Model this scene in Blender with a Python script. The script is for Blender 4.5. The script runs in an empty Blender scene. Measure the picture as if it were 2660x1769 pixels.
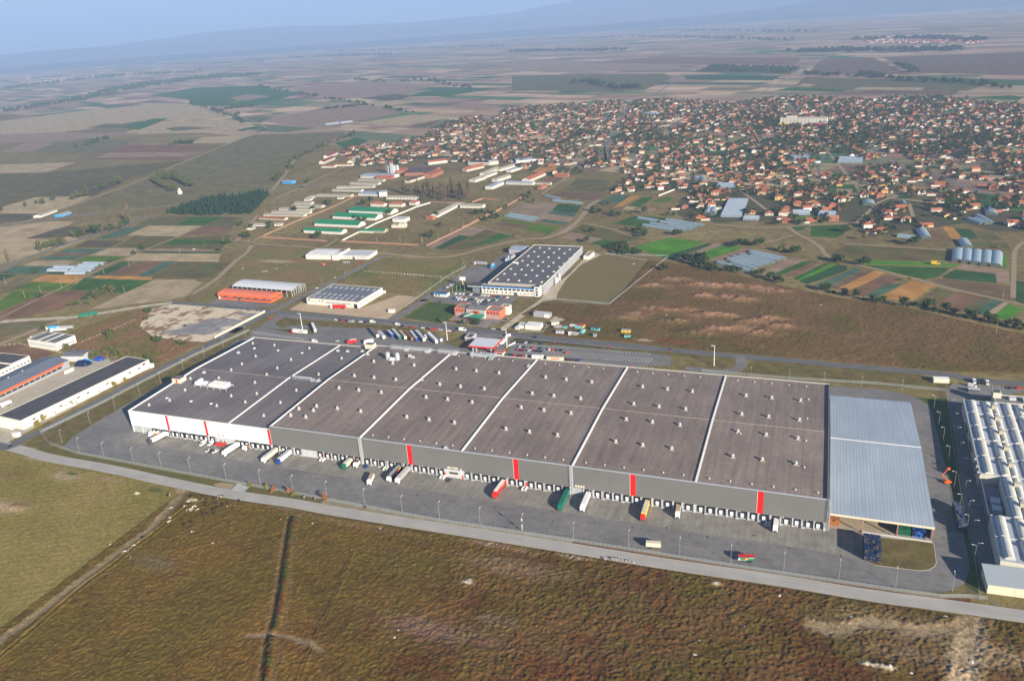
import bpy, math, random
import numpy as np
from mathutils import Vector, Matrix
R_ = random.Random(7)
scene = bpy.context.scene
COL = scene.collection
rad = math.radians
# ---------------- camera ----------------
CAM = np.array([463.496, -397.179, 265.501])
RM = np.array([[0.9368646275565076, 0.34424058987662937, -0.061506795679799546],
               [-0.07318614379081623, 0.3650102615420713, 0.9281224581519503],
               [-0.34194803404967294, 0.865023655890623, -0.3671588440432624]])
FPX = 2093.07
cd = bpy.data.cameras.new('camera'); cam = bpy.data.objects.new('camera', cd); COL.objects.link(cam)
cd.sensor_width = 36; cd.lens = 36*FPX/2660; cd.clip_start = 1; cd.clip_end = 90000
cam.matrix_world = Matrix(((RM[0][0], RM[1][0], -RM[2][0], CAM[0]), (RM[0][1], RM[1][1], -RM[2][1], CAM[1]),
                           (RM[0][2], RM[1][2], -RM[2][2], CAM[2]), (0, 0, 0, 1)))
scene.camera = cam
# ---------------- light ----------------
EL = rad(19.6); AZ = math.atan2(0.812, -0.583)
S = Vector((math.sin(AZ)*math.cos(EL), math.cos(AZ)*math.cos(EL), math.sin(EL)))
world = bpy.data.worlds.new('World'); scene.world = world; world.use_nodes = True
wn = world.node_tree; sk = wn.nodes.new('ShaderNodeTexSky'); sk.sky_type = 'NISHITA'; sk.sun_disc = False
sk.sun_elevation = EL; sk.sun_rotation = AZ; sk.altitude = 200; sk.air_density = 1.0; sk.dust_density = 0.0; sk.ozone_density = 6.0
wn.links.new(sk.outputs[0], wn.nodes['Background'].inputs[0]); wn.nodes['Background'].inputs[1].default_value = 0.038
sl = bpy.data.lights.new('sun', 'SUN'); so = bpy.data.objects.new('sun', sl); COL.objects.link(so)
sl.energy = 5.0; sl.angle = rad(0.5); sl.color = (1.0, 0.89, 0.74); so.rotation_euler = S.to_track_quat('Z', 'Y').to_euler()
scene.view_settings.view_transform = 'Standard'; scene.view_settings.look = 'None'
scene.view_settings.exposure = 1.25; scene.view_settings.gamma = 1
scene.cycles.volume_bounces = 1; scene.cycles.max_bounces = 6; scene.cycles.diffuse_bounces = 2; scene.cycles.volume_max_steps = 64
scene.cycles.use_denoising = True
# ---------------- photograph measurements -> ground positions ----------------
FRM = {'A': (0, 840, 3.3686), 'B': (600, 840, 3.3686), 'C': (1200, 840, 3.3686), 'D': (1800, 900, 2.742), 'E': (500, 560, 3.92),
       'F': (1050, 560, 3.92), 'G': (1600, 560, 3.92), 'L': (0, 560, 3.92), '1': (0, 1140, 2.482), '2': (850, 1140, 2.482),
       '3': (1710, 1140, 2.482), '4': (1200, 1150, 3.3686), 'U': (0, 0, 1.773), 'T': (1330, 0, 1.773), 'V': (600, 380, 3.3686),
       'W': (1200, 380, 3.3686), 'X': (1860, 380, 2.9475), 'a': (320, 1060, 5.895), 'b': (680, 1120, 5.895), 'c': (1060, 1150, 5.895),
       'd': (1780, 1240, 5.895), 'e': (2060, 1250, 3.93), 'f': (940, 850, 5.895), 'P': (0, 0, 1), 'h': (0, 860, 5.6),
       'i': (2380, 970, 6.818), 'j': (2400, 1180, 4.127), 'k': (1130, 720, 8.711), 'l': (1380, 820, 9.069), 'm': (1300, 870, 5.895), 'Q': (0, 0, .8865)}
def ray(fr, x, y):
    o = FRM[fr]; px = o[0]+x/o[2]; py = o[1]+y/o[2]
    return RM.T @ np.array([(px-1330)/FPX, (884.5-py)/FPX, 1.0])
def g(fr, x, y, z=0.0):
    d = ray(fr, x, y); t = (z-CAM[2])/d[2]; p = CAM+t*d
    return (float(p[0]), float(p[1]))
def gl(fr, pts, z=0.0):
    return [g(fr, p[0], p[1], z) for p in pts]
def pix(x, y, z=0.0):
    q = RM @ (np.array([x, y, z])-CAM); return (1330+FPX*q[0]/q[2], 884.5-FPX*q[1]/q[2])
# ---------------- helpers ----------------
class MB:
    def __init__(s): s.v = []; s.f = []; s.m = []
    def add(s, vs, fs, m=0):
        n = len(s.v); s.v += [tuple(v) for v in vs]; s.f += [tuple(i+n for i in f) for f in fs]; s.m += [m]*len(fs); return s
    def box(s, x0, y0, z0, x1, y1, z1, m=0):
        return s.add([(x0,y0,z0),(x1,y0,z0),(x1,y1,z0),(x0,y1,z0),(x0,y0,z1),(x1,y0,z1),(x1,y1,z1),(x0,y1,z1)],
                     [(3,2,1,0),(4,5,6,7),(0,1,5,4),(1,2,6,5),(2,3,7,6),(3,0,4,7)], m)
    def prism(s, poly, z0, z1, m=0, cap=True):
        n = len(poly)
        a = sum(poly[i][0]*poly[(i+1) % n][1]-poly[(i+1) % n][0]*poly[i][1] for i in range(n))
        if a < 0: poly = poly[::-1]
        vs = [(p[0], p[1], z0) for p in poly]+[(p[0], p[1], z1) for p in poly]
        fs = [(i, (i+1) % n, n+(i+1) % n, n+i) for i in range(n)]
        if cap: fs += [tuple(range(n, 2*n)), tuple(range(n-1, -1, -1))]
        return s.add(vs, fs, m)
    def tube(s, a, b, r0, r1=None, n=6, m=0):
        a = Vector(a); b = Vector(b); r1 = r0 if r1 is None else r1; d = (b-a).normalized()
        u = d.orthogonal().normalized(); w = d.cross(u)
        vs = [a+(u*math.cos(t)+w*math.sin(t))*r0 for t in [2*math.pi*i/n for i in range(n)]]
        vs += [b+(u*math.cos(t)+w*math.sin(t))*r1 for t in [2*math.pi*i/n for i in range(n)]]
        return s.add(vs, [(i, (i+1) % n, n+(i+1) % n, n+i) for i in range(n)]+[tuple(range(n-1, -1, -1)), tuple(range(n, 2*n))], m)
    def gable(s, x0, y0, x1, y1, z0, z1, along='x', over=0.0, th=0.15, m=0):
        """a pitched roof shell"""
        if along == 'x':
            ym = (y0+y1)/2; P = [(y0-over, z0), (ym, z1), (y1+over, z0)]
            f = lambda a, q: (a, q[0], q[1]); A_, B_ = x0-over, x1+over
        else:
            xm = (x0+x1)/2; P = [(x0-over, z0), (xm, z1), (x1+over, z0)]
            f = lambda a, q: (q[0], a, q[1]); A_, B_ = y0-over, y1+over
        Q = P+[(q[0], q[1]+th) for q in P[::-1]]; n = 6
        vs = [f(A_, q) for q in Q]+[f(B_, q) for q in Q]
        return s.add(vs, [(i, (i+1) % n, n+(i+1) % n, n+i) for i in range(n)]+[(0,1,4,5),(1,2,3,4),(6,7,10,11),(7,8,9,10)], m)
    def hip(s, x0, y0, x1, y1, z0, h, over=0.4, m=0):
        x0 -= over; y0 -= over; x1 += over; y1 += over
        w, d = x1-x0, y1-y0; k = min(w, d)/2*0.98
        vs = [(x0,y0,z0),(x1,y0,z0),(x1,y1,z0),(x0,y1,z0),(x0,y0,z0+.15),(x1,y0,z0+.15),(x1,y1,z0+.15),(x0,y1,z0+.15)]
        if w >= d: vs += [(x0+k,(y0+y1)/2,z0+h),(x1-k,(y0+y1)/2,z0+h)]; fs = [(4,5,9,8),(5,6,9),(6,7,8,9),(7,4,8)]
        else: vs += [((x0+x1)/2,y0+k,z0+h),((x0+x1)/2,y1-k,z0+h)]; fs = [(4,5,8),(5,6,9,8),(6,7,9),(7,4,8,9)]
        return s.add(vs, fs+[(3,2,1,0),(0,1,5,4),(1,2,6,5),(2,3,7,6),(3,0,4,7)], m)
    def vault(s, x0, x1, y0, y1, z0, h, n=10, m=0, th=0.0, closed=True):
        """a barrel shell whose axis runs along y"""
        pr = [((x0+x1)/2-(x1-x0)/2*math.cos(math.pi*i/n), z0+h*math.sin(math.pi*i/n)) for i in range(n+1)]
        vs = [(p[0], y0, p[1]) for p in pr]+[(p[0], y1, p[1]) for p in pr]; k = n+1
        fs = [(i, k+i, k+i+1, i+1) for i in range(n)]
        if closed: fs += [tuple(range(k)), tuple(range(2*k-1, k-1, -1))]
        return s.add(vs, fs, m)
    def mesh(s, name, mats):
        me = bpy.data.meshes.new(name); me.from_pydata(s.v, [], s.f)
        for t in (mats if isinstance(mats, (list, tuple)) else [mats]): me.materials.append(t)
        if any(s.m): me.polygons.foreach_set('material_index', s.m)
        me.update(); return me
    def obj(s, name, mats, parent=None, loc=(0, 0, 0), rz=0.0):
        return place(s.mesh(name, mats), name, parent, loc, rz)
def place(me, name, parent=None, loc=(0, 0, 0), rz=0.0):
    o = bpy.data.objects.new(name, me); COL.objects.link(o)
    if parent is not None: o.parent = parent
    o.location = loc; o.rotation_euler = (0, 0, rz); return o
def tag(o, label=None, cat=None, group=None, kind=None):
    if label: o['label'] = label
    if cat: o['category'] = cat
    if group: o['group'] = group
    if kind: o['kind'] = kind
    return o
def thing(name, label, cat, loc=(0, 0, 0), rz=0.0, group=None):
    o = bpy.data.objects.new(name, None); COL.objects.link(o); o.location = (loc[0], loc[1], loc[2] if len(loc) > 2 else 0)
    o.rotation_euler = (0, 0, rz); o.empty_display_size = 1
    return tag(o, label, cat, group)
def copy_tree(o, parent=None):
    c = o.copy(); COL.objects.link(c); c.parent = parent
    for ch in KIDS.get(o.name, []): copy_tree(ch, c)
    return c
KIDS = {}
def remember(root):
    """notes the children of a finished prototype so that copies need no search"""
    def rec(o):
        KIDS[o.name] = [c for c in COL.objects if c.parent == o]
        for c in KIDS[o.name]: rec(c)
    rec(root); return root
ORD = ['first','second','third','fourth','fifth','sixth','seventh','eighth','ninth','tenth','eleventh','twelfth','thirteenth','fourteenth','fifteenth',
       'sixteenth','seventeenth','eighteenth','nineteenth','twentieth']
TENS = {2: 'twenty', 3: 'thirty', 4: 'forty', 5: 'fifty', 6: 'sixty', 7: 'seventy', 8: 'eighty', 9: 'ninety'}
def nth(i):
    if i < 20: return ORD[i]
    n = i+1; t, u = divmod(n, 10)
    if n >= 100: return 'hundred and '+nth(n-101) if n > 100 else 'hundredth'
    return (TENS[t]+'-'+ORD[u-1]) if u else TENS[t][:-1]+'ieth'
# ---------------- materials ----------------
def nd(nt, t, **kw):
    n = nt.nodes.new(t)
    for k, v in kw.items(): setattr(n, k, v)
    return n
def M(name, col, col2=None, rough=.8, scale=.3, contrast=.5, metal=0, bump=0, bscale=3, stripe=None, attr=False, spec=.3, detail=6, stripe2=None, stretch=None):
    """procedural paint: two colours mixed by noise; optional stripes = (axis, period in m, width 0..1, colour factor)"""
    m = bpy.data.materials.new(name); m.use_nodes = True; nt = m.node_tree; L = nt.links
    b = nt.nodes['Principled BSDF']; b.inputs['Roughness'].default_value = rough; b.inputs['Metallic'].default_value = metal
    b.inputs['Specular IOR Level'].default_value = spec
    tc = nd(nt, 'ShaderNodeTexCoord'); co = tc.outputs['Object']
    src = co
    if stretch:
        mp = nd(nt, 'ShaderNodeMapping'); mp.inputs['Scale'].default_value = stretch; L.new(co, mp.inputs['Vector']); src = mp.outputs[0]
    no = nd(nt, 'ShaderNodeTexNoise'); no.inputs['Scale'].default_value = scale; no.inputs['Detail'].default_value = detail
    L.new(src, no.inputs['Vector'])
    if attr:
        at = nd(nt, 'ShaderNodeAttribute', attribute_name='paint')
        mr = nd(nt, 'ShaderNodeMapRange'); mr.inputs['From Min'].default_value = .25; mr.inputs['From Max'].default_value = .75
        mr.inputs['To Min'].default_value = 1-contrast; mr.inputs['To Max'].default_value = 1+contrast
        L.new(no.outputs[0], mr.inputs['Value'])
        vm = nd(nt, 'ShaderNodeVectorMath', operation='SCALE'); L.new(at.outputs['Color'], vm.inputs[0]); L.new(mr.outputs[0], vm.inputs['Scale'])
        out = vm.outputs[0]
    else:
        c2 = col2 or tuple(c*(1-contrast*.5) for c in col)
        cr = nd(nt, 'ShaderNodeValToRGB'); cr.color_ramp.elements[0].position = .5-.22; cr.color_ramp.elements[1].position = .5+.22
        cr.color_ramp.elements[0].color = (*c2, 1); cr.color_ramp.elements[1].color = (*col, 1)
        L.new(no.outputs[0], cr.inputs[0]); out = cr.outputs[0]
    hgt = None
    for sp in (stripe, stripe2):
        if not sp: continue
        ax, per, wd, fac = sp
        sx = nd(nt, 'ShaderNodeSeparateXYZ'); L.new(co, sx.inputs[0])
        v = sx.outputs['XYZ'.index(ax)] if ax in 'XYZ' else None
        if ax == 'D':
            ad = nd(nt, 'ShaderNodeMath', operation='ADD'); L.new(sx.outputs[0], ad.inputs[0]); L.new(sx.outputs[1], ad.inputs[1]); v = ad.outputs[0]
        dv = nd(nt, 'ShaderNodeMath', operation='DIVIDE'); L.new(v, dv.inputs[0]); dv.inputs[1].default_value = per
        fr = nd(nt, 'ShaderNodeMath', operation='FRACT'); L.new(dv.outputs[0], fr.inputs[0])
        lt = nd(nt, 'ShaderNodeMath', operation='LESS_THAN'); L.new(fr.outputs[0], lt.inputs[0]); lt.inputs[1].default_value = wd
        mx = nd(nt, 'ShaderNodeMapRange'); mx.inputs['To Min'].default_value = 1; mx.inputs['To Max'].default_value = fac
        L.new(lt.outputs[0], mx.inputs['Value'])
        vm = nd(nt, 'ShaderNodeVectorMath', operation='SCALE'); L.new(out, vm.inputs[0]); L.new(mx.outputs[0], vm.inputs['Scale']); out = vm.outputs[0]
    L.new(out, b.inputs['Base Color'])
    if bump:
        bn = nd(nt, 'ShaderNodeTexNoise'); bn.inputs['Scale'].default_value = bscale; bn.inputs['Detail'].default_value = 4; L.new(src, bn.inputs['Vector'])
        bp = nd(nt, 'ShaderNodeBump'); bp.inputs['Strength'].default_value = 1; bp.inputs['Distance'].default_value = bump
        L.new(bn.outputs[0], bp.inputs['Height']); L.new(bp.outputs[0], b.inputs['Normal'])
    return m
def blotch(m, scale, lo, hi, stretch=(1, 1, 1), detail=6, edge=.2):
    """multiplies the base colour by another layer of wear noise"""
    nt = m.node_tree; L = nt.links; b = nt.nodes['Principled BSDF']; src = b.inputs['Base Color'].links[0].from_socket
    tc = nd(nt, 'ShaderNodeTexCoord'); mp = nd(nt, 'ShaderNodeMapping'); mp.inputs['Scale'].default_value = stretch; L.new(tc.outputs['Object'], mp.inputs['Vector'])
    n = nd(nt, 'ShaderNodeTexNoise'); n.inputs['Scale'].default_value = scale; n.inputs['Detail'].default_value = detail; L.new(mp.outputs[0], n.inputs['Vector'])
    r = nd(nt, 'ShaderNodeMapRange'); r.inputs['From Min'].default_value = .5-edge; r.inputs['From Max'].default_value = .5+edge; r.inputs['To Min'].default_value = lo; r.inputs['To Max'].default_value = hi
    L.new(n.outputs[0], r.inputs['Value']); v = nd(nt, 'ShaderNodeVectorMath', operation='SCALE'); L.new(src, v.inputs[0]); L.new(r.outputs[0], v.inputs['Scale']); L.new(v.outputs[0], b.inputs['Base Color']); return m
def glass(name, col=(.03, .04, .05), rough=.12):
    return M(name, col, rough=rough, contrast=.3, spec=.6)
MT = {}
def mt(key, *a, **k):
    if key not in MT: MT[key] = M(key, *a, **k)
    return MT[key]
C_ = dict(white=(.78,.77,.73), cream=(.66,.6,.45), grey=(.34,.35,.36), lgrey=(.52,.53,.54), dgrey=(.08,.085,.09), black=(.015,.015,.018), red=(.62,.02,.015),
          blue=(.02,.06,.3), green=(.01,.16,.1), orange=(.75,.13,.02), yellow=(.75,.5,.03), brown=(.2,.12,.07), silver=(.5,.52,.55), dblue=(.01,.018,.06),
          tan=(.45,.36,.24), teal=(.12,.48,.5), brick=(.4,.17,.1), tile=(.44,.13,.06), rust=(.25,.1,.05), palewood=(.5,.4,.28), skyblue=(.05,.35,.75), darkred=(.2,.02,.015))
def paint(c, rough=.45):
    return mt('paint_'+c, C_[c], rough=rough, contrast=.12, scale=.8)
# ================= SETTING =================
HAZE = 0.000088
def sheet(name, poly, mat, z, label=None, kind='structure', cat=None):
    n = len(poly); a = sum(poly[i][0]*poly[(i+1) % n][1]-poly[(i+1) % n][0]*poly[i][1] for i in range(n))
    if a < 0: poly = poly[::-1]
    b = MB(); b.add([(p[0], p[1], z) for p in poly], [tuple(range(n))]); o = b.obj(name, mat); return tag(o, label, cat, None, kind)
def smooth(pts, k=4):
    """Catmull-Rom resampling of a polyline"""
    out = []; P = [pts[0]]+list(pts)+[pts[-1]]
    for i in range(1, len(P)-2):
        for j in range(k):
            t = j/k; q = []
            for c in range(2):
                a, b, cc, d = P[i-1][c], P[i][c], P[i+1][c], P[i+2][c]
                q.append(.5*((2*b)+(-a+cc)*t+(2*a-5*b+4*cc-d)*t*t+(-a+3*b-3*cc+d)*t**3))
            out.append(tuple(q))
    return out+[tuple(pts[-1])]
def ribbon(name, pts, w, mat, z, label=None, k=4, b=None, kind='structure'):
    P = smooth(pts, k) if k > 1 and len(pts) > 2 else pts; n = len(P); V = []
    for i in range(n):
        a = P[max(0, i-1)]; c = P[min(n-1, i+1)]; dx, dy = c[0]-a[0], c[1]-a[1]; l = math.hypot(dx, dy) or 1
        ww = (w[0]+(w[1]-w[0])*i/(n-1)) if isinstance(w, tuple) else w
        V.append((P[i][0]-dy/l*ww/2, P[i][1]+dx/l*ww/2, z)); V.append((P[i][0]+dy/l*ww/2, P[i][1]-dx/l*ww/2, z))
    mb = b or MB(); mb.add(V, [(2*i, 2*i+1, 2*i+3, 2*i+2) for i in range(n-1)])
    if b: return b
    return tag(mb.obj(name, mat), label, None, None, kind)
gmat = M('ground_soil', (.22,.18,.07), (.165,.12,.05), scale=.02, detail=12, rough=.95, spec=.05, bump=.3, bscale=.6)
blotch(gmat, .004, .8, 1.25); blotch(gmat, .12, .72, 1.28, (1, 1, 1), 8)
bb = MB(); bb.add([(-40000,-1600,0),(40000,-1600,0),(40000,40000,0),(-40000,40000,0)], [(0,1,2,3)])
tag(bb.obj('ground', gmat), None, None, None, 'structure')
# --- farmland: patchwork of fields as real ground colours, reaching to the horizon ---
def np_mesh(name, V, F, mats, cols=None):
    me = bpy.data.meshes.new(name); me.vertices.add(len(V)); me.vertices.foreach_set('co', np.asarray(V, np.float32).ravel())
    F = np.asarray(F, np.int32); k = F.shape[1]; me.loops.add(F.size); me.loops.foreach_set('vertex_index', F.ravel())
    me.polygons.add(len(F)); me.polygons.foreach_set('loop_start', np.arange(0, F.size, k, dtype=np.int32))
    me.polygons.foreach_set('loop_total', np.full(len(F), k, np.int32)); me.update(calc_edges=True)
    if cols is not None:
        at = me.color_attributes.new('paint', 'FLOAT_COLOR', 'POINT'); c = np.ones((len(V), 4), np.float32); c[:, :3] = cols
        at.data.foreach_set('color', c.ravel())
    for m in (mats if isinstance(mats, list) else [mats]): me.materials.append(m)
    return me
rr = random.Random(11)
STUB = [(.40,.28,.18),(.44,.32,.20),(.34,.24,.16),(.46,.34,.22)]
SOIL = [(.25,.16,.11),(.29,.19,.13),(.21,.14,.10),(.32,.22,.15)]
GRN = [(.07,.14,.05),(.09,.16,.07),(.06,.11,.05),(.12,.15,.07)]
FAL = [(.23,.20,.11),(.20,.18,.10),(.27,.22,.13)]
fv = []; ff = []; fc = []
def fieldcol(x, y):
    r = rr.random(); k_ = (x < -900) and (y < 3500); pal = (STUB if r < .38 else SOIL if r < .66 else GRN if r < .8 else FAL) if k_ else (STUB if r < .22 else SOIL if r < .62 else GRN if r < .72 else FAL)
    c = rr.choice(pal); k = rr.uniform(.85, 1.15); return tuple(q*k for q in c)
ang = rad(-24); ca, sa = math.cos(ang), math.sin(ang)
def split(x0, y0, x1, y1, dep):
    w, h = x1-x0, y1-y0; cy = (y0+y1)/2; sc = 1+max(0, cy-2500)/6000
    if (w < 420*sc and h < 120*sc and rr.random() < .75) or w < 110 or h < 40:
        c = fieldcol(x0, y0); n = len(fv)
        for (a, b) in ((x0,y0),(x1,y0),(x1,y1),(x0,y1)):
            fv.append((a*ca-b*sa, a*sa+b*ca, .05)); fc.append(c)
        ff.append((n, n+1, n+2, n+3)); return
    t = rr.uniform(.35, .65)
    if w > h*2.6: split(x0, y0, x0+w*t, y1, dep+1); split(x0+w*t, y0, x1, y1, dep+1)
    else: split(x0, y0, x1, y0+h*t, dep+1); split(x0, y0+h*t, x1, y1, dep+1)
for X0 in range(-14000, 12000, 2000):
    for Y0 in range(1000, 22000, 1500):
        split(X0, Y0, X0+2000, Y0+1500, 0)
farm = M('farmland_soil', (1,1,1), attr=True, contrast=.22, scale=.012, rough=.95, spec=.05, detail=10, stretch=(.35, 1.6, 1))
blotch(farm, .02, .8, 1.25, (.5, 2.2, 1)); blotch(farm, .004, .82, 1.2)
tag(place(np_mesh('farmland', fv, ff, farm, np.array(fc)), 'farmland'), None, None, None, 'structure')
# far hills: one continuous ridge mesh, then a nearer low one
def hills(name, R0, prof, depth, seed, mat, n=160):
    r = random.Random(seed); ph = [(r.uniform(2, 40), r.uniform(0, 6.3)) for _ in range(14)]
    V = []; F = []; rows = 7
    for j in range(rows+1):
        for i in range(n+1):
            px = -900+4600*i/n; hh = np.interp(px, [p[0] for p in prof], [p[1] for p in prof])
            d = ray('P', px, 400); dx, dy = d[0], d[1]; l = math.hypot(dx, dy); t = j/rows
            R_j = R0*(1+depth*t); e = math.sin(math.pi*min(1, t*1.0)*.5)
            w = sum(math.sin(i*.02*a*(1+.3*t)+b+t*2)/(1+.25*a) for a, b in ph)*.28
            z = max(-.5, hh*e*(1+.35*w*min(1, e+.2)*(1 if t > .1 else .3)))
            V.append((CAM[0]+dx/l*R_j, CAM[1]+dy/l*R_j, z if j else -.5))
    for j in range(rows):
        for i in range(n):
            a = j*(n+1)+i; F.append((a, a+1, a+n+2, a+n+1))
    me = np_mesh(name, V, F, mat); me.polygons.foreach_set('use_smooth', [True]*len(F))
    return tag(place(me, name), None, None, None, 'structure')
hm = M('hill_woods', (.06,.07,.05), (.12,.10,.07), scale=.0012, rough=1, spec=0, detail=8)
hills('mountains', 21000, [(-900,150),(0,230),(300,330),(560,480),(800,560),(1100,430),(1330,480),(1560,800),(1800,1000),(2200,1080),(2660,1200),(3700,1200)], .22, 3, hm)
hills('hills', 15500, [(-900,40),(900,60),(1500,90),(1900,160),(2200,300),(2500,380),(2800,420),(3700,420)], .2, 9, hm)
# ---- haze ----
hz = MB(); hz.box(-41000, -1700, -1, 41000, 41000, 1750)
hmt = bpy.data.materials.new('haze_air'); hmt.use_nodes = True; hn = hmt.node_tree; hn.nodes.clear()
ho = hn.nodes.new('ShaderNodeOutputMaterial'); hv = hn.nodes.new('ShaderNodeVolumePrincipled')
hv.inputs['Color'].default_value = (.44, .64, 1.0, 1); hv.inputs['Density'].default_value = HAZE; hv.inputs['Anisotropy'].default_value = 0.0
hn.links.new(hv.outputs[0], ho.inputs['Volume'])
tag(hz.obj('haze', hmt), 'pale blue haze filling the air over the plain', 'haze', None, 'stuff')
# ================= ROADS AND PAVED AREAS =================
asph = M('asphalt', (.235,.225,.215), (.19,.185,.18), scale=.05, detail=10, rough=.9, spec=.1)
blotch(asph, .5, .90, 1.08, (.05, 1.6, 1)); blotch(asph, .03, .88, 1.1); blotch(asph, .22, .72, 1.04, (1, 1, 1), 4, .28)
asph2 = M('asphalt_dark', (.15,.15,.155), (.12,.12,.125), scale=.06, detail=10, rough=.9, spec=.1)
conc = M('concrete_paving', (.33,.31,.27), (.26,.25,.22), scale=.08, detail=10, rough=.9, spec=.1, stripe=('X', 11.9, .012, .8))
blotch(conc, .35, .80, 1.10, (1.6, .12, 1)); blotch(conc, .15, .80, 1.08); blotch(conc, .9, .7, 1.03, (1, 1, 1), 3, .3)
dirt = M('dirt_track', (.36,.28,.18), (.28,.21,.13), scale=.15, detail=8, rough=.95, spec=.05)
pale = M('pale_gravel', (.55,.48,.36), (.36,.30,.21), scale=.12, detail=10, rough=.95, spec=.05)
kerbm = M('kerb_stone', (.5,.48,.42), (.4,.38,.33), scale=.5, rough=.85)
grassv = M('verge_grass', (.12,.115,.033), (.155,.11,.045), scale=.09, detail=10, rough=.95, spec=.05, bump=.25, bscale=1.2)
blotch(grassv, .12, .75, 1.3); blotch(grassv, .9, .75, 1.2)
verge_red = M('verge_weeds', (.17,.085,.035), (.10,.045,.02), scale=.25, detail=10, rough=.95, spec=.05, bump=.25, bscale=1.5)
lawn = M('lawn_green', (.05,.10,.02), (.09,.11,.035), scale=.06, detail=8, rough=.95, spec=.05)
white_line = paint('white', .7)
# front road: passes in front of the yard
fr_n = [g('1', 0, 10), g('1', 300, 95), g('1', 700, 168), g('1', 1100, 250), g('1', 1480, 318), g('1', 1900, 388), g('2', 0, 425), g('2', 400, 490), g('2', 1000, 580), g('2', 1600, 672), g('3', 0, 765), g('3', 800, 880), g('3', 1400, 980), g('3', 2358, 1110)]
fr_s = [g('1', 0, 62), g('1', 300, 142), g('1', 700, 215), g('1', 1100, 308), g('1', 1480, 392), g('1', 1900, 445), g('2', 0, 487), g('2', 400, 552), g('2', 1000, 648), g('2', 1600, 745), g('3', 0, 828), g('3', 800, 950), g('3', 1400, 1045), g('3', 2358, 1178)]
fr_mid = [((a[0]+b[0])/2, (a[1]+b[1])/2) for a, b in zip(fr_n, fr_s)]
fr_mid = [(fr_mid[0][0]-250, fr_mid[0][1]+18)]+fr_mid+[(fr_mid[-1][0]+250, fr_mid[-1][1]+250*(fr_mid[-1][1]-fr_mid[-4][1])/(fr_mid[-1][0]-fr_mid[-4][0]))]
rdm = M('road_asphalt', (.40,.38,.35), (.33,.315,.29), scale=.08, detail=9, rough=.9, spec=.1); blotch(rdm, .5, .92, 1.05, (.06, 1.2, 1))
ribbon('road', fr_mid, 8.3, rdm, .06, 'grey asphalt road running along the front of the yard fence')
# yard of the warehouse
yard = [g('A', 545, 1085), g('A', 560, 1060), g('A', 650, 980), g('A', 900, 830), g('A', 973, 785), g('A', 1441, 519), g('A', 1563, 458), g('A', 1800, 325), g('A', 2080, 150), g('A', 2200, 112), g('B', 185, 105), g('B', 700, 155), g('B', 1000, 200), (170,150), (482,150), g('D', 975, 285), g('D', 1300, 300), g('D', 1500, 335), g('D', 1650, 390), g('D', 1700, 460),
        g('D', 1790, 780), g('D', 1880, 1110), g('e', 1760, 640), g('e', 1815, 850), g('e', 1800, 970), g('e', 1740, 1050), g('e', 1620, 1110), g('e', 1450, 1138), g('e', 1250, 1120), g('3', 1200, 930), g('3', 700, 855), g('3', 0, 745),
        g('2', 1262, 605), g('2', 727, 520), g('2', 0, 400), g('1', 1893, 340), g('1', 1462, 262), g('1', 862, 150), g('1', 560, 95)]
sheet('yard', yard, asph, .03, 'grey asphalt yard around the long warehouse')
sheet('loading_apron', [(6, 0), (6, -14.5), (240, -19), (420, -19.5), (474, -19), (502, -22), (516, 2), (481, 2)], conc, .045, 'weathered concrete apron in front of the docks')
isl = [g('e', 735, 555), g('e', 735, 770), g('e', 775, 830), g('e', 850, 860), g('e', 1290, 915), g('e', 1390, 905), g('e', 1450, 870), g('e', 1467, 830), g('e', 1440, 640), g('e', 1420, 615)]
b = MB(); b.prism([tuple(p) for p in isl], .0, .12); tag(b.obj('kerb', kerbm), None, None, None, 'structure')
sheet('grass_island', [(p[0]*.985+.015*513, p[1]*.97-.5) for p in isl], grassv, .16, 'rough grass island beside the open storage roof', 'structure')
# verge strip between yard and road
vg = [g('1', 140, 30), g('1', 240, 62), g('1', 862, 155), g('1', 1462, 268), g('1', 1893, 345), g('2', 0, 405), g('2', 727, 525), g('2', 1262, 610), g('3', 0, 750), g('3', 700, 860), g('3', 1200, 935), g('e', 1250, 1125), g('e', 1450, 1140), g('e', 1620, 1112), g('e', 1760, 1040), g('e', 1900, 1060), g('e', 1905, 1225), g('e', 1400, 1150), g('3', 1165, 948), g('3', 466, 825), g('2', 2272, 765), g('2', 1590, 667), g('2', 988, 578), g('2', 482, 500), g('1', 2358, 455), g('1', 1893, 372), g('1', 1500, 318), g('1', 1100, 246), g('1', 700, 165), g('1', 300, 90)]
def strip(name, top, bot, mat, z, label):
    b = MB(); n = len(top); V = [(p[0], p[1], z) for p in top]+[(p[0], p[1], z) for p in bot]
    b.add(V, [(n+i, n+i+1, i+1, i) for i in range(n-1)]); return tag(b.obj(name, mat), label, None, None, 'structure')
vt = [(-52, -34), (-15, -37), (60, -39.5), (116, -41), (193, -43), (270, -45.5), (352, -44), (436, -43.2), (512, -41.6), (532, -40.6), (545, -37)]
def inter(P, x):
    return float(np.interp(x, [p[0] for p in P], [p[1] for p in P]))
vb = [(x, inter(fr_mid, x)+4.4) for x, y in vt]
strip('verge', vt[:5], vb[:5], M('verge_front_grass', (.15,.12,.045), (.10,.10,.03), scale=.12, detail=10, rough=.95, spec=.05, bump=.25, bscale=1.2), .05, 'grass verge between the yard fence and the front road')
strip('verge', vt[4:7], vb[4:7], M('verge_gravel', (.30,.26,.18), (.2,.17,.11), scale=.2, detail=10, rough=.95, spec=.05), .05, 'pale gravel verge between the yard fence and the front road')
strip('verge', vt[6:], vb[6:], verge_red, .05, 'red brown weedy verge between the yard fence and the front road')
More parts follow.
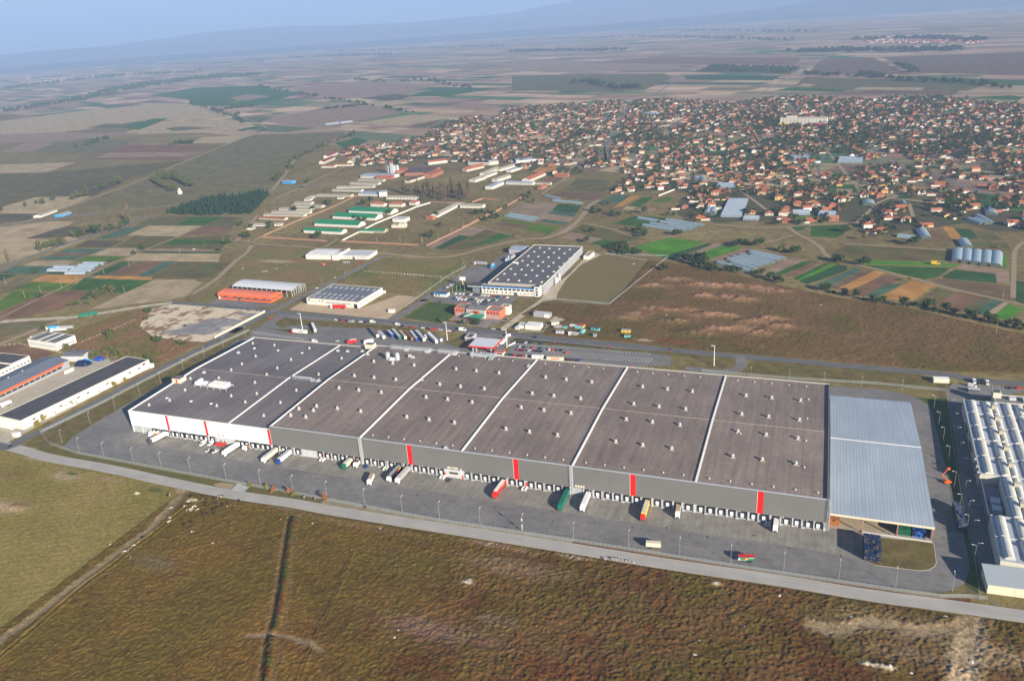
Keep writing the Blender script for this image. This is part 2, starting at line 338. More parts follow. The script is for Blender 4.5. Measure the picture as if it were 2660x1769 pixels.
sheet('concrete_slab', gl('a', [(1640,1262),(1755,1150),(1935,1212),(1850,1278)]), M('slab_pale', (.42,.43,.40), (.35,.36,.33), scale=.4), .07, 'pale concrete slab crossing the verge')
sheet('bare_soil', gl('a', [(1385,1160),(1500,1140),(1715,1165),(1700,1190),(1640,1240),(1420,1195)]), dirt, .065, 'bare soil patch on the verge')
# kerb lines along the front road
for sd, lab in ((4.3, 'far'), (-4.3, 'near')):
    ribbon('kerb', [(p[0], p[1]+sd) for p in fr_mid], .35, kerbm, .075, None)
# west road from the junction up past the warehouse to the north road
wr = [g('A', 0, 1075), g('A', 200, 1010), g('A', 440, 905), g('A', 900, 660), g('A', 1300, 455), g('A', 1700, 250), g('A', 2100, 40), g('E', 400, 1195), g('E', 640, 1060), g('E', 800, 995)]
ribbon('road', [(-190, -22)]+wr, 8.2, asph2, .08, 'dark asphalt road climbing past the west side of the warehouse')
# north road
nr = [g('L', 0, 1085), g('L', 300, 1060), g('L', 700, 1040), g('L', 1000, 1000), g('L', 1400, 935), g('L', 1750, 890), g('E', 0, 900), g('E', 350, 930), g('E', 640, 960), g('E', 900, 985), g('F', 0, 1088), g('F', 400, 1130), g('F', 900, 1185), g('F', 1500, 1250), g('F', 2350, 1330), g('G', 500, 1365), g('G', 1200, 1430), g('G', 2000, 1495), g('D', 1000, 130), g('D', 1800, 200), g('i', 900, 95), g('i', 1900, 190)]
ribbon('dirt_road', nr[:6], 9, pale, .07, 'pale unpaved road leaving the estate to the west')
ribbon('road', nr[5:], 8.6, asph2, .085, 'asphalt road along the north side of the warehouse')
ribbon('parking_strip', [(p[0], p[1]-7.4) for p in nr[9:16]], 5.5, asph, .075, 'paler paved parking strip beside the north road')
# side roads north
r1 = [g('E', 800, 985), g('E', 1000, 880), g('E', 1400, 690), g('E', 1650, 560), g('E', 1900, 440), g('E', 2000, 400)]
ribbon('road', r1, 7.5, asph, .09, 'asphalt lane climbing between the orange hall and the grey roofed hall')
r2 = [g('E', 2030, 1070), g('E', 2352, 870), g('F', 200, 860), g('F', 400, 740), g('F', 560, 640), g('F', 690, 530)]
ribbon('road', r2, 8.5, asph, .09, 'asphalt drive climbing to the blue banded factory')
sheet('yard', gl('F', [(270,870),(520,905),(1040,940),(1145,845),(1380,850),(790,800),(660,775),(520,780),(250,850)]), asph, .055, 'car park in front of the blue banded factory')
sheet('yard', gl('F', [(490,650),(700,515),(850,520),(1000,400),(1280,340),(1100,480),(830,690)]), asph, .05, 'loading yard behind the blue banded factory')
sheet('lawn', gl('F', [(0,1040),(260,880),(530,905),(520,1010),(380,1100)]), lawn, .05, 'mown lawn beside the red office building')
sheet('lawn', gl('F', [(465,770),(520,685),(690,685),(690,760),(640,780)]), lawn, .05, 'small green lawn by the glass entrance')
sheet('forecourt', gl('F', [(420,1100),(520,1010),(1040,1040),(1180,1010),(850,1140),(830,1155),(740,1130)]), conc, .05, 'paved forecourt of the red office building')
sheet('gravel_strip', gl('F', [(1380,860),(1450,770),(1690,590),(1830,440),(1950,380),(2005,400),(1800,500),(1650,650),(1560,790),(1550,850),(1400,880),(1250,1010),(1030,1165),(960,1160),(1180,1000)]), pale, .06, 'pale rubble strip along the east side of the blue banded factory')
sheet('fallow_field', gl('F', [(1450,850),(2090,905),(2660,420),(1980,400),(1700,600)]), M('stubble_green', (.17,.145,.052), (.20,.15,.07), scale=.03, detail=9, rough=.95, spec=.05, stripe=('D', 1.6, .4, .88)), .045, 'fenced green brown stubble plot')
# truck park north of the warehouse, gate area, car park
tp = gl('B', [(160,95),(300,10),(480,30),(700,10),(1160,90),(1700,130),(1900,190),(1990,215),(2060,255),(1950,245),(1260,185),(190,118)])
sheet('truck_park', [g('E',575,1195), g('E',850,1030), g('E',940,1010), g('E',1000,1030), g('F',0,1150), g('F',400,1240), g('F',600,1330), g('F',900,1440), (240,152), (170,152), g('E',1600,1320), g('E',600,1230)], asph, .055, 'pale paved truck park north of the warehouse')
sheet('gate_area', gl('F', [(560,1340),(760,1200),(1090,1230),(1110,1260),(990,1400),(900,1440)]), asph, .07, 'paved gateway area under the red canopy')
cp = gl('m', [(70,300),(215,110),(2358,270),(2620,330),(2600,480),(2358,470),(1900,500),(600,400)])
sheet('car_park', cp, asph, .065, 'large marked car park north of the warehouse')
sheet('grass_island', gl('E', [(840,1110),(870,1060),(960,1045),(2352,1150),(2352,1190),(1100,1115),(900,1140)]), grassv, .075, 'grass island between road and truck park')
sheet('grass_island', gl('E', [(760,1150),(1010,1160),(1200,1150),(1240,1210),(1000,1200)]), grassv, .075, 'grass island under the tall lamp mast')
sheet('grass_island', gl('F', [(400,1290),(560,1240),(700,1230),(640,1330),(560,1340),(430,1310)]), grassv, .075, 'grass island beside the gate canopy')
sheet('grass_verge', gl('F', [(1090,1260),(1130,1250),(2352,1375),(2352,1395),(1120,1290),(1030,1400)]), grassv, .075, 'thin grass verge above the car park')
sheet('grass_verge', gl('G', [(0,1350),(700,1400),(1150,1440),(1195,1470),(1190,1500),(1100,1555),(920,1540),(935,1470),(720,1440),(0,1372)]), grassv, .08, 'grass corner beside the car park exit')
ribbon('road', [g('D', 330, 60), g('D', 345, 110), g('D', 310, 165), g('D', 200, 180), g('D', 60, 168), g('G', 700, 1560)], 8, asph, .09, 'curved exit road of the car park')
sheet('grass_verge', [g('D',345,195), g('D',410,105), g('D',560,95), g('D',1600,200), g('D',1850,260), g('D',1800,310), g('D',960,262)], grassv, .05, 'brown green grass strip north of the warehouse')
sheet('grass_verge', [g('A', 200, 1080), g('A', 330, 975), g('A', 900, 690), g('A', 1500, 400), g('A', 2170, 75), g('E', 580, 1190), g('A', 2200, 112), g('A', 2080, 150), g('A', 1800, 325), g('A', 1563, 458), g('A', 1441, 519), g('A', 973, 785), g('A', 900, 830), g('A', 650, 980), g('A', 545, 1085)], grassv, .04, 'green brown grass verge between west road and yard')
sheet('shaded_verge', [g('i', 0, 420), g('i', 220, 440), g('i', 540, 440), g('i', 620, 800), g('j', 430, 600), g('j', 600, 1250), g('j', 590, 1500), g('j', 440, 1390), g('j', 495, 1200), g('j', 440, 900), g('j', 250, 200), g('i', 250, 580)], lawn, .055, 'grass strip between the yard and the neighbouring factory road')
sheet('yard', [g('i', 600, 180), g('i', 1300, 200), g('i', 1909, 270), g('i', 1909, 330), g('i', 1400, 400), g('i', 1000, 480), g('j', 560, 0), g('j', 800, 1280), g('j', 560, 1200), g('j', 440, 600), g('i', 620, 800), g('i', 540, 330)], asph, .05, 'asphalt lane and parking of the neighbouring factory')
# west estate concrete yards
sheet('yard', [(-159.4,-70), (-84,-70), (-83,106), (-118,108), (-135,118), (-159.4,96)], M('pale_concrete', (.46,.42,.33), (.38,.34,.26), scale=.1, detail=8, rough=.9, spec=.1), .035, 'pale concrete yard between the western sheds')
sheet('yard', [g('E', 180, 900), g('E', 260, 850), g('E', 900, 905), g('E', 820, 925), g('E', 600, 940)], asph, .06, 'dark forecourt of the orange hall')
sheet('yard', [g('E', 980, 960), g('E', 1100, 890), g('E', 1700, 950), g('E', 2100, 810), g('E', 2300, 830), g('E', 1980, 1060)], M('pale_clay', (.50,.40,.27), (.42,.30,.19), scale=.05, detail=9, rough=.95, spec=.05), .05, 'pale sandy yard around the grey roofed hall')
sheet('yard', [g('l', 240, 420), g('l', 440, 190), g('l', 700, 130), g('l', 1100, 130), g('l', 1220, 300), g('l', 1090, 500), g('l', 800, 500)], asph, .055, 'grey paved yard among the small cabins')
sheet('gravel_strip', [g('l', 420, 130), g('l', 560, 20), g('l', 1200, 60), g('l', 1250, 180), g('l', 1000, 190), g('l', 650, 150)], pale, .05, 'pale gravel patch behind the cabins')
sheet('gravel_strip', [g('l', 1330, 420), g('l', 1450, 380), g('l', 1900, 440), g('l', 2358, 560), g('l', 2358, 620), g('l', 1600, 540)], M('gravel2', (.42,.33,.22), (.25,.18,.1), scale=.2, detail=10, rough=.95, spec=.05), .05, 'sandy patch beside the road')
# parking bay lines
b = MB()
def bays(fr, p0, p1, q0, q1, n, w=.22):
    a0 = np.array(g(fr, *p0)); a1 = np.array(g(fr, *p1)); c0 = np.array(g(fr, *q0)); c1 = np.array(g(fr, *q1))
    for i in range(n+1):
        t = i/n; u = a0+(a1-a0)*t; v = c0+(c1-c0)*t; d = (v-u)/np.linalg.norm(v-u); s = np.array([-d[1], d[0]])*w/2
        b.add([(*(u-s), .085), (*(u+s), .085), (*(v+s), .085), (*(v-s), .085)], [(0,1,2,3)])
bays('m', (240, 118), (2300, 268), (205, 158), (2260, 308), 44)
bays('m', (470, 195), (2330, 350), (395, 285), (2250, 440), 40)
bays('m', (1200, 395), (2350, 480), (1170, 430), (2320, 520), 26, .16)
bays('F', (520, 790), (1120, 850), (470, 815), (1080, 870), 24, .12)
tag(b.obj('bay_markings', white_line), 'white bay lines painted on the car park', None, None, 'structure')
b = MB(); bays('i', (1290, 205), (1780, 245), (1300, 255), (1800, 295), 8, .14); bays('i', (940, 290), (1340, 330), (950, 330), (1350, 370), 7, .14)
tag(b.obj('bay_markings', white_line), 'bay lines of the neighbouring factory parking', None, None, 'structure')
# ---------- tracks and fields beyond ----------
def track(fr, pts, w, z=.07, mat=None, label=None): return ribbon('track', gl(fr, pts), w, mat or dirt, z, label)
track('F', [(0,415),(300,430),(560,400),(900,310),(1250,240),(1440,230),(1600,170),(1760,60),(1900,-80)], (7, 6), label='sandy track curving north of the blue banded factory')
track('W', [(730,800),(880,760),(980,690),(1060,600),(1090,540),(1200,470)], 7, .075)
track('W', [(1040,670),(1200,700),(1330,730)], 3.5); track('W', [(1330,730),(1500,790),(1700,800),(1840,790),(2358,730)], 3, .072)
track('W', [(700,420),(830,330),(980,275)], 5); track('F', [(1250,240),(1050,190),(900,150),(780,110)], 3)
track('X', [(0,600),(300,622),(500,620),(560,625),(620,670),(720,720),(800,775),(840,830),(890,855),(1000,890),(1200,935),(1500,1010),(1800,1090),(2358,1215)], (5.5, 4), .078, label='winding dirt lane below the village')
track('X', [(530,620),(750,600),(1060,590)], 5); track('X', [(600,680),(450,720),(350,750)], 3.2); track('X', [(980,745),(1400,770),(1830,800)], 4)
track('X', [(700,700),(930,720)], 3); track('X', [(2358,730),(2290,800),(2280,960),(2275,1160)], 4.5)
track('E', [(0,800),(250,640),(430,470),(560,370),(600,270),(500,260),(450,265),(560,130),(660,0)], 6, .07, dirt, 'rutted dirt track climbing beside the vegetable fields')
track('E', [(560,290),(1000,310),(1300,330),(1420,275),(1480,240)], 4); track('E', [(600,270),(700,210)], 4)
track('E', [(1000,350),(1500,355),(2000,390),(2352,425)], 6, .072)
track('L', [(0,1310),(200,1230),(450,1130),(700,1050)], 8, .06); track('L', [(0,1045),(450,820),(880,620),(1130,490),(1500,340),(1850,200),(2000,120)], 3.2)
track('U', [(0,1060),(150,1010),(350,940),(600,850),(900,725),(1230,592)], 7, .105, dirt, 'long straight farm track crossing the plain')
track('U', [(1230,592),(1170,560),(1000,515),(870,480)], 6, .105); track('U', [(1230,592),(1180,618),(1300,618),(1600,605),(1850,600)], 7, .105)
track('U', [(1210,400),(1500,455),(1750,500),(1930,530)], 6, .105); track('U', [(0,665),(400,650),(700,635),(1170,620)], 6, .105)
track('V', [(350,400),(470,250),(580,100),(700,50)], 7, .09)
ribbon('road', [g('L', -200, 640), g('L', 0, 545), g('L', 500, 350), g('L', 980, 190), g('L', 1360, 60), g('L', 1550, 0)], 9, asph, .1, 'asphalt country road past the poplars')
ribbon('road', gl('U', [(-120,1055),(150,1018),(300,1000),(560,970),(820,945),(1000,922),(1240,885),(1400,860),(1640,825),(1780,795),(1970,760),(2100,735)]), 9, asph, .1, 'asphalt road running past the conifer wood towards the farm estate')
# ================= FIELDS =================
FM = {}
def fm(k):
    if k in FM: return FM[k]
    T = {'tan': ((.44,.34,.20), (.36,.28,.16), .8, .93), 'tan2': ((.40,.31,.19), (.33,.26,.15), 1.2, .92), 'pink': ((.31,.22,.15), (.25,.18,.12), 1.0, .93),
         'brown': ((.19,.125,.075), (.14,.10,.06), .9, .85), 'redbr': ((.24,.13,.075), (.17,.105,.06), 1.0, .85), 'dark': ((.105,.10,.05), (.13,.095,.055), .9, .8),
         'green': ((.045,.12,.02), (.06,.13,.03), .7, .75), 'lime': ((.11,.19,.015), (.08,.15,.015), .7, .8), 'bright': ((.10,.26,.02), (.07,.2,.02), .7, .85), 'deep': ((.035,.11,.035), (.05,.09,.035), .7, .7),
         'teal': ((.10,.18,.12), (.07,.12,.075), .9, .7), 'olive': ((.12,.13,.05), (.15,.12,.06), 1.1, .85), 'corn': ((.55,.30,.09), (.38,.19,.05), .9, .75), 'fallow': ((.18,.17,.07), (.15,.12,.06), 2., .92),
         'mix': ((.10,.13,.035), (.17,.10,.055), 1.0, .85)}[k]
    FM[k] = M('crop_'+k, T[0], T[1], scale=.05, detail=9, rough=.95, spec=.05, stripe=('D' if k in ('pink','mix') else 'Y', T[2]*1.3, .42, T[3]), bump=.15, bscale=1.5)
    blotch(FM[k], .035, .78, 1.22); blotch(FM[k], .25, .85, 1.12, (.3, 1, 1)); return FM[k]
FI = [0]
def field(k, fr, pts, z=None):
    FI[0] += 1; return sheet('field', gl(fr, pts), fm(k), (z or .022)+.00025*FI[0])
Lf = [('tan',[(-100,130),(500,60),(770,60),(700,100),(260,235),(600,250),(700,215),(860,250),(640,330),(350,400),(-100,530)]), ('dark',[(250,238),(560,140),(720,110),(980,130),(970,180),(700,215)]),
 ('olive',[(1380,100),(1500,50),(1640,10),(1950,10),(1780,100)]), ('green',[(1780,100),(1950,15),(2290,12),(2060,105)]), ('olive',[(2060,105),(2290,12),(2450,20),(2352,130),(2040,115)]),
 ('tan',[(1290,205),(1510,103),(2060,105),(1830,212)]), ('teal',[(950,245),(1290,120),(1500,103),(1250,215),(1060,240)]), ('redbr',[(1830,212),(2060,110),(2352,115),(2352,165),(1950,195)]), ('mix',[(1160,325),(1380,210),(1830,212),(1540,330)]),
 ('mix',[(1540,335),(1780,235),(2352,200),(2290,300),(2250,345)]), ('green',[(1700,270),(1790,245),(2352,255),(2352,285),(1640,300)]), ('dark',[(730,330),(900,255),(1260,258),(1130,325)]),
 ('teal',[(580,378),(690,338),(1070,340),(960,385)]), ('brown',[(500,412),(590,382),(950,386),(870,415)]), ('teal',[(380,450),(470,415),(850,418),(760,455)]), ('tan2',[(230,510),(350,462),(740,460),(690,505),(600,520)]),
 ('tan2',[(910,410),(1110,332),(1440,335),(1330,412)]), ('lime',[(760,470),(880,415),(1310,415),(1200,470)]), ('teal',[(0,590),(150,515),(560,515),(470,590),(300,600)]), ('deep',[(460,600),(500,575),(700,578),(690,602)]),
 ('deep',[(1380,380),(1480,365),(2250,375),(2230,388)]), ('pink',[(1500,345),(1620,335),(2240,345),(2250,365),(1480,362)]), ('tan',[(1250,460),(1400,385),(2250,390),(2220,472)]),
 ('corn',[(315,670),(470,598),(880,612),(780,695)]), ('corn',[(950,640),(990,612),(1550,625),(1540,660)]), ('deep',[(920,610),(1250,468),(1350,470),(1100,605)]), ('brown',[(1070,608),(1360,470),(1480,468),(1190,612)]),
 ('redbr',[(1190,612),(1500,462),(1680,465),(1400,618)]), ('teal',[(1390,620),(1680,470),(1800,472),(1520,625)]), ('mix',[(1530,630),(1810,475),(2352,480),(2200,600),(2050,640)]),
 ('lime',[(140,752),(340,675),(780,695),(640,775)]), ('green',[(700,755),(860,640),(1540,660),(1270,790)]), ('lime',[(-60,920),(140,765),(430,775),(260,870),(0,975)]), ('redbr',[(0,985),(420,800),(640,775),(1000,755),(780,860),(620,960),(200,1040),(0,1055)]),
 ('tan2',[(920,955),(1160,840),(1580,650),(1980,655),(2060,690),(1880,830),(1700,870),(1300,905),(1060,945)]), ('deep',[(-100,640),(0,600),(180,602),(-60,690)]), ('fallow',[(-60,800),(200,620),(330,620),(310,675),(130,770)])]
Lf += [('fallow',[(-60,1100),(450,1075),(640,1078),(300,1160),(-60,1260)]), ('redbr',[(-60,1350),(250,1300),(560,1395),(380,1500),(-60,1420)])]
for k, p in Lf: field(k, 'L', p)
Uf = [('fallow',[(350,950),(900,725),(1180,618),(1600,610),(1500,660),(1350,730),(1240,870),(900,930),(640,960)]), ('tan',[(0,760),(350,748),(210,795),(0,800)]), ('mix',[(0,800),(210,795),(860,740),(560,840),(0,960)]), ('dark',[(180,900),(320,845),(570,842),(420,905)]),
 ('tan',[(-60,975),(160,910),(420,905),(340,945),(150,1000),(-60,1010)]), ('dark',[(-60,985),(180,985),(150,1010),(-60,1035)]), ('redbr',[(400,735),(560,670),(980,672),(820,738)]), ('pink',[(430,728),(500,705),(940,700),(850,722)]),
 ('tan',[(860,662),(940,632),(1150,622),(1060,660)]), ('pink',[(0,700),(120,660),(260,660),(150,700)]), ('fallow',[(150,700),(300,640),(640,640),(500,700)]), ('tan',[(560,620),(700,560),(1080,552),(1210,590),(1000,612)]), ('green',[(1090,600),(1180,582),(1210,590),(1110,605)]),
 ('tan',[(0,560),(300,520),(720,478),(860,478),(1060,545),(640,560),(380,600),(0,640)]), ('green',[(560,590),(700,548),(780,546),(640,600)]), ('olive',[(400,590),(480,572),(620,572),(560,590)]), ('olive',[(760,592),(840,584),(990,590),(800,605)]),
 ('green',[(690,440),(900,405),(1180,395),(1390,430),(1180,490),(960,490),(860,460)]), ('pink',[(1060,450),(1150,435),(1250,445),(1100,470)]), ('lime',[(1040,470),(1130,460),(1100,482)]), ('pink',[(1200,560),(1560,480),(1860,520),(1420,590)]), ('pink',[(1400,590),(1480,548),(1660,545),(1560,590)]),
 ('pink',[(1340,410),(1700,372),(2000,400),(1800,440),(1500,450)]), ('dark',[(1660,455),(1800,435),(1900,440),(1820,470)]), ('tan',[(1660,480),(1830,462),(1900,475),(1760,492)]), ('green',[(1860,445),(2000,415),(2200,420),(2060,445)]), ('pink',[(2040,490),(2160,475),(2320,490),(2200,515)]),
 ('tan',[(1620,570),(1900,530),(2100,540),(1860,580)]), ('olive',[(1860,590),(2000,560),(2200,548),(2080,590)]), ('green',[(1540,660),(1640,635),(1700,650),(1600,690)]), ('pink',[(0,620),(300,610),(650,615),(300,650),(0,660)])]
for k, p in Uf: field(k, 'U', p, .052)
Tf = [('olive',[(830,335),(930,305),(1340,315),(1280,345)]), ('pink',[(0,330),(0,275),(760,290),(780,320),(330,335)]), ('redbr',[(330,290),(700,262),(1340,268),(1300,300),(930,300)]), ('olive',[(0,420),(0,350),(700,340),(740,360),(600,420)]),
 ('green',[(1200,420),(1280,405),(1560,408),(1520,425)]), ('olive',[(1300,400),(1350,355),(2200,385),(2100,420),(1600,420)]), ('tan2',[(1570,415),(1600,402),(1900,405),(1880,422)]), ('brown',[(1590,435),(1640,415),(2060,420),(2030,440)]), ('tan2',[(1310,400),(1340,385),(1400,390),(1370,402)]),
 ('brown',[(1360,345),(1420,275),(1660,265),(1820,345)]), ('brown',[(1700,265),(2358,240),(2358,350),(1860,335)]), ('green',[(1790,350),(2358,372),(2358,395),(2000,385)]), ('green',[(2090,450),(2300,440),(2358,450),(2330,465)]), ('tan2',[(2170,480),(2210,465),(2358,470),(2358,485)]),
 ('deep',[(790,350),(900,345),(1240,350),(1200,372),(800,368)]), ('tan2',[(1150,445),(1165,437),(1225,438),(1210,450)])]
for k, p in Tf: field(k, 'T', p, .053)
Wf = [('pink',[(470,590),(640,485),(840,500),(790,560),(990,620),(940,665),(700,655)]), ('pink',[(370,590),(560,490),(640,490),(460,590)]), ('deep',[(790,560),(850,505),(1050,520),(1000,590)]), ('teal',[(735,590),(790,562),(1000,585),(980,620)]), ('teal',[(660,655),(720,640),(930,665),(900,692)]),
 ('lime',[(330,655),(350,635),(640,675),(600,695)]), ('lime',[(540,730),(640,680),(860,710),(760,770)]), ('brown',[(340,660),(600,697),(540,728),(290,680)]), ('tan2',[(0,775),(0,705),(190,735),(90,790)]), ('deep',[(0,830),(0,788),(60,795)]), ('mix',[(80,870),(190,740),(430,765),(300,830)]),
 ('pink',[(850,800),(960,755),(1250,800),(1160,850)]), ('green',[(1120,850),(1250,810),(1350,840),(1260,880)]), ('mix',[(960,750),(1060,680),(1600,800),(1400,850)]), ('corn',[(600,230),(740,150),(900,142),(780,225)]), ('redbr',[(660,310),(780,270),(880,272),(800,330)]),
 ('olive',[(880,400),(1000,285),(1300,290),(1240,400)]), ('brown',[(740,440),(880,400),(1230,410),(1180,480)]), ('teal',[(1180,500),(1330,425),(1480,430),(1370,500)]), ('corn',[(1320,540),(1480,430),(1570,435),(1400,530)]), ('green',[(1450,525),(1590,445),(1680,450),(1560,530)]),
 ('lime',[(1650,490),(1790,440),(1860,450),(1790,490)]), ('tan2',[(1400,555),(1440,525),(1520,528),(1500,560)]), ('pink',[(1510,560),(1580,535),(1700,540),(1660,590)]), ('green',[(1320,680),(1500,610),(1840,630),(1580,710)]), ('bright',[(1500,880),(1820,800),(2120,840),(1840,960),(1740,970)]),
 ('deep',[(1740,970),(2150,850),(2210,860),(1850,990)]), ('pink',[(1860,990),(2220,850),(2300,865),(1960,990)]), ('green',[(2070,940),(2310,860),(2358,875),(2110,975)])]
for k, p in Wf: field(k, 'W', p)
Gf = [('bright',[(840,385),(1130,305),(1160,310),(870,410)]), ('bright',[(880,410),(1200,310),(1290,330),(950,440)]), ('pink',[(960,450),(1300,335),(1470,350),(1380,385),(1040,480)]), ('pink',[(1490,600),(1720,440),(1980,445),(1600,625)]), ('green',[(1540,620),(1900,470),(2060,465),(1700,600)]),
 ('redbr',[(1700,620),(2000,475),(2080,475),(1820,620)]), ('green',[(1800,640),(2120,490),(2200,480),(1850,660)]), ('bright',[(1850,650),(2210,485),(2260,495),(1880,665)]), ('deep',[(1860,670),(2260,500),(2352,510),(2352,560),(1950,700)]), ('teal',[(2010,710),(2352,580),(2352,620),(2100,725)]), ('green',[(1760,110),(1980,100),(1880,150),(1840,160)]), ('green',[(1980,110),(2352,95),(2330,180),(2250,225),(2000,210)])]
for k, p in Gf: field(k, 'G', p)
Xf = [('teal',[(770,1070),(1060,930),(1120,945),(840,1085)]), ('brown',[(860,1080),(1120,950),(1200,960),(960,1100)]), ('corn',[(930,1090),(1210,955),(1300,970),(1060,1100)]), ('redbr',[(960,1130),(1290,990),(1440,1010),(1130,1150)]), ('teal',[(1130,1150),(1300,1060),(1440,1050),(1240,1150)]), ('corn',[(1250,1160),(1500,1030),(1680,1060),(1500,1190)]),
 ('mix',[(1520,1200),(1690,1080),(1830,1120),(1690,1230)]), ('redbr',[(1660,1230),(1850,1110),(2030,1150),(1870,1270)]), ('olive',[(1860,1270),(2040,1150),(2120,1165),(1980,1280)]), ('teal',[(1980,1275),(2120,1170),(2210,1190),(2060,1290)]), ('tan2',[(2050,1290),(2200,1195),(2240,1200),(2110,1310)]), ('bright',[(2110,1310),(2240,1210),(2358,1245),(2230,1330)]),
 ('bright',[(1070,880),(1090,868),(1650,890),(1870,905),(1870,920),(1150,905)]), ('green',[(1120,912),(1800,930),(1700,1000),(1600,1020),(1440,990)]), ('deep',[(1730,1000),(1830,945),(2150,980),(2150,1050),(1740,1010)]), ('pink',[(1810,935),(1890,905),(2240,945),(2250,1055),(2150,1045),(2140,975)]), ('brown',[(1640,1030),(1740,1012),(2260,1075),(2250,1180),(1900,1120)]),
 ('mix',[(860,820),(1000,760),(1830,800),(1850,870),(1600,880),(1060,865)]), ('bright',[(2180,835),(2225,840),(2220,935),(2170,930)]), ('redbr',[(1650,700),(1640,640),(1720,650),(1770,720)]), ('corn',[(1730,615),(1810,620),(1890,710),(1810,720)]), ('deep',[(1830,630),(1950,640),(2010,700),(1900,720)]), ('olive',[(1990,660),(2120,665),(2200,720),(2040,730)]), ('mix',[(1960,735),(2230,740),(2260,810),(1960,790)]),
 ('deep',[(2290,1030),(2358,1040),(2358,1210),(2290,1180)]), ('green',[(730,620),(1020,600),(1000,640),(920,700),(720,690)]), ('green',[(560,612),(700,600),(660,650)]), ('deep',[(1390,370),(1530,375),(1500,405),(1380,400)]), ('olive',[(1500,380),(1680,385),(1640,420),(1510,410)]), ('green',[(740,280),(1100,300),(1060,330),(730,320)]), ('bright',[(610,540),(750,535),(740,555),(600,560)])]
for k, p in Xf: field(k, 'X', p)
Ff = [('deep',[(310,330),(540,200),(670,210),(380,350)]), ('pink',[(210,325),(650,105),(820,140),(700,215),(560,200),(300,335)]), ('mix',[(400,355),(680,215),(840,150),(1000,165),(700,340)]), ('green',[(700,310),(990,170),(1130,200),(900,280)])]
for k, p in Ff: field(k, 'F', p)
# ================= MAIN WAREHOUSE =================
H0, H1, DP = 19.3, 17.0, 148.4
XS = [0, 89.0, 124.9, 194.8, 267.6, 339.2, 411.2, 480.7]
roofm = M('roof_membrane', (.265,.212,.182), (.205,.167,.146), scale=.035, detail=12, rough=.8, spec=.2, stripe=('X', 1.5, .08, .86), stripe2=('X', 5.98, .05, .72))
roofw = M('roof_membrane_west', (.195,.172,.170), (.150,.134,.136), scale=.03, detail=12, rough=.75, spec=.2, stripe=('X', 1.5, .08, .9), stripe2=('X', 5.98, .05, .78))
def add_y_stripe(m, per, w, fac):
    nt = m.node_tree; L = nt.links; b = nt.nodes['Principled BSDF']; src = b.inputs['Base Color'].links[0].from_socket
    sx = nd(nt, 'ShaderNodeSeparateXYZ'); tc = nd(nt, 'ShaderNodeTexCoord'); L.new(tc.outputs['Object'], sx.inputs[0])
    dv = nd(nt, 'ShaderNodeMath', operation='DIVIDE'); L.new(sx.outputs[1], dv.inputs[0]); dv.inputs[1].default_value = per
    fr = nd(nt, 'ShaderNodeMath', operation='FRACT'); L.new(dv.outputs[0], fr.inputs[0])
    lt = nd(nt, 'ShaderNodeMath', operation='LESS_THAN'); L.new(fr.outputs[0], lt.inputs[0]); lt.inputs[1].default_value = w
    nz = nd(nt, 'ShaderNodeTexNoise'); nz.inputs['Scale'].default_value = .06; nz.inputs['Detail'].default_value = 5; L.new(tc.outputs['Object'], nz.inputs['Vector'])
    ml = nd(nt, 'ShaderNodeMath', operation='MULTIPLY'); L.new(lt.outputs[0], ml.inputs[0]); L.new(nz.outputs[0], ml.inputs[1])
    mx = nd(nt, 'ShaderNodeMapRange'); mx.inputs['To Min'].default_value = 1; mx.inputs['To Max'].default_value = fac; L.new(ml.outputs[0], mx.inputs['Value'])
    vm = nd(nt, 'ShaderNodeVectorMath', operation='SCALE'); L.new(src, vm.inputs[0]); L.new(mx.outputs[0], vm.inputs['Scale'])
    # streaky stains running down the slope
    mp = nd(nt, 'ShaderNodeMapping'); mp.inputs['Scale'].default_value = (.35, .012, 1); L.new(tc.outputs['Object'], mp.inputs['Vector'])
    n2 = nd(nt, 'ShaderNodeTexNoise'); n2.inputs['Scale'].default_value = 1; n2.inputs['Detail'].default_value = 6; L.new(mp.outputs[0], n2.inputs['Vector'])
    m2 = nd(nt, 'ShaderNodeMapRange'); m2.inputs['From Min'].default_value = .3; m2.inputs['From Max'].default_value = .7; m2.inputs['To Min'].default_value = .84; m2.inputs['To Max'].default_value = 1.16
    L.new(n2.outputs[0], m2.inputs['Value'])
    v2 = nd(nt, 'ShaderNodeVectorMath', operation='SCALE'); L.new(vm.outputs[0], v2.inputs[0]); L.new(m2.outputs[0], v2.inputs['Scale'])
    L.new(v2.outputs[0], b.inputs['Base Color'])
blotch(roofm, .02, .86, 1.12); blotch(roofm, .3, .86, 1.06, (1, 1, 1), 5); blotch(roofw, .025, .82, 1.12)
add_y_stripe(roofm, 2.9, .10, .45); add_y_stripe(roofw, 2.9, .10, .5)
clad = M('grey_cladding', (.175,.173,.167), (.158,.156,.150), scale=.05, rough=.5, spec=.3, stripe=('X', 1.0, .35, .80))
cladw = M('white_cladding', (.64,.72,.75), (.61,.69,.72), scale=.04, rough=.5, spec=.3, stripe=('X', 1.0, .3, .97))
capm = paint('white'); redm = M('red_panel_paint', (.72,.012,.008), contrast=.1, rough=.4)
basew = M('dock_wall_paint', (.44,.45,.46), (.36,.37,.38), scale=.3, rough=.7)
wh = thing('warehouse', 'huge grey and white warehouse with brown roofs, red stripes and many truck docks', 'warehouse')
def rz_(x, y): return (H1 if x < 124.9 else H0)-.35+2.3*(1-abs(y-74.2)/74.2)
rb = MB()
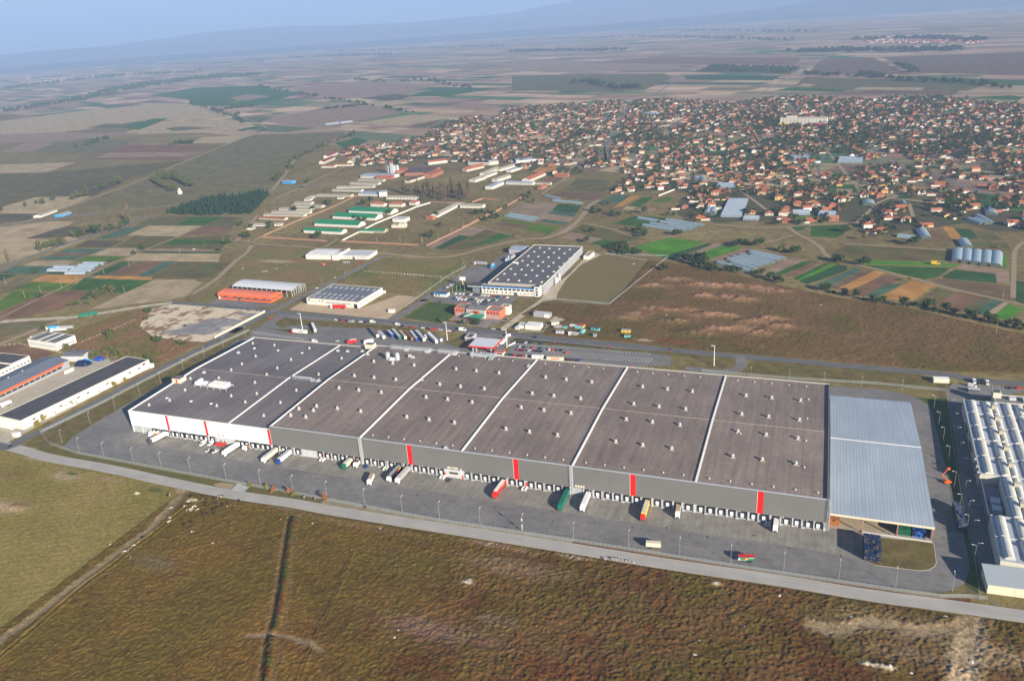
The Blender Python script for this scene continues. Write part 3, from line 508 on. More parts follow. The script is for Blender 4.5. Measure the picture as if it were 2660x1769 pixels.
for i in range(7):
    a, c = XS[i]+.25, XS[i+1]-.25; h = H1 if c < 125 else H0; z = h-.35
    r = MB(); r.add([(a,.3,z),(c,.3,z),(c,74.2,z+2.3),(a,74.2,z+2.3),(c,DP-.3,z),(a,DP-.3,z)], [(0,1,2,3),(3,2,4,5)])
    r.obj('roof', roofw if c < 125 else roofm, wh)
    q = MB(); q.add([(a+.1,74.0,z+2.36),(c-.1,74.0,z+2.36),(c-.1,74.2,z+2.5),(a+.1,74.2,z+2.5),(c-.1,74.5,z+2.36),(a+.1,74.5,z+2.36)], [(0,1,2,3),(3,2,4,5)])
    q.obj('ridge_cap', M('ridge_cap', (.42,.36,.28), contrast=.3, scale=.2) if i == 0 else bpy.data.materials['ridge_cap'], wh)
def slope_wall(x0, x1, z0, h, name, mat, top=.45, par=wh):
    w = MB(); t = h+top
    w.add([(x0,0,z0),(x1,0,z0),(x1,DP,z0),(x0,DP,z0),(x0,0,t),(x1,0,t),(x1,74.2,t+2.3),(x0,74.2,t+2.3),(x1,DP,t),(x0,DP,t)],
          [(0,1,5,4),(4,5,6,7),(7,6,8,9),(3,9,8,2),(0,4,7,9,3),(1,2,8,6,5)]); return w.obj(name, mat, par)
slope_wall(-.35, .25, .2, H1, 'side_wall', paint('white'), .5)
for x in (89.0,): slope_wall(x-.45, x+.45, H1-1, H1, 'parapet', capm, .25)
slope_wall(124.5, 125.3, 4, H0, 'parapet', capm, .3)
for x in XS[3:7]: slope_wall(x-.5, x+.5, H0-1, H0, 'parapet', capm, .45)
slope_wall(480.2, 480.9, .2, H0, 'side_wall', clad, .7)
# front cladding
FZ = 5.3
w = MB(); w.box(-.3, -.35, FZ, 124.6, .3, H1+.25); w.obj('wall', cladw, wh)
w = MB(); w.box(124.6, -.4, FZ, 480.9, .3, H0+.35); w.obj('wall', clad, wh)
w = MB(); w.box(124.6, -.5, H0+.36, 480.95, .35, H0+.62); w.obj('coping', M('coping', (.42,.47,.52), contrast=.2), wh)
w = MB(); w.box(-.35, -.45, H1+.26, 124.6, .35, H1+.5); w.obj('coping', capm, wh)
w = MB(); w.box(-.35, DP-.3, .2, 124.8, DP+.25, H1+.4); w.box(124.81, DP-.3, .2, 480.9, DP+.25, H0+.5); w.obj('wall', clad, wh)
w = MB(); w.box(-.4, DP-.35, H1+.41, 124.8, DP+.35, H1+.75); w.box(124.81, DP-.35, H0+.51, 480.9, DP+.35, H0+.85); w.obj('coping', M('coping_cream', (.6,.56,.48), contrast=.2), wh)
for a, c, h in ((34.2,35.9,H1),(68.7,70.4,H1),(122.6,124.3,H1),(229.7,232.8,H0),(302.2,305.3,H0),(374.2,377.2,H0),(444.9,448.0,H0)):
    w = MB(); w.box(a, -.52, FZ+.05, c, -.36 if h == H1 else -.41, h+.22); r = w.obj('red_panel', redm, wh)
    w = MB(); w.box(a-.22, -.5, FZ+.05, a-.02, -.42, h+.2); w.obj('panel_trim', paint('white'), r)
# recessed base wall + docks
w = MB(); w.box(-.2, .0, 0, 480.7, .8, FZ); w.obj('base_wall', basew, wh)
def doorset():
    fr = MB(); fr.box(-1.85, -.75, 1.1, -1.35, 0, 4.9); fr.box(1.35, -.75, 1.1, 1.85, 0, 4.9); fr.box(-1.85, -.75, 4.2, 1.85, 0, 5.0); fr.box(-1.3,-.35,.7,-1.0,0,1.2); fr.box(1.0,-.35,.7,1.3,0,1.2)
    fr.box(-1.34, -.06, 1.2, 1.34, -.01, 4.2)
    d = MB(); d.box(-1.25, -.14, 1.25, 1.25, -.07, 3.75); return fr.mesh('dock_shelter', paint('black')), d.mesh('dock_door', M('dock_door_white', (.72,.73,.72), contrast=.1, stripe=('Z', .55, .06, .7)))
DS, DD = doorset()
dks = [20.5,24.3,28.8,32.9,37.6,41.5,46.0,50.4,54.8,58.9,63.3,67.4,73.1,95.1,99.1,102.8,107.8,112.2,116.3,120.4]
dks += [127.3,133.2,138.5,145.0,162.7,168.6,174.5,180.3,186.4,191.9,198.9,204.8,210.1,217.1,222.4,228.7,234.7,240.5,246.5,252.5,270.8,276.8,282.8,288.7,294.6,300.8,306.4,313.2,318.6,324.7,330.4,335.6,
        348.7,354.8,360.9,366.6,372.5,378.2,383.9,390.2,396.1,401.7,407.8,414.9,420.2,426.0,431.9,437.6,443.5,449.1,455.2,460.8,466.3,472.1,477.2]
for x in dks:
    s = place(DS, 'dock_shelter', wh, (x, 0, 0)); place(DD, 'dock_door', s, (0, 0, 0))
pw = MB(); pw.box(-.5, -.55, 0, .5, 0, FZ-.01); PW = pw.mesh('pillar', M('pillar_paint', (.52,.53,.55), (.42,.43,.45), scale=.4, rough=.7))
pil = [.4,9.0,18.0,26.6,34.9,43.6,52.2,60.7,69.5,77,97.0,105.0,114.1,123.6,130.2,136,142,148.6,160.2,171.6,183.4,195.4,201.8,213.9,226,231.8,243.5,255,269,280,291.5,303.6,315.8,327.6,337.5,346.0,352,363.8,375.5,387,399,411,423.2,429,440.6,452.2,464,475,480.1]
for x in pil: place(PW, 'pillar', wh, (x, 0, 0))
lp = MB(); lp.box(-.9, -1.0, 0, .9, 0, .95); LP = lp.mesh('bumper_block', basew)
for x in [22.4,39.5,48,56.9,65.3,110,118.3,147,177.5,189,207.5,219.7,237.6,249.5,273.8,285.8,297.6,321.7,357.9,369.6,381,393,405,417.6,434.7,446.3,457.9,469.2]:
    place(LP, 'bumper_block', wh, (x, 0, 0))
# office infills, doors, stairs
def wbox(name, x0, x1, z0, z1, mat, y=-.15, parent=wh, d=.12):
    w = MB(); w.box(x0, y-d, z0, x1, y, z1); return w.obj(name, mat, parent)
gl_ = glass('window_glass')
for a, c in ((77.5,94),(149.2,159.6),(255.2,268.6)):
    q = wbox('infill_panel', a, c, .05, FZ+(.6 if a > 250 else 0), paint('lgrey'), -.001, wh, .5)
for a, c, z0, z1 in ((79.6,81.6,1.9,3.4),(83,85,1.9,3.4),(151.3,152.6,2.6,3.5),(153.3,154.3,2.6,3.5),(157,158.3,2.8,3.6),(258.2,264.6,2.6,4.4)):
    f = wbox('window', a, c, z0, z1, paint('cream'), -.52); wbox('pane', a+.25, c-.25, z0+.2, z1-.2, gl_, -.645, f, .03)
for a, c in ((78.5,80.3),(82.2,84)): wbox('wall_grille', a, c, 6.6, 8.0, M('grille_grey', (.5,.5,.47), stripe=('Z', .3, .3, .8)) if a < 79 else bpy.data.materials['grille_grey'], -.37)
wbox('wall_grille', 257.2, 264.4, 6.5, 7.7, paint('cream'), -.42); wbox('wall_grille', 259.5, 262, 6.7, 7.5, paint('grey'), -.55)
for k in range(4): wbox('wall_grille', 340.8+k*1.55, 342.0+k*1.55, 5.9, 7.3, paint('cream'), -.42)
for x in (165.9, 214.1, 309.9, 381.8, 451.9): wbox('fire_door', x-.55, x+.55, 1.3, 3.6, redm, -.02)
wbox('fire_door', 267, 267.9, .2, 2.6, paint('red'), -.52); wbox('fire_door', 254.6, 255.6, 1.2, 3.4, paint('red'), -.52); wbox('downpipe', 266.2, 266.9, 3.2, 7.4, paint('white'), -.52)
st = MB()
for i in range(5): st.box(-.8, -3.6+i*.55, 0, .8, -3.6+(i+1)*.55-.002, .25*(i+1))
st.box(-.8, -.85, 0, .8, 0, 1.25); STM = st.mesh('stair', paint('lgrey'))
sr = MB(); sr.box(-1.3,-3.9,0,-.85,-.1,1.5); sr.box(.85,-3.9,0,1.3,-.1,1.5); SRM = sr.mesh('stair_wall', paint('white'))
for x in (165.0, 213.3, 254.0, 309.0, 451.2):
    s = place(STM, 'stair', wh, (x, -.02, 0)); place(SRM, 'stair_wall', s)
# ladders / cages at the panel joints
def ladder(h):
    l = MB(); l.box(-.75,-.1,.5,-.62,.05,h); l.box(.62,-.1,.5,.75,.05,h); l.box(-.75,-.8,3,-.66,-.72,h); l.box(.66,-.8,3,.75,-.72,h)
    z = .8
    while z < h: l.box(-.62,-.05,z,.62,0,z+.09); z += .55
    z = 3
    while z < h: l.box(-.75,-.8,z,.75,-.7,z+.1); l.box(-.75,-.7,z,-.66,0,z+.1); l.box(.66,-.7,z,.75,0,z+.1); z += 1.0
    return l.mesh('ladder', paint('silver'))
LD = ladder(20.2)
for x in (195.4, 338.7, 481.6): place(LD, 'ladder', wh, (x, -.55, 0))
for a_, c_ in ((194.2, 196.6), (337.9, 339.7)): w = MB(); w.box(a_,-.56,FZ,c_,-.41,H0+.3); w.obj('joint_panel', paint('grey'), wh)
rd = random.Random(6); b = MB()
for i in range(95):
    x, y = (rd.uniform(5, 475), rd.choice([-9, -14.3, -23, -31])+rd.uniform(-.4, .4)) if i < 60 else (rd.uniform(536, 546), rd.uniform(0, 140)) if i < 75 else (rd.uniform(10, 470), rd.uniform(-35, -5)); r = .35 if i < 75 else rd.uniform(.3, .9)
    b.add([(x+r*math.cos(a*.785), y+r*math.sin(a*.785), .052) for a in range(8)], [tuple(range(8))])
tag(b.obj('yard_drains', M('drain_stain', (.05,.05,.055), contrast=.4, scale=2)), None, None, None, 'structure')
# small wall lamps
wl = MB(); wl.box(-.08,-.9,0,.08,0,.08); wl.box(-.22,-1.3,-.1,.22,-.8,.1); WL = wl.mesh('wall_lamp', paint('white'))
for x in [141,155,170,181,206,218,229,240,252,280,292,303.5,316,328,338,350,362,374,387,399,411,424,436,446,459,471,479.5]: place(WL, 'wall_lamp', wh, (x, -.41, 5.55))
# roof vents: cylinder with cap on a square curb
def ventmesh():
    v = MB(); v.box(-1.0,-1.0,-.3,1.0,1.0,.45); v.tube((0,0,.45),(0,0,1.5),.6,.6,10); v.tube((0,0,1.5),(0,0,1.9),1.0,.95,10); v.tube((0,0,1.9),(0,0,2.2),.95,.3,10)
    v.box(.9,-1.5,-.3,1.6,-.9,.3); return v.mesh('roof_vent', M('vent_metal', (.55,.53,.47), (.42,.40,.36), scale=1.5, rough=.4, metal=0))
VM = ventmesh()
vents = []
def roofpt(fr, x, y):
    d = ray(fr, x, y); z = H0
    for _ in range(6):
        t = (z-CAM[2])/d[2]; p = CAM+t*d; z = rz_(p[0], p[1])
    return float(p[0]), float(p[1]), float(z)
vp = {'A': [(2212,180),(2238,292),(2117,360),(2023,412),(1915,482),(1620,588),(1485,678),(1305,718),(1897,725),(2023,638),(2231,522),(2334,452),(2247,620),(2147,692),(2308,812),(1667,488)],
      'B': [(380,196),(686,222),(525,322),(405,396),(313,452),(968,310),(767,450),(572,590),(433,698),(287,812),(1250,340),(1415,355),(1602,372),(1080,464),(1252,480),(1443,498),(945,572),(1118,590),(1315,610),(750,730),(931,750),(1135,775),(595,752),(722,768),(523,810),(655,826),(1970,405),(2147,422),(2345,440),(1827,540),(2008,558),(2216,578),(1707,652),(1895,670),(2110,696),(1538,825),(1733,848),(1955,875)],
      'C': [(125,425),(325,440),(195,577),(90,697),(732,478),(912,497),(1135,520),(615,620),(803,640),(1038,664),(518,742),(716,765),(953,792),(385,930),(590,955),(835,985),(1580,560),(1797,582),(2015,602),(1503,712),(1723,735),(1957,757),(1437,846),(1665,870),(1906,895),(1345,1042),(1581,1072),(1834,1102)],
      'D': [(377,355),(560,370),(765,390),(347,488),(538,505),(757,528),(320,612),(520,634),(746,660),(283,788),(493,812),(733,840)]}
for fr in 'ABCD':
    for p in vp[fr]:
        x, y, z = roofpt(fr, *p)
        if any(abs(x-a)+abs(y-b_) < 5 for a, b_ in vents): continue
        vents.append((x, y)); o = place(VM, 'roof_vent', wh, (x, y, z)); s = .85 if x < 125 else 1.0; o.scale = (s, s, s)
sv = MB(); sv.tube((0,0,-.1),(0,0,.6),.22,.22,6); sv.box(-.4,-.4,.6,.4,.4,.8); SV = sv.mesh('small_vent', paint('white'))
rv = random.Random(3)
for i in range(4, 8):
    for k in range(6): x = XS[i-1]+7+k*11.5; place(SV, 'small_vent', wh, (x, 6, rz_(x, 6)))
    for k in range(5): x = XS[i-1]+9+k*11.5; place(SV, 'small_vent', wh, (x, 142, rz_(x, 142)))
for x, y in ((430, 60), (468, 30), (468, 60), (468, 90), (468, 120)): place(SV, 'small_vent', wh, (x, y, rz_(x, y)))
dm = MB()
for i in range(6):
    t0, t1 = i*math.pi/12, (i+1)*math.pi/12
    dm.tube((0,0,.3+.6*math.sin(t0)),(0,0,.3+.6*math.sin(t1)),1.2*math.cos(t0),max(.05,1.2*math.cos(t1)),10)
DM = dm.mesh('dome_light', paint('white'))
for p in (('A',2225,222),('B',412,240),('B',622,262),('B',205,221),('A',1460,657),('A',1672,684),('A',1847,706)):
    x, y, z = roofpt(*p); place(DM, 'dome_light', wh, (x, y, z))
# air handling units on the white western roof
def unit_platform():
    x0, y0, z0 = roofpt('A', 1700, 560); x1, y1, z1 = roofpt('A', 1980, 598)
    t = MB(); L_ = math.hypot(x1-x0, y1-y0)
    t.box(0, 0, 1.9, L_, 9, 2.1)
    for i in range(6):
        for j in (0.2, 8.4): t.box(i*L_/5-.15 if i else 0, j, 0, i*L_/5+.15 if i < 5 else L_, j+.3, 1.9)
    p = t.obj('unit_platform', paint('silver'), wh, (x0, y0, z0), math.atan2(y1-y0, x1-x0))
    u = MB(); u.box(0, 0, 0, 1.45, 7.6, 2.0); fm_ = MB()
    for k in range(5): fm_.tube((.72, .9+k*1.45, 2.0), (.72, .9+k*1.45, 2.25), .55, .55, 8)
    um = u.mesh('cooling_unit', paint('white')); fo = fm_.mesh('fan', paint('lgrey'))
    for i in range(7):
        c = place(um, 'cooling_unit', p, (.45*L_+i*2.2, .7, 2.1)); place(fo, 'fan', c)
    u = MB(); u.box(0, 0, 0, 3, 2.2, 2.4); u.box(3.2, .2, 0, 4.6, 2, 1.7); u.box(0, 3, 0, 2.2, 7, 2.6); u.box(5.2, 2, 0, 8, 5, 1.6); u.obj('air_handler', paint('white'), p, (.5, .8, 2.1))
    r = MB()
    for i in range(9): r.tube((i*L_/8, 0, 2.1), (i*L_/8, 0, 3.2), .06, .06, 4)
    r.tube((0,0,3.2), (L_,0,3.2), .06, .06, 4); r.obj('railing', paint('silver'), p)
unit_platform()
x, y, z = roofpt('A', 1570, 505)
w = MB(); w.box(-4,-3.5,-1,4,3.5,3.3); s = w.obj('stair_tower', paint('cream'), wh, (2.2, y, z)); w = MB(); w.box(-3.5,-3,3.3,3.5,3,3.5); w.obj('tower_roof', roofw, s); w = MB(); w.box(0,-3.7,.2,1.2,-3.5,3.0); w.obj('tower_stripe', redm, s)
# silos, ducts and frames at the back
def tank():
    t = MB(); t.tube((0,0,0),(0,0,5.5),1.9,1.9,12); t.tube((0,0,5.5),(0,0,6.3),1.9,.5,12)
    for k in (-1, 1): t.box(k*1.4-.1,-1.6,-.8,k*1.4+.1,1.6,.2)
    return t.mesh('roof_silo', M('silo_metal', (.42,.46,.48), (.33,.37,.40), scale=2, rough=.4, stripe=('Z', 1.1, .1, .75)))
TK = tank()
for p in ((1375,312),(1458,318)):
    x, y, z = roofpt('B', *p); place(TK, 'roof_silo', wh, (x, y, z))
x, y, z = roofpt('B', 1412, 322); w = MB(); w.box(-2,-1.2,0,2,1.2,1.6); w.tube((-1,0,1.6),(-1,0,2.4),.8,.8,8); w.tube((1,0,1.6),(1,0,2.4),.8,.8,8); w.obj('air_handler', paint('white'), wh, (x, y, z))
x, y, z = roofpt('B', 1580, 300); w = MB(); w.box(-2.5,-1,.6,-.2,1,2.6); w.box(.2,-1,0,2.5,.5,1.6); w.tube((-3,0,.3),(3,0,.3),.3,.3,6); w.obj('air_handler', paint('silver'), wh, (x, y, z))
def frame_rack(x, y, z, L_, D_, name='pipe_rack'):
    w = MB(); n = int(L_/2.2)
    for i in range(n+1):
        for j in (0, D_/2, D_): w.tube((i*L_/n, j, 0), (i*L_/n, j, 3.2), .09, .09, 4)
        for q in (1.2, 3.1): w.tube((i*L_/n, 0, q), (i*L_/n, D_, q), .08, .08, 4)
    for j in (0, D_/2, D_):
        for q in (1.2, 2.1, 3.1): w.tube((0, j, q), (L_, j, q), .08, .08, 4)
    w.tube((.5,D_/2,1.6),(L_-.5,D_/2,1.6),.4,.4,8); o = w.obj(name, paint('silver'), wh, (x, y, z))
    w = MB(); w.box(L_*.75, .3, .2, L_*.95, D_-.3, 2.4); w.tube((L_*.2,D_/2,2.0),(L_*.4,D_/2,2.0),.5,.5,8); w.obj('rack_unit', paint('lgrey'), o)
for p, L_ in (((1410,222),17),((1570,240),19),((1815,262),17)):
    x, y, z = roofpt('B', *p); frame_rack(x, min(y, 143), z, L_, 4.5)
x, y, z = roofpt('B', 545, 492); w = MB()
for i in range(7): w.tube((i*2.4,0,0),(i*2.4,0,2.2),.1,.1,4); w.tube((i*2.4,2.6,0),(i*2.4,2.6,2.2),.1,.1,4)
w.tube((-1,1.3,1.9),(16,1.3,1.9),.75,.75,8); w.tube((-1,0,2.3),(15,0,2.3),.08,.08,4); w.tube((-1,2.6,2.3),(15,2.6,2.3),.08,.08,4); w.box(15.5,0,0,18.5,2.2,2); w.box(20,0,0,22,1.6,1.6)
w.obj('duct', M('duct_metal', (.40,.44,.46), rough=.4), wh, (x, y, z))
x, y, z = roofpt('C', 240, 318); w = MB(); w.tube((0,0,.8),(0,9,.8),.75,.75,8); w.tube((2,0,.8),(2,9,.8),.75,.75,8); w.box(-1,8,0,3.2,10,2.2); w.obj('duct', bpy.data.materials['duct_metal'], wh, (x, y-1, z)); w = MB(); w.box(-16,5,0,-1,7.6,2.4); w.box(-18,4.6,0,-16,8,3); w.obj('duct', bpy.data.materials['duct_metal'], wh, (x, y-1, z))
for p in (('B',765,505),('B',1150,250),('B',1195,275),('A',2085,262),('B',935,245),('B',1020,250),('B',1880,1098),('C',585,380),('B',1665,498),('A',1785,435)):
    x, y, z = roofpt(*p); w = MB(); w.box(-1.2,-.8,0,.2,.8,1.4); w.box(.5,-.6,0,1.5,.7,.9); w.tube((0,1.2,0),(0,1.2,1.9),.2,.2,6); w.obj('roof_unit', paint('silver'), wh, (x, y, z))
x, y, z = roofpt('B', 1255, 195); w = MB(); w.box(-7,-2.2,-1,.6,3.2,3.0); s = w.obj('stair_tower', paint('cream'), wh, (124.3, 145, H0)); w = MB(); w.box(-6.6,-1.8,3,.2,2.8,3.15); w.obj('tower_roof', roofw, s)
# pale repair strips on the roof
w = MB(); pr_ = M('repair_strip', (.27,.24,.225), (.2,.18,.17), scale=1, rough=.7)
def strips(fr, p0, p1, q0, q1, n):
    a0, a1 = roofpt(fr, *p0), roofpt(fr, *p1); c0, c1 = roofpt(fr, *q0), roofpt(fr, *q1)
    for i in range(n):
        t = (i+.5)/n; x0 = a0[0]+(a1[0]-a0[0])*t+rv.uniform(-1, 1); y0 = a0[1]+(a1[1]-a0[1])*t; x1 = c0[0]+(c1[0]-c0[0])*t+rv.uniform(-2, 2)
        w.add([(x0,y0-.17,rz_(x0,y0-.17)+.03),(x1,y0-.17,rz_(x1,y0-.17)+.03),(x1,y0+.17,rz_(x1,y0+.17)+.03),(x0,y0+.17,rz_(x0,y0+.17)+.03)], [(0,1,2,3)])
strips('B', (470,840), (400,890), (700,862), (620,915), 6); strips('B', (600,742), (480,820), (805,768), (700,850), 6); strips('B', (715,638), (640,695), (925,672), (860,720), 5); strips('B', (940,652), (900,690), (1160,680), (1120,700), 3); strips('B', (1070,530), (1000,600), (1300,545), (1230,620), 7)
strips('B', (1180,340), (1110,350), (1330,345), (1290,355), 2); strips('B', (1300,350), (1190,420), (1760,352), (1690,420), 8); strips('B', (1200,430), (1150,480), (1660,440), (1600,520), 7); strips('B', (790,572), (780,590), (1000,590), (980,605), 2)
w.obj('repair_strips', pr_, wh)
# ================= ROUGH GROUND WITH REAL RELIEF =================
nr_ = np.random.default_rng(5)
def vnoise(X, Y, s, seed):
    """value noise on a lattice of spacing s metres"""
    r = np.random.default_rng(seed); T = r.random((256, 256)).astype(np.float32)
    u = X/s; v = Y/s; i = np.floor(u).astype(int); j = np.floor(v).astype(int); a = u-i; b = v-j
    a = a*a*(3-2*a); b = b*b*(3-2*b)
    f = lambda p, q: T[p % 256, q % 256]
    return (f(i, j)*(1-a)+f(i+1, j)*a)*(1-b)+(f(i, j+1)*(1-a)+f(i+1, j+1)*a)*b
def inside(X, Y, poly):
    r = np.zeros(X.shape, bool); n = len(poly); j = n-1
    for i in range(n):
        xi, yi = poly[i]; xj, yj = poly[j]
        c = ((yi > Y) != (yj > Y)) & (X < (xj-xi)*(Y-yi)/((yj-yi) or 1e-9)+xi); r ^= c; j = i
    return r
def segdist(X, Y, a, b):
    dx, dy = b[0]-a[0], b[1]-a[1]; t = np.clip(((X-a[0])*dx+(Y-a[1])*dy)/(dx*dx+dy*dy), 0, 1)
    return np.hypot(X-a[0]-t*dx, Y-a[1]-t*dy)
def pathdist(X, Y, pts):
    return np.min([segdist(X, Y, pts[i], pts[i+1]) for i in range(len(pts)-1)], axis=0)
def relief(name, poly, step, hgt, colf, label, edge=3.0, zoff=.03, seed=1):
    xs = [p[0] for p in poly]; ys = [p[1] for p in poly]
    gx = np.arange(min(xs), max(xs)+step, step); gy = np.arange(min(ys), max(ys)+step, step)
    X, Y = np.meshgrid(gx, gy); X = X+(nr_.random(X.shape)-.5)*step*.4; Y = Y+(nr_.random(Y.shape)-.5)*step*.4
    m = inside(X, Y, poly); ed = pathdist(X, Y, list(poly)+[poly[0]]); e = np.clip(ed/edge, 0, 1)
    Z = zoff+hgt(X, Y)*e; c = colf(X, Y)
    ok = m[:-1, :-1] & m[1:, :-1] & m[:-1, 1:] & m[1:, 1:]
    idx = np.full(X.shape, -1); use = np.zeros(X.shape, bool)
    use[:-1, :-1] |= ok; use[1:, :-1] |= ok; use[:-1, 1:] |= ok; use[1:, 1:] |= ok
    idx[use] = np.arange(use.sum()); J, I = np.nonzero(ok)
    F = np.stack([idx[J, I], idx[J, I+1], idx[J+1, I+1], idx[J+1, I]], 1)
    V = np.stack([X[use], Y[use], Z[use]], 1)
    me = np_mesh(name, V, F, scrubm, c[use]); o = place(me, name); return tag(o, label, 'grass', None, 'stuff')
scrubm = M('scrub_ground', (1, 1, 1), attr=True, contrast=.48, scale=1.5, rough=1, spec=0, detail=8)
def lerp(a, b, t): return a+(b-a)*t[..., None]
def blob(X, Y, c, r, ang=0, k=2.0):
    dx, dy = X-c[0], Y-c[1]; ca, sa = math.cos(ang), math.sin(ang); u = dx*ca+dy*sa; v = -dx*sa+dy*ca
    rx, ry = r if isinstance(r, tuple) else (r, r); return np.exp(-((u/rx)**2+(v/ry)**2)*k)
A3 = lambda *c: np.array(c, np.float32)
tufts = lambda X, Y, a=1.0: ((vnoise(X, Y, 1.15, 21)**2)*.75+vnoise(X, Y, 3.1, 22)**2*.25+vnoise(X, Y, .7, 23)*.25)*a
ditch = [g('1', 1355, 372), g('1', 1280, 420), g('1', 1190, 448), g('1', 1090, 525), g('1', 1000, 600), g('1', 860, 700), g('1', 720, 815), g('1', 560, 925), g('1', 400, 1060), g('1', 180, 1250), g('1', 0, 1400), g('1', -100, 1480)]
hedge1 = [g('1', 1890, 515), g('1', 1872, 610), g('1', 1850, 760), g('1', 1825, 950), g('1', 1795, 1120), g('1', 1768, 1235)]
hedge2 = [g('1', 1748, 1290), g('1', 1735, 1400), g('1', 1712, 1560), g('1', 1700, 1640)]
line3 = [g('1', 2275, 735), g('1', 2200, 920), g('1', 2110, 1130), g('1', 2030, 1290), g('1', 1960, 1460), g('1', 1920, 1570)]
ftrack = [g('1', 1200, 320), g('1', 1100, 440), g('1', 960, 590), g('1', 840, 680), g('1', 640, 830), g('1', 400, 1010), g('1', 150, 1200), g('1', -60, 1340)]
cross = [g('1', 1600, 1270), g('1', 1760, 1262), g('1', 1850, 1275), g('1', 2000, 1320), g('1', 2070, 1370)]
track_r = [g('3', 2030, 1120), g('3', 2010, 1260), g('3', 1980, 1440), g('3', 1960, 1600)]
track_s = [g('3', 2040, 1200), g('3', 1700, 1250), g('3', 1400, 1180), g('3', 1150, 1240), g('3', 1000, 1200)]
def front_h(X, Y):
    left = (Y-np.interp(X, [p[0] for p in ftrack[::-1]], [p[1] for p in ftrack[::-1]])) > 0
    d1 = pathdist(X, Y, ditch); dh = np.minimum(pathdist(X, Y, hedge1), pathdist(X, Y, hedge2)); d3 = pathdist(X, Y, line3)
    dt = np.minimum(pathdist(X, Y, ftrack), np.minimum(pathdist(X, Y, cross), np.minimum(pathdist(X, Y, track_r)-2, pathdist(X, Y, track_s)-1)))
    amp = np.where((X < ftrack[0][0]+8) & left, .22, 1.0)*np.clip(dt/3, .12, 1)
    h = tufts(X, Y, .62)*amp+.15*vnoise(X, Y, 14, 24)*np.clip(dt/4, .2, 1)
    h += np.exp(-((d1-1.6)/.8)**2)*.45-np.exp(-(d1/.8)**2)*.55
    h += np.exp(-(dh/1.6)**2)*(.9+.9*vnoise(X, Y, .9, 26))-.25*np.exp(-((dh-3.2)/.8)**2)
    h += np.exp(-((d3-.8)/.5)**2)*.35
    h += np.clip((vnoise(X, Y, 2.4, 71)*.45+vnoise(X, Y, 1.05, 72)*.55-.60+.22*vnoise(X, Y, 24, 73))*9, 0, 1)*.36*np.clip((X-200)/150, 0, 1)*np.clip(dt/3, 0, 1)
    rb_ = blob(X, Y, g('3', 1900, 1500), (16, 7))+blob(X, Y, g('3', 1500, 1480), (8, 4)); h += rb_*vnoise(X, Y, 1.4, 28)*1.3
    for c, r, k in ((g('1', 120, 440), (11, 5), .9), (g('2', 910, 925), (4, 2.4), 1.1), (g('1', 882, 352), (2.6, 1.6), 1.2), (g('3', 370, 935), (3, 2), 1.2), (g('3', 1350, 1455), (3.5, 1.6), .6), (g('3', 1470, 1480), (4.2, 1.8), .6), (g('1', 1240, 395), (4, 2), .5)):
        h += blob(X, Y, c, r)*k*(.7+.6*vnoise(X, Y, 1.2, 29))
    return np.maximum(h, .0)
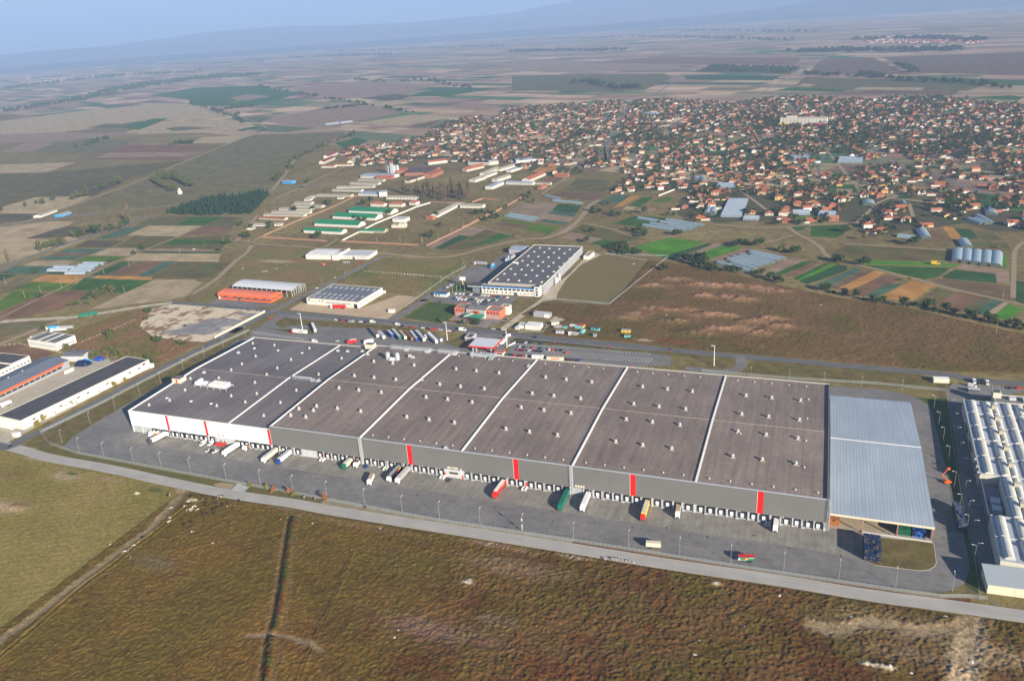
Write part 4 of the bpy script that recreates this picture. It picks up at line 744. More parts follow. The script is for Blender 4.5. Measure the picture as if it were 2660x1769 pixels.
def front_c(X, Y):
    n1 = vnoise(X, Y, 38, 31)*.6+vnoise(X, Y, 13, 32)*.4; n2 = vnoise(X, Y, 4.2, 33); n3 = vnoise(X, Y, 1.3, 34)
    c = lerp(A3(.160, .092, .020), A3(.118, .082, .015), np.clip((n1-.3)*2.2, 0, 1))
    c = lerp(c, np.broadcast_to(A3(.075, .038, .012), c.shape), np.clip((n2-.55)*2.2, 0, 1)*.5)
    # olive west part, greyer and redder scrub in the east
    east = np.clip((X-250)/120, 0, 1)
    c = lerp(c, lerp(A3(.125, .066, .028), A3(.085, .062, .014), np.clip((vnoise(X, Y, 22, 36)-.35)*3, 0, 1)), east*.75)
    rust = np.clip((vnoise(X, Y, 17, 37)*.6+vnoise(X, Y, 5, 38)*.4-.50)*5, 0, 1)*np.clip((X-230)/110+np.clip((-75-Y)/50, 0, 1)*.3, 0, 1)
    c = lerp(c, np.broadcast_to(A3(.080, .032, .011), c.shape), rust*.7)
    for p, r, col, k in ((g('2', 1200, 830), (34, 9), (.20, .13, .075), .8), (g('2', 560, 820), (40, 12), (.11, .09, .02), .6), (g('2', 1800, 1050), (30, 14), (.075, .075, .018), .5), (g('3', 1500, 1200), (38, 12), (.22, .155, .085), .6),
                         (g('3', 2200, 1420), (20, 10), (.28, .20, .115), .8), (g('3', 1650, 1400), (26, 8), (.20, .14, .08), .7), (g('2', 700, 1240), (34, 9), (.185, .115, .085), .75), (g('2', 1100, 1180), (16, 5), (.17, .12, .07), .6), (g('2', 1950, 1400), (22, 9), (.10, .07, .025), .5), (g('1', 1000, 800), (16, 8), (.14, .12, .06), .7),
                         (g('2', 560, 1440), (20, 7), (.10, .035, .01), .8), (g('2', 1400, 1480), (22, 8), (.11, .04, .012), .8), (g('3', 1100, 1480), (22, 8), (.10, .036, .012), .7), (g('2', 1640, 1290), (9, 4), (.12, .04, .015), .7)):
        c = lerp(c, np.broadcast_to(A3(*col), c.shape), np.clip(blob(X, Y, p, r)*1.4*(.5+vnoise(X, Y, 6, 39)), 0, 1)*k)
    # grazed field west of the track
    ty = np.interp(X, [p[0] for p in ftrack[::-1]], [p[1] for p in ftrack[::-1]]); west = np.clip((Y-ty)/2, 0, 1)*(X < ftrack[0][0]+6)
    rows = .5+.5*np.sin((Y*.86-X*.5)*1.35+2*vnoise(X, Y, 20, 44)); wc = lerp(A3(.27, .20, .07), A3(.16, .142, .03), np.clip(n1*.9+rows*.35-.25+n3*.2, 0, 1))
    wc = lerp(wc, np.broadcast_to(A3(.14, .075, .04), wc.shape), blob(X, Y, g('1', 80, 230), (20, 8))*.5)
    c = lerp(c, wc, west)
    # bare and trodden places
    for pth, wd, col, k in ((ftrack, 2.6, (.27, .21, .125), .75), (cross, 1.2, (.27, .20, .12), .8), (track_r, 5.5, (.40, .31, .20), .85), (track_s, 3.5, (.34, .26, .16), .7)):
        d = pathdist(X, Y, pth)+vnoise(X, Y, 3, 41)*1.6-.8; c = lerp(c, np.broadcast_to(A3(*col), c.shape), np.clip(1.6-d/wd, 0, 1)*k)
    for p, r, col, k in ((g('1', 420, 240), (14, 6.5), (.33, .25, .15), 1), (g('1', 250, 130), (16, 3), (.36, .28, .18), 1), (g('1', 1180, 325), (6, 4), (.35, .27, .17), 1), (g('1', 60, 440), (14, 7), (.36, .27, .16), 1), (g('1', 120, 430), (9, 4), (.25, .14, .08), .7), (g('1', 1245, 395), (4, 2), (.5, .42, .3), 1), (g('1', 700, 260), (16, 2.5), (.27, .2, .12), .6),
                         (g('2', 1600, 765), (10, 2), (.33, .26, .17), .9), (g('1', 1850, 440), (20, 4), (.24, .17, .10), .6), (g('2', 200, 560), (50, 4), (.20, .13, .06), .5), (g('2', 1100, 690), (24, 3), (.27, .18, .11), .8), (g('3', 600, 870), (30, 3), (.20, .11, .05), .6)):
        c = lerp(c, np.broadcast_to(A3(*col), c.shape), np.clip(blob(X, Y, p, r)*1.7, 0, 1)*k)
    gp_ = blob(X, Y, g('1', 462, 225), (6, 2.2))+blob(X, Y, g('1', 1000, 330), (8, 3)); c = lerp(c, np.broadcast_to(A3(.09, .11, .03), c.shape), np.clip(gp_*1.6, 0, 1))
    for p, r in ((g('2', 910, 925), (3.4, 2)), (g('1', 882, 352), (2.2, 1.4)), (g('3', 1350, 1455), (3.4, 1.4)), (g('3', 1470, 1480), (4, 1.6)), (g('3', 370, 935), (2.4, 1.6))):
        c = lerp(c, np.broadcast_to(A3(.52, .45, .33), c.shape), np.clip(blob(X, Y, p, r)*2.2, 0, 1))
    dh = np.minimum(pathdist(X, Y, hedge1), pathdist(X, Y, hedge2)); hc = lerp(A3(.045, .055, .012), A3(.08, .026, .012), np.clip(vnoise(X, Y, 5, 43)*2-.7, 0, 1))
    c = lerp(c, hc, np.clip(1.5-dh/1.5, 0, 1)); c = lerp(c, np.broadcast_to(A3(.24, .18, .10), c.shape), np.clip(1-np.abs(dh-4)/1.3, 0, 1)*.4)
    bm = np.clip((vnoise(X, Y, 2.4, 71)*.45+vnoise(X, Y, 1.05, 72)*.55-.60+.22*vnoise(X, Y, 24, 73))*9, 0, 1)*(.25+.75*np.clip((X-200)/150, 0, 1))*(1-west)
    c = lerp(c, lerp(A3(.125, .055, .018), A3(.10, .085, .014), np.clip(vnoise(X, Y, 5, 74)*2.4-.9, 0, 1)), bm*.55)
    return c*(.74+.52*vnoise(X, Y, 1.15, 21))[..., None]
fpoly = [(-190, -52)]+[(p[0], p[1]-5.0) for p in fr_mid[1:]]+[(760, -100), (760, -300), (40, -330), (-190, -330)]
fpoly = [(x, y) for x, y in fpoly]
# keep only what the place's low view can reach: crop south edge to just beyond the lower frame
bot = [g('P', 2760, 1830), g('P', 2000, 1830), g('P', 1330, 1830), g('P', 600, 1830), g('P', -60, 1830), g('P', -120, 1500), g('P', -160, 1180)]
top_ = [(p[0], p[1]-4.95) for p in fr_mid if -150 < p[0] < 640]
relief('scrub_grass', top_+[g('P', 2820, 1640)]+bot, .55, front_h, front_c, 'rough brown and olive grassland in front of the warehouse road', 1.5)
# brown weedy ground north-east, with mounds
mp_ = gl('F', [(1180,1010),(1400,885),(2085,912)])+[g('G', 0, 850), g('G', 325, 455), g('G', 560, 480), g('G', 1270, 610), g('G', 1900, 760), g('G', 2352, 850), g('X', 1400, 1220), g('X', 2358, 1440), g('P', 2760, 905), g('P', 2760, 975)]
mp_ += [(x, y+5.2) for x, y in reversed(nr[11:-2])] + [g('F', 1400, 1190), g('F', 1420, 1160), g('F', 1640, 1060), g('F', 1400, 1000), g('F', 1300, 1040)]
mounds = [g('G', *p) for p in ((350,720),(600,650),(800,700),(1000,720),(1200,720),(1400,740),(1600,770),(900,820),(1150,830),(1300,860),(400,950),(700,960),(900,1010),(1100,1020),(1350,1080),(1550,1050),(1700,1130),(1250,1150),(600,1080),(200,1000),(1000,1150),(1500,1200),(800,1200),(100,1050))]
def mid_h(X, Y):
    h = tufts(X, Y, .8)+.3*vnoise(X, Y, 9, 51)
    k = sum(blob(X, Y, m, (20, 9), .1) for m in mounds); return h+np.clip(k, 0, 1.2)*(.8+2.0*vnoise(X, Y, 5, 52)*vnoise(X, Y, 11, 53)+1.0*vnoise(X, Y, 2.6, 54))
def mid_c(X, Y):
    n = vnoise(X, Y, 30, 55)*.6+vnoise(X, Y, 8, 56)*.4; k = np.clip(sum(blob(X, Y, m, (22, 10), .1) for m in mounds), 0, 1)
    c = lerp(A3(.16, .098, .042), A3(.13, .086, .030), np.clip(n*2-.5, 0, 1)); c = lerp(c, lerp(A3(.32, .19, .115), A3(.17, .088, .042), np.clip(vnoise(X, Y, 6, 57)*2-.6, 0, 1)), k*.9)
    c = lerp(c, np.broadcast_to(A3(.10, .085, .022), c.shape), np.clip((vnoise(X, Y, 26, 58)-.62)*5, 0, 1)*.6)
    c = lerp(c, np.broadcast_to(A3(.42, .35, .25), c.shape), np.clip(blob(X, Y, g('G', 290, 1275), (7, 3))*1.7, 0, 1)); c = lerp(c, np.broadcast_to(A3(.20, .07, .025), c.shape), np.clip(blob(X, Y, g('G', 640, 1290), (22, 5))*1.5, 0, 1)*.7)
    return c*(.85+.3*vnoise(X, Y, 1.6, 59))[..., None]
relief('scrub_grass', mp_, 1.0, mid_h, mid_c, 'brown weedy waste ground with overgrown mounds behind the north road', 2.5, .035)
# rubble lot / green brown meadows west and north
wp_ = [g('L', 540, 1370), g('L', 700, 1190), g('L', 1000, 1080), g('L', 1380, 960), g('L', 1560, 950), g('L', 1420, 1130), g('L', 1560, 1240), g('L', 2090, 1300), g('A', 1760, 190), g('A', 1240, 420), g('A', 1240, 310), g('A', 1010, 280), g('A', 700, 280), g('A', 540, 240)]
relief('scrub_grass', wp_, .9, lambda X, Y: tufts(X, Y, 1.1), lambda X, Y: lerp(A3(.21, .12, .06), A3(.145, .12, .036), np.clip(vnoise(X, Y, 14, 61)*2.2-.6, 0, 1))*(.85+.3*vnoise(X, Y, 1.8, 62))[..., None], 'reddish scrub behind the western sheds', 2, .03)
np_ = [g('E', 40, 880), g('E', 280, 700), g('E', 480, 480), g('E', 640, 310), g('E', 1300, 335), g('E', 1150, 400), g('E', 1180, 460), g('E', 1500, 560), g('E', 1640, 560), g('E', 1380, 690), g('E', 1120, 760), g('E', 1130, 680), g('E', 540, 640), g('E', 390, 700), g('E', 250, 830), g('E', 150, 890)]
relief('scrub_grass', np_, 1.2, lambda X, Y: tufts(X, Y, 1.0), lambda X, Y: lerp(lerp(A3(.165, .15, .055), A3(.21, .145, .065), np.clip(vnoise(X, Y, 24, 63)*2.2-.6, 0, 1)), np.broadcast_to(A3(.36, .28, .18), X.shape+(3,)), np.clip(blob(X, Y, g('E', 850, 470), (30, 7))*1.5+blob(X, Y, g('E', 740, 570), (6, 3)), 0, 1))*(.85+.3*vnoise(X, Y, 2.4, 64))[..., None], 'olive meadow behind the orange hall', 2, .02)
ep_ = [g('E', 1480, 690), g('E', 1690, 560), g('E', 1960, 420), g('F', -100, 440), g('F', 560, 425), g('F', 620, 525), g('F', 400, 700), g('F', 100, 840), g('E', 2270, 830), g('E', 1980, 760), g('E', 1940, 735)]
relief('scrub_grass', ep_, 1.2, lambda X, Y: tufts(X, Y, .8), lambda X, Y: lerp(A3(.135, .14, .04), A3(.20, .155, .062), np.clip(vnoise(X, Y, 26, 65)*2.2-.6, 0, 1))*(.85+.3*vnoise(X, Y, 2.4, 66))[..., None], 'olive brown meadow between the two lanes', 2, .02)
rp_ = [g('L',1380,960), g('L',1560,950), g('L',1750,900), g('E',0,915), g('E',740,972), g('E',222,1248), g('L',2100,1298), g('L',1560,1240), g('L',1420,1130)]
def rub_c(X, Y):
    n = vnoise(X, Y, 11, 81)*.5+vnoise(X, Y, 4, 82)*.5; c = lerp(A3(.60, .51, .37), A3(.26, .16, .095), np.clip((n-.52)*5, 0, 1))
    a = sum(blob(X, Y, g(*p), r, .0) for p, r in ((('L', 1800, 1190), (22, 10)), (('L', 2050, 1170), (30, 16)), (('E', 100, 1130), (30, 18)), (('E', 350, 1080), (34, 14)), (('E', 560, 1010), (22, 8))))+.35*(vnoise(X, Y, 7, 83)-.5)
    return lerp(c, lerp(A3(.19, .19, .21), A3(.30, .28, .26), vnoise(X, Y, 6, 84)), np.clip((a-.35)*4, 0, 1))*(.9+.2*vnoise(X, Y, 1.5, 85))[..., None]
o = relief('rubble_ground', rp_, .9, lambda X, Y: .22*vnoise(X, Y, 2.4, 86)**2, rub_c, 'cleared lot of pale rubble, red soil and worn blue grey asphalt', 2, .045); o['category'] = 'rubble'
# ================= VEHICLES =================
tyre = paint('black', .9); glassv = glass('vehicle_glass')
def lofty(mb, secs, m=0):
    """loft of rectangular sections: (x, half width, z0, z1)"""
    V = []; F = []
    for x, w, z0, z1 in secs: V += [(x,-w,z0),(x,w,z0),(x,w,z1),(x,-w,z1)]
    for i in range(len(secs)-1):
        a = 4*i; b = a+4
        F += [(a,a+1,b+1,b),(a+1,a+2,b+2,b+1),(a+2,a+3,b+3,b+2),(a+3,a,b,b+3)]
    F += [(3,2,1,0), (4*len(secs)-4, 4*len(secs)-3, 4*len(secs)-2, 4*len(secs)-1)]
    return mb.add(V, F, m)
VM_ = {}
def cm(key, fn):
    if key not in VM_: VM_[key] = fn()
    return VM_[key]
def wheelmesh(r, w):
    b = MB(); b.tube((0,-w/2,r),(0,w/2,r),r,r,10); return b.mesh('wheel', tyre)
def car_body(c):
    b = MB(); lofty(b, [(2.15,.74,.35,.62),(2.0,.84,.3,.72),(1.0,.87,.28,.88),(.9,.87,.28,.92),(-1.9,.87,.28,.95),(-2.1,.8,.32,.85)])
    lofty(b, [(.25,.62,1.40,1.44),(.1,.66,1.40,1.47),(-1.3,.64,1.40,1.47),(-1.5,.6,1.38,1.42)])
    return b.mesh('body', paint(c, .3))
def car_glass():
    b = MB(); lofty(b, [(1.0,.78,.85,.9),(.2,.64,.85,1.41),(-1.45,.62,.85,1.40),(-2.0,.74,.85,.92)]); return b.mesh('windows', glassv)
def car(pos, rz, c, label, group, cat='car', wheels=True, name='parked_car', s=1.0):
    t = thing(name, label, cat, (pos[0], pos[1], .09), rz, group); t.scale = (s, s, s)
    place(cm(('car', c), lambda: car_body(c)), 'body', t); place(cm('cg', car_glass), 'windows', t)
    if wheels:
        for x in (1.35, -1.3):
            for y in (-.8, .8): place(cm('cw', lambda: wheelmesh(.32, .2)), 'wheel', t, (x, y, 0))
    return t
def van_body(c):
    b = MB(); lofty(b, [(2.75,.85,.4,1.0),(2.5,.95,.35,1.15),(1.9,.97,.35,1.3),(1.3,.97,.35,2.35),(1.1,.97,.35,2.45),(-2.7,.97,.35,2.45),(-2.75,.95,.4,2.4)]); return b.mesh('body', paint(c, .35))
def van_glass():
    b = MB(); b.add([(1.93,-.86,1.34),(1.93,.86,1.34),(1.36,.86,2.28),(1.36,-.86,2.28)], [(0,1,2,3)])
    for s in (-1, 1): y = s*.985; b.add([(1.75,y,1.35),(1.3,y,2.2),(.7,y,2.2),(.7,y,1.35)], [(0,1,2,3) if s > 0 else (3,2,1,0)])
    return b.mesh('windows', glassv)
def van(pos, rz, c, label, group=None, s=1.0):
    t = thing('delivery_van', label, 'van', (pos[0], pos[1], .09), rz, group); t.scale = (s, s, s)
    place(cm(('van', c), lambda: van_body(c)), 'body', t); place(cm('vg', van_glass), 'windows', t)
    for x in (1.7, -1.7):
        for y in (-.88, .88): place(cm('vw', lambda: wheelmesh(.36, .22)), 'wheel', t, (x, y, 0))
    return t
def cab_mesh(c):
    b = MB(); lofty(b, [(0,1.22,.5,2.0),(-.12,1.25,.45,3.0),(-.5,1.25,.45,3.35),(-1.0,1.25,.45,3.7),(-1.9,1.25,.5,3.75),(-2.15,1.2,.8,3.5)]); return b.mesh('cab', paint(c, .35))
def cab_glass():
    b = MB(); b.add([(-.02,-1.05,1.95),(-.02,1.05,1.95),(-.16,1.05,2.75),(-.16,-1.05,2.75)], [(0,1,2,3)])
    for s in (-1, 1): y = s*1.26; b.add([(-.2,y,1.9),(-.35,y,2.7),(-1.1,y,2.7),(-1.1,y,1.9)], [(0,1,2,3) if s > 0 else (3,2,1,0)])
    return b.mesh('windscreen', glassv)
def grille():
    b = MB(); b.box(.005,-.95,.55,.05,.95,1.5); b.box(.0,-1.2,.3,.09,1.2,.52); return b.mesh('grille', paint('dgrey'))
def chassis(L):
    b = MB(); b.box(-L+.2,-.5,.75,-.8,.5,1.05); b.box(-L*.55,-1.1,.4,-L*.55+1.6,1.1,.9); return b.mesh('chassis', paint('dgrey'))
def box_mesh(L, top, side, x0=2.5, h=3.95, z0=1.12, w=1.275):
    b = MB(); b.box(-L, -w, z0, -x0, w, h, 1); b.box(-L+.04, -w+.06, h, -x0-.04, w-.06, h+.03, 0); return b.mesh('cargo_box', [paint(top, .5), paint(side, .45)])
def truck(front, rear, cabc, top, side, label, group=None, L=None, h=3.95, deco=None, nc=False, drawbar=False, z=.09, name=None):
    dx, dy = front[0]-rear[0], front[1]-rear[1]; D_ = math.hypot(dx, dy); L = L or D_; rz = math.atan2(dy, dx)
    t = thing(name or ('semi_trailer' if nc else 'cargo_truck'), label, 'trailer' if nc else 'truck', (front[0], front[1], z), rz, group)
    x0 = .1 if nc else 2.5
    if not nc:
        c = place(cm(('cab', cabc), lambda: cab_mesh(cabc)), 'cab', t); place(cm('cgl', cab_glass), 'windscreen', c); place(cm('grl', grille), 'grille', c)
    Lr = round(L, 1)
    place(cm(('ch', Lr), lambda: chassis(L)), 'chassis', t)
    if drawbar:
        m_ = (x0+L)/2
        place(cm(('bx', m_, top, side, x0, h), lambda: box_mesh(m_-.4, top, side, x0, h)), 'cargo_box', t); bx = place(cm(('bx2', L, top, side, m_, h), lambda: box_mesh(L, top, side, m_+.5, h)), 'cargo_box', t)
    else: bx = place(cm(('bx', Lr, top, side, x0, h), lambda: box_mesh(L, top, side, x0, h)), 'cargo_box', t)
    xs = ([] if nc else [-1.35]) + ([-3.9] if L > 9 and not nc else []) + ([-L+1.6, -L+2.9, -L+4.2] if L > 11 else [-L+1.6] + ([-L+2.8] if L > 7.5 else []))
    for x in xs:
        for y in (-1.05, 1.05): place(cm('tw', lambda: wheelmesh(.5, .32)), 'wheel', t, (x, y, 0))
    if deco:
        b = MB()
        for (a, c_, z0, z1, mi, sd) in deco['b']:
            for s in ((-1, 1) if sd == 0 else (sd,)):
                y = s*1.28; b.add([(-a,y,z0),(-c_,y,z0),(-c_,y,z1),(-a,y,z1)], [(0,1,2,3) if s < 0 else (3,2,1,0)], mi)
        b.obj('side_marking', [paint(c) for c in deco['c']], bx)
    return t
def textpart(s, mat, parent, loc, rot, size, name='lettering'):
    cu = bpy.data.curves.new(name, 'FONT'); cu.body = s; cu.size = size; cu.align_x = 'CENTER'; cu.align_y = 'CENTER'; cu.materials.append(mat)
    q_ = bpy.data.objects.new(name, cu); COL.objects.link(q_); me = bpy.data.meshes.new_from_object(q_.evaluated_get(bpy.context.evaluated_depsgraph_get())); bpy.data.objects.remove(q_)
    o = bpy.data.objects.new(name, me); COL.objects.link(o); o.parent = parent; o.location = loc; o.rotation_euler = rot; return o
DG = None
def atdock(fr, x, y, X, *a, **k): return truck(g(fr, x, y), (X, .1), *a, **k)
atdock('a', 395, 432, 24.0, 'white', 'white', 'white', 'white lorry with an orange and yellow stripe beside the westernmost articulated truck', h=3.2, deco={'b': [(3.2, 7, 1.3, 2.2, 0, 0), (4, 6, 2.2, 2.8, 1, 0)], 'c': ['orange', 'yellow']})
atdock('a', 400, 565, 30.8, 'dgrey', 'white', 'white', 'articulated truck with grey cab and long white trailer at the westernmost docks')
t = atdock('a', 1535, 745, 95.6, 'white', 'white', 'white', 'white articulated truck with red and orange lettering docked beside the red awning', deco={'b': [(6.2, 7.2, 2.2, 2.9, 0, -1), (12.6, 13.6, 2.4, 3.1, 0, -1), (6.2, 7.2, 2.2, 2.9, 0, 1), (12.6, 13.6, 2.4, 3.1, 0, 1)], 'c': ['orange']})
textpart('MOLAXA', paint('orange'), t, (-9.9, 1.31, 2.6), (math.pi/2, 0, math.pi), 1.25); t0 = t
atdock('a', 1850, 665, 103.4, 'white', 'brown', 'brown', 'small white lorry with brown tarpaulin beside the lettered truck', h=2.6)
atdock('a', 2140, 850, 127.6, 'white', 'lgrey', 'cream', 'white cab truck with cream trailer, first of the pair under the grey wall')
atdock('b', 245, 520, 138.8, 'blue', 'lgrey', 'white', 'blue cab truck with white trailer and small red writing', deco={'b': [(9.5, 10.2, 2.6, 3.2, 0, 0), (10.6, 12.6, 2.7, 3.1, 0, 0)], 'c': ['red']})
atdock('b', 1250, 595, 186.6, 'green', 'cream', 'cream', 'pale green cab truck with cream trailer')
atdock('b', 1432, 572, 192.2, 'white', 'rust', 'white', 'short white lorry with brown roof beside the ladder', h=3.2)
atdock('b', 1940, 790, 222.9, 'white', 'grey', 'black', 'white cab truck with dark trailer and orange flames on its side', deco={'b': [(8, 11, 1.6, 2.2, 0, 0), (10.5, 13.5, 2.0, 2.9, 0, 0), (12.5, 15, 2.5, 3.4, 1, 0)], 'c': ['orange', 'yellow']})
atdock('b', 2070, 815, 229.4, 'white', 'lgrey', 'grey', 'white cab truck with long grey curtain trailer beside the flame truck')
truck(g('b', 1645, 840), g('b', 1700, 720), 'white', 'tan', 'white', 'white box lorry standing alone in the middle of the yard', L=9.5, h=3.6, name='cargo_truck')
atdock('c', 1315, 865, 295.2, 'red', 'white', 'red', 'bright red articulated truck with white roof and yellow writing', deco={'b': [(10, 11.2, 2.6, 3.2, 0, 0), (11.8, 13.6, 2.8, 3.4, 0, 0)], 'c': ['yellow']})
atdock('4', 855, 600, 336.2, 'green', 'green', 'green', 'dark green lorry with green drawbar trailer', drawbar=True)
atdock('4', 1050, 610, 349.0, 'white', 'white', 'white', 'all white articulated truck beside the ladder')
atdock('4', 1580, 690, 384.2, 'red', 'cream', 'yellow', 'red cab truck with yellow trailer')
atdock('4', 1885, 668, 402.0, 'white', 'tan', 'white', 'white lorry with olive tan roof', h=3.6)
atdock('d', 1375, 850, 455.4, 'white', 'white', 'white', 'white truck docked at the easternmost docks', h=3.6)
def pv(fr, a, b): p, q = g(fr, *a), g(fr, *b); return ((p[0]+q[0])/2, (p[1]+q[1])/2), math.atan2(p[1]-q[1], p[0]-q[0])
for a, b, l in (((1180, 590), (1262, 530), 'white van parked by the docks, further from the red awning'), ((1312, 580), (1382, 535), 'white van parked next to the red awning')):
    p, r = pv('a', a, b); van(p, r, 'white', l, 'white vans by the red awning')
for a, b, c, l in (((1280, 672), (1330, 650), 'white', 'white car parked west of the dark one by the yellow rail'), ((1330, 680), (1372, 655), 'black', 'black car between two white cars by the yellow rail'), ((1378, 690), (1440, 660), 'white', 'white car parked east of the dark one by the yellow rail')):
    p, r = pv('a', a, b); car(p, r, c, l, 'cars by the yellow rail')
p, r = pv('b', (1575, 580), (1625, 525)); car(p, r, 'blue', 'dark blue car parked alone by the docks east of the ladder', None)
p, r = pv('c', (600, 610), (670, 570)); car(p, r, 'dgrey', 'dark car parked beside the dock stairs and the office windows', None)
p, r = pv('b', (285, 360), (310, 305)); van(p, r, 'white', 'white van squeezed between two docked trucks')
# yellow skip / rail, red awning
x, y = g('a', 1500, 620); t = thing('smoking_shelter', 'small shelter with a red roof and open grey frame in front of the docks', 'shelter', (x-4.5, y-1.0, .05), 0)
w = MB(); w.box(0,0,2.6,8,4.5,2.75); w.gable(0,0,8,4.5,2.76,3.3,'x'); w.obj('roof', paint('red'), t)
for a in ((.2,.2),(7.6,.2),(.2,4.1),(7.6,4.1)): w = MB(); w.box(a[0],a[1],0,a[0]+.2,a[1]+.2,2.6); w.obj('post', paint('grey'), t)
w = MB()
for i in range(12): w.tube((i*.7,-1.4,0),(i*.7,-1.4,1.6),.05,.05,4)
w.tube((0,-1.4,1.6),(7.7,-1.4,1.6),.05,.05,4); w.box(0,-1.9,0,9,-1.7,.5); w.obj('railing', paint('grey'), t); w = MB(); w.box(-1.2,-2.3,0,9.5,-2.15,.55); w.obj('yellow_rail', paint('yellow'), t)
# parked boxes near the fence
truck(g('4', 1742, 920), g('4', 1610, 912), 'white', 'cream', 'cream', 'cream box trailer standing unhitched by the fence', nc=True, h=3.5, name='box_trailer')
t = truck(g('d', 800, 1275), g('d', 1050, 1285), 'white', 'red', 'green', 'green box trailer with red roof and fruit picture by the fence', nc=True, h=3.3, name='box_trailer')
b = MB(); Lx = math.hypot(g('d', 800, 1275)[0]-g('d', 1050, 1285)[0], 1)
for s in (1,):
    y = 1.285
    for a, c_, z0, z1, mi in ((2.6, 3.6, 2.0, 2.7, 0), (3.7, 5.2, 1.7, 2.3, 1), (4.1, 4.6, 2.2, 2.8, 1), (5.3, 7.9, 2.6, 2.85, 2), (1.4, 4, 1.45, 1.6, 2), (.15, 1.3, 1.3, 2.6, 3)):
        b.add([(-a,y,z0),(-c_,y,z0),(-c_,y,z1),(-a,y,z1)], [(3,2,1,0)], mi)
b.obj('side_picture', [paint('red'), paint('yellow'), paint('white'), paint('lgrey')], t)
# truck park trailers (front = far end)
TPK = [((250, 172), (175, 55), 'brown', 'white', 'brown roofed trailer, westernmost of the parked row'), ((345, 195), (290, 110), 'lgrey', 'white', 'short white trailer beside the brown roofed one'), ((478, 170), (430, 95), 'lgrey', 'blue', 'short blue trailer with grey roof'),
       ((590, 205), (500, 75), 'lgrey', 'green', 'long grey roofed trailer with green sides'), ((675, 200), (610, 100), 'tan', 'cream', 'cream trailer with tan roof'), ((778, 222), (690, 100), 'brown', 'rust', 'rust sided trailer with brown roof'), ((848, 230), (775, 105), 'lgrey', 'blue', 'blue trailer with pale roof'),
       ((960, 235), (860, 95), 'lgrey', 'lgrey', 'long pale grey trailer'), ((1150, 262), (1045, 130), 'white', 'white', 'long white trailer near the east end of the row'), ((1222, 238), (1165, 160), 'brown', 'lgrey', 'short grey trailer with brown roof at the east end')]
for a, b_, tp_, sd, l in TPK:
    p, q = g('f', *a), g('f', *b_, ); truck(p, (q[0]-1, q[1]-1), 'white', tp_, sd, l+' in the truck park', 'trailers lined up in the truck park', nc=True, z=.08)
p, r = pv('f', (990, 185), (965, 140)); van(p, r, 'white', 'white van tucked between trailers in the truck park')
truck(g('E', 1010, 1195), g('E', 1170, 1212), 'red', 'white', 'white', 'red cab truck with long white trailer and red letters under the tall mast', deco={'b': [(9.5, 14.5, 2.3, 3.1, 0, 0)], 'c': ['darkred']}, h=4.3, L=18)
truck(g('E', 1255, 1198), g('E', 1225, 1130), 'white', 'white', 'lgrey', 'white trailer parked crosswise near the mast', nc=True)
truck(g('E', 1410, 945), g('E', 1560, 950), 'white', 'red', 'red', 'red container truck with white cab in front of the grey roofed hall', h=3.9)
truck(g('L', 805, 1040), g('L', 995, 1010), 'green', 'green', 'green', 'green lorry with green drawbar trailer on the unpaved road', drawbar=True)
truck(g('F', 715, 500), g('F', 840, 510), 'white', 'lgrey', 'grey', 'grey articulated truck in the yard of the blue banded factory')
truck(g('F', 890, 545), g('F', 925, 510), 'skyblue', 'white', 'skyblue', 'blue lorry in the yard of the blue banded factory', L=10)
truck(g('f', 1800, 450), g('f', 1990, 460), 'white', 'lgrey', 'silver', 'silver tanker truck just behind the warehouse roof edge', h=3.4)
truck(g('m', 660, 375), g('m', 540, 368), 'white', 'white', 'white', 'white lorry behind the warehouse beside the car park', h=3.4, L=10)
truck(g('m', 710, 395), g('m', 970, 405), 'white', 'tan', 'cream', 'long cream trailer with red letters parked behind the warehouse', nc=True, deco={'b': [(4, 11, 2.2, 3.0, 0, 0)], 'c': ['red']})
truck(g('h', 20, 1115), g('h', 165, 1060), 'white', 'white', 'white', 'white lorry in the concrete yard of the western sheds', L=8, h=3.6)
truck(g('f', 2130, 285), g('f', 2210, 215), 'white', 'cream', 'white', 'white box trailer with red edges beside the gate canopy', nc=True, h=3.8)
van(*pv('f', (1595, 60), (1490, 50)), 'white', 'large white van driving on the north road', s=1.25)
van(*pv('F', (1025, 1240), (1085, 1228)), 'white', 'white van turning near the gate canopy', s=.95)
van(*pv('E', (1275, 1290), (1220, 1285)), 'white', 'white van behind the north-west roof edge of the warehouse')
car(*pv('E', (1455, 1285), (1495, 1283)), 'silver', 'silver car behind the north roof edge of the warehouse', None)
car(*pv('F', (1300, 1242), (1355, 1248)), 'dblue', 'dark car driving east on the north road', None)
for i, (a, b_) in enumerate((((1575, 308), (1660, 296)), ((1725, 312), (1815, 312)))):
    truck(g('E', 1575+i*170, 1310), g('E', 1660+i*160, 1300), 'red' if i == 0 else 'white', 'white', 'red' if i == 0 else 'white', 'red and white lorry behind the north roof edge' if i == 0 else 'white lorry behind the roof edge near the roof stair', L=9)
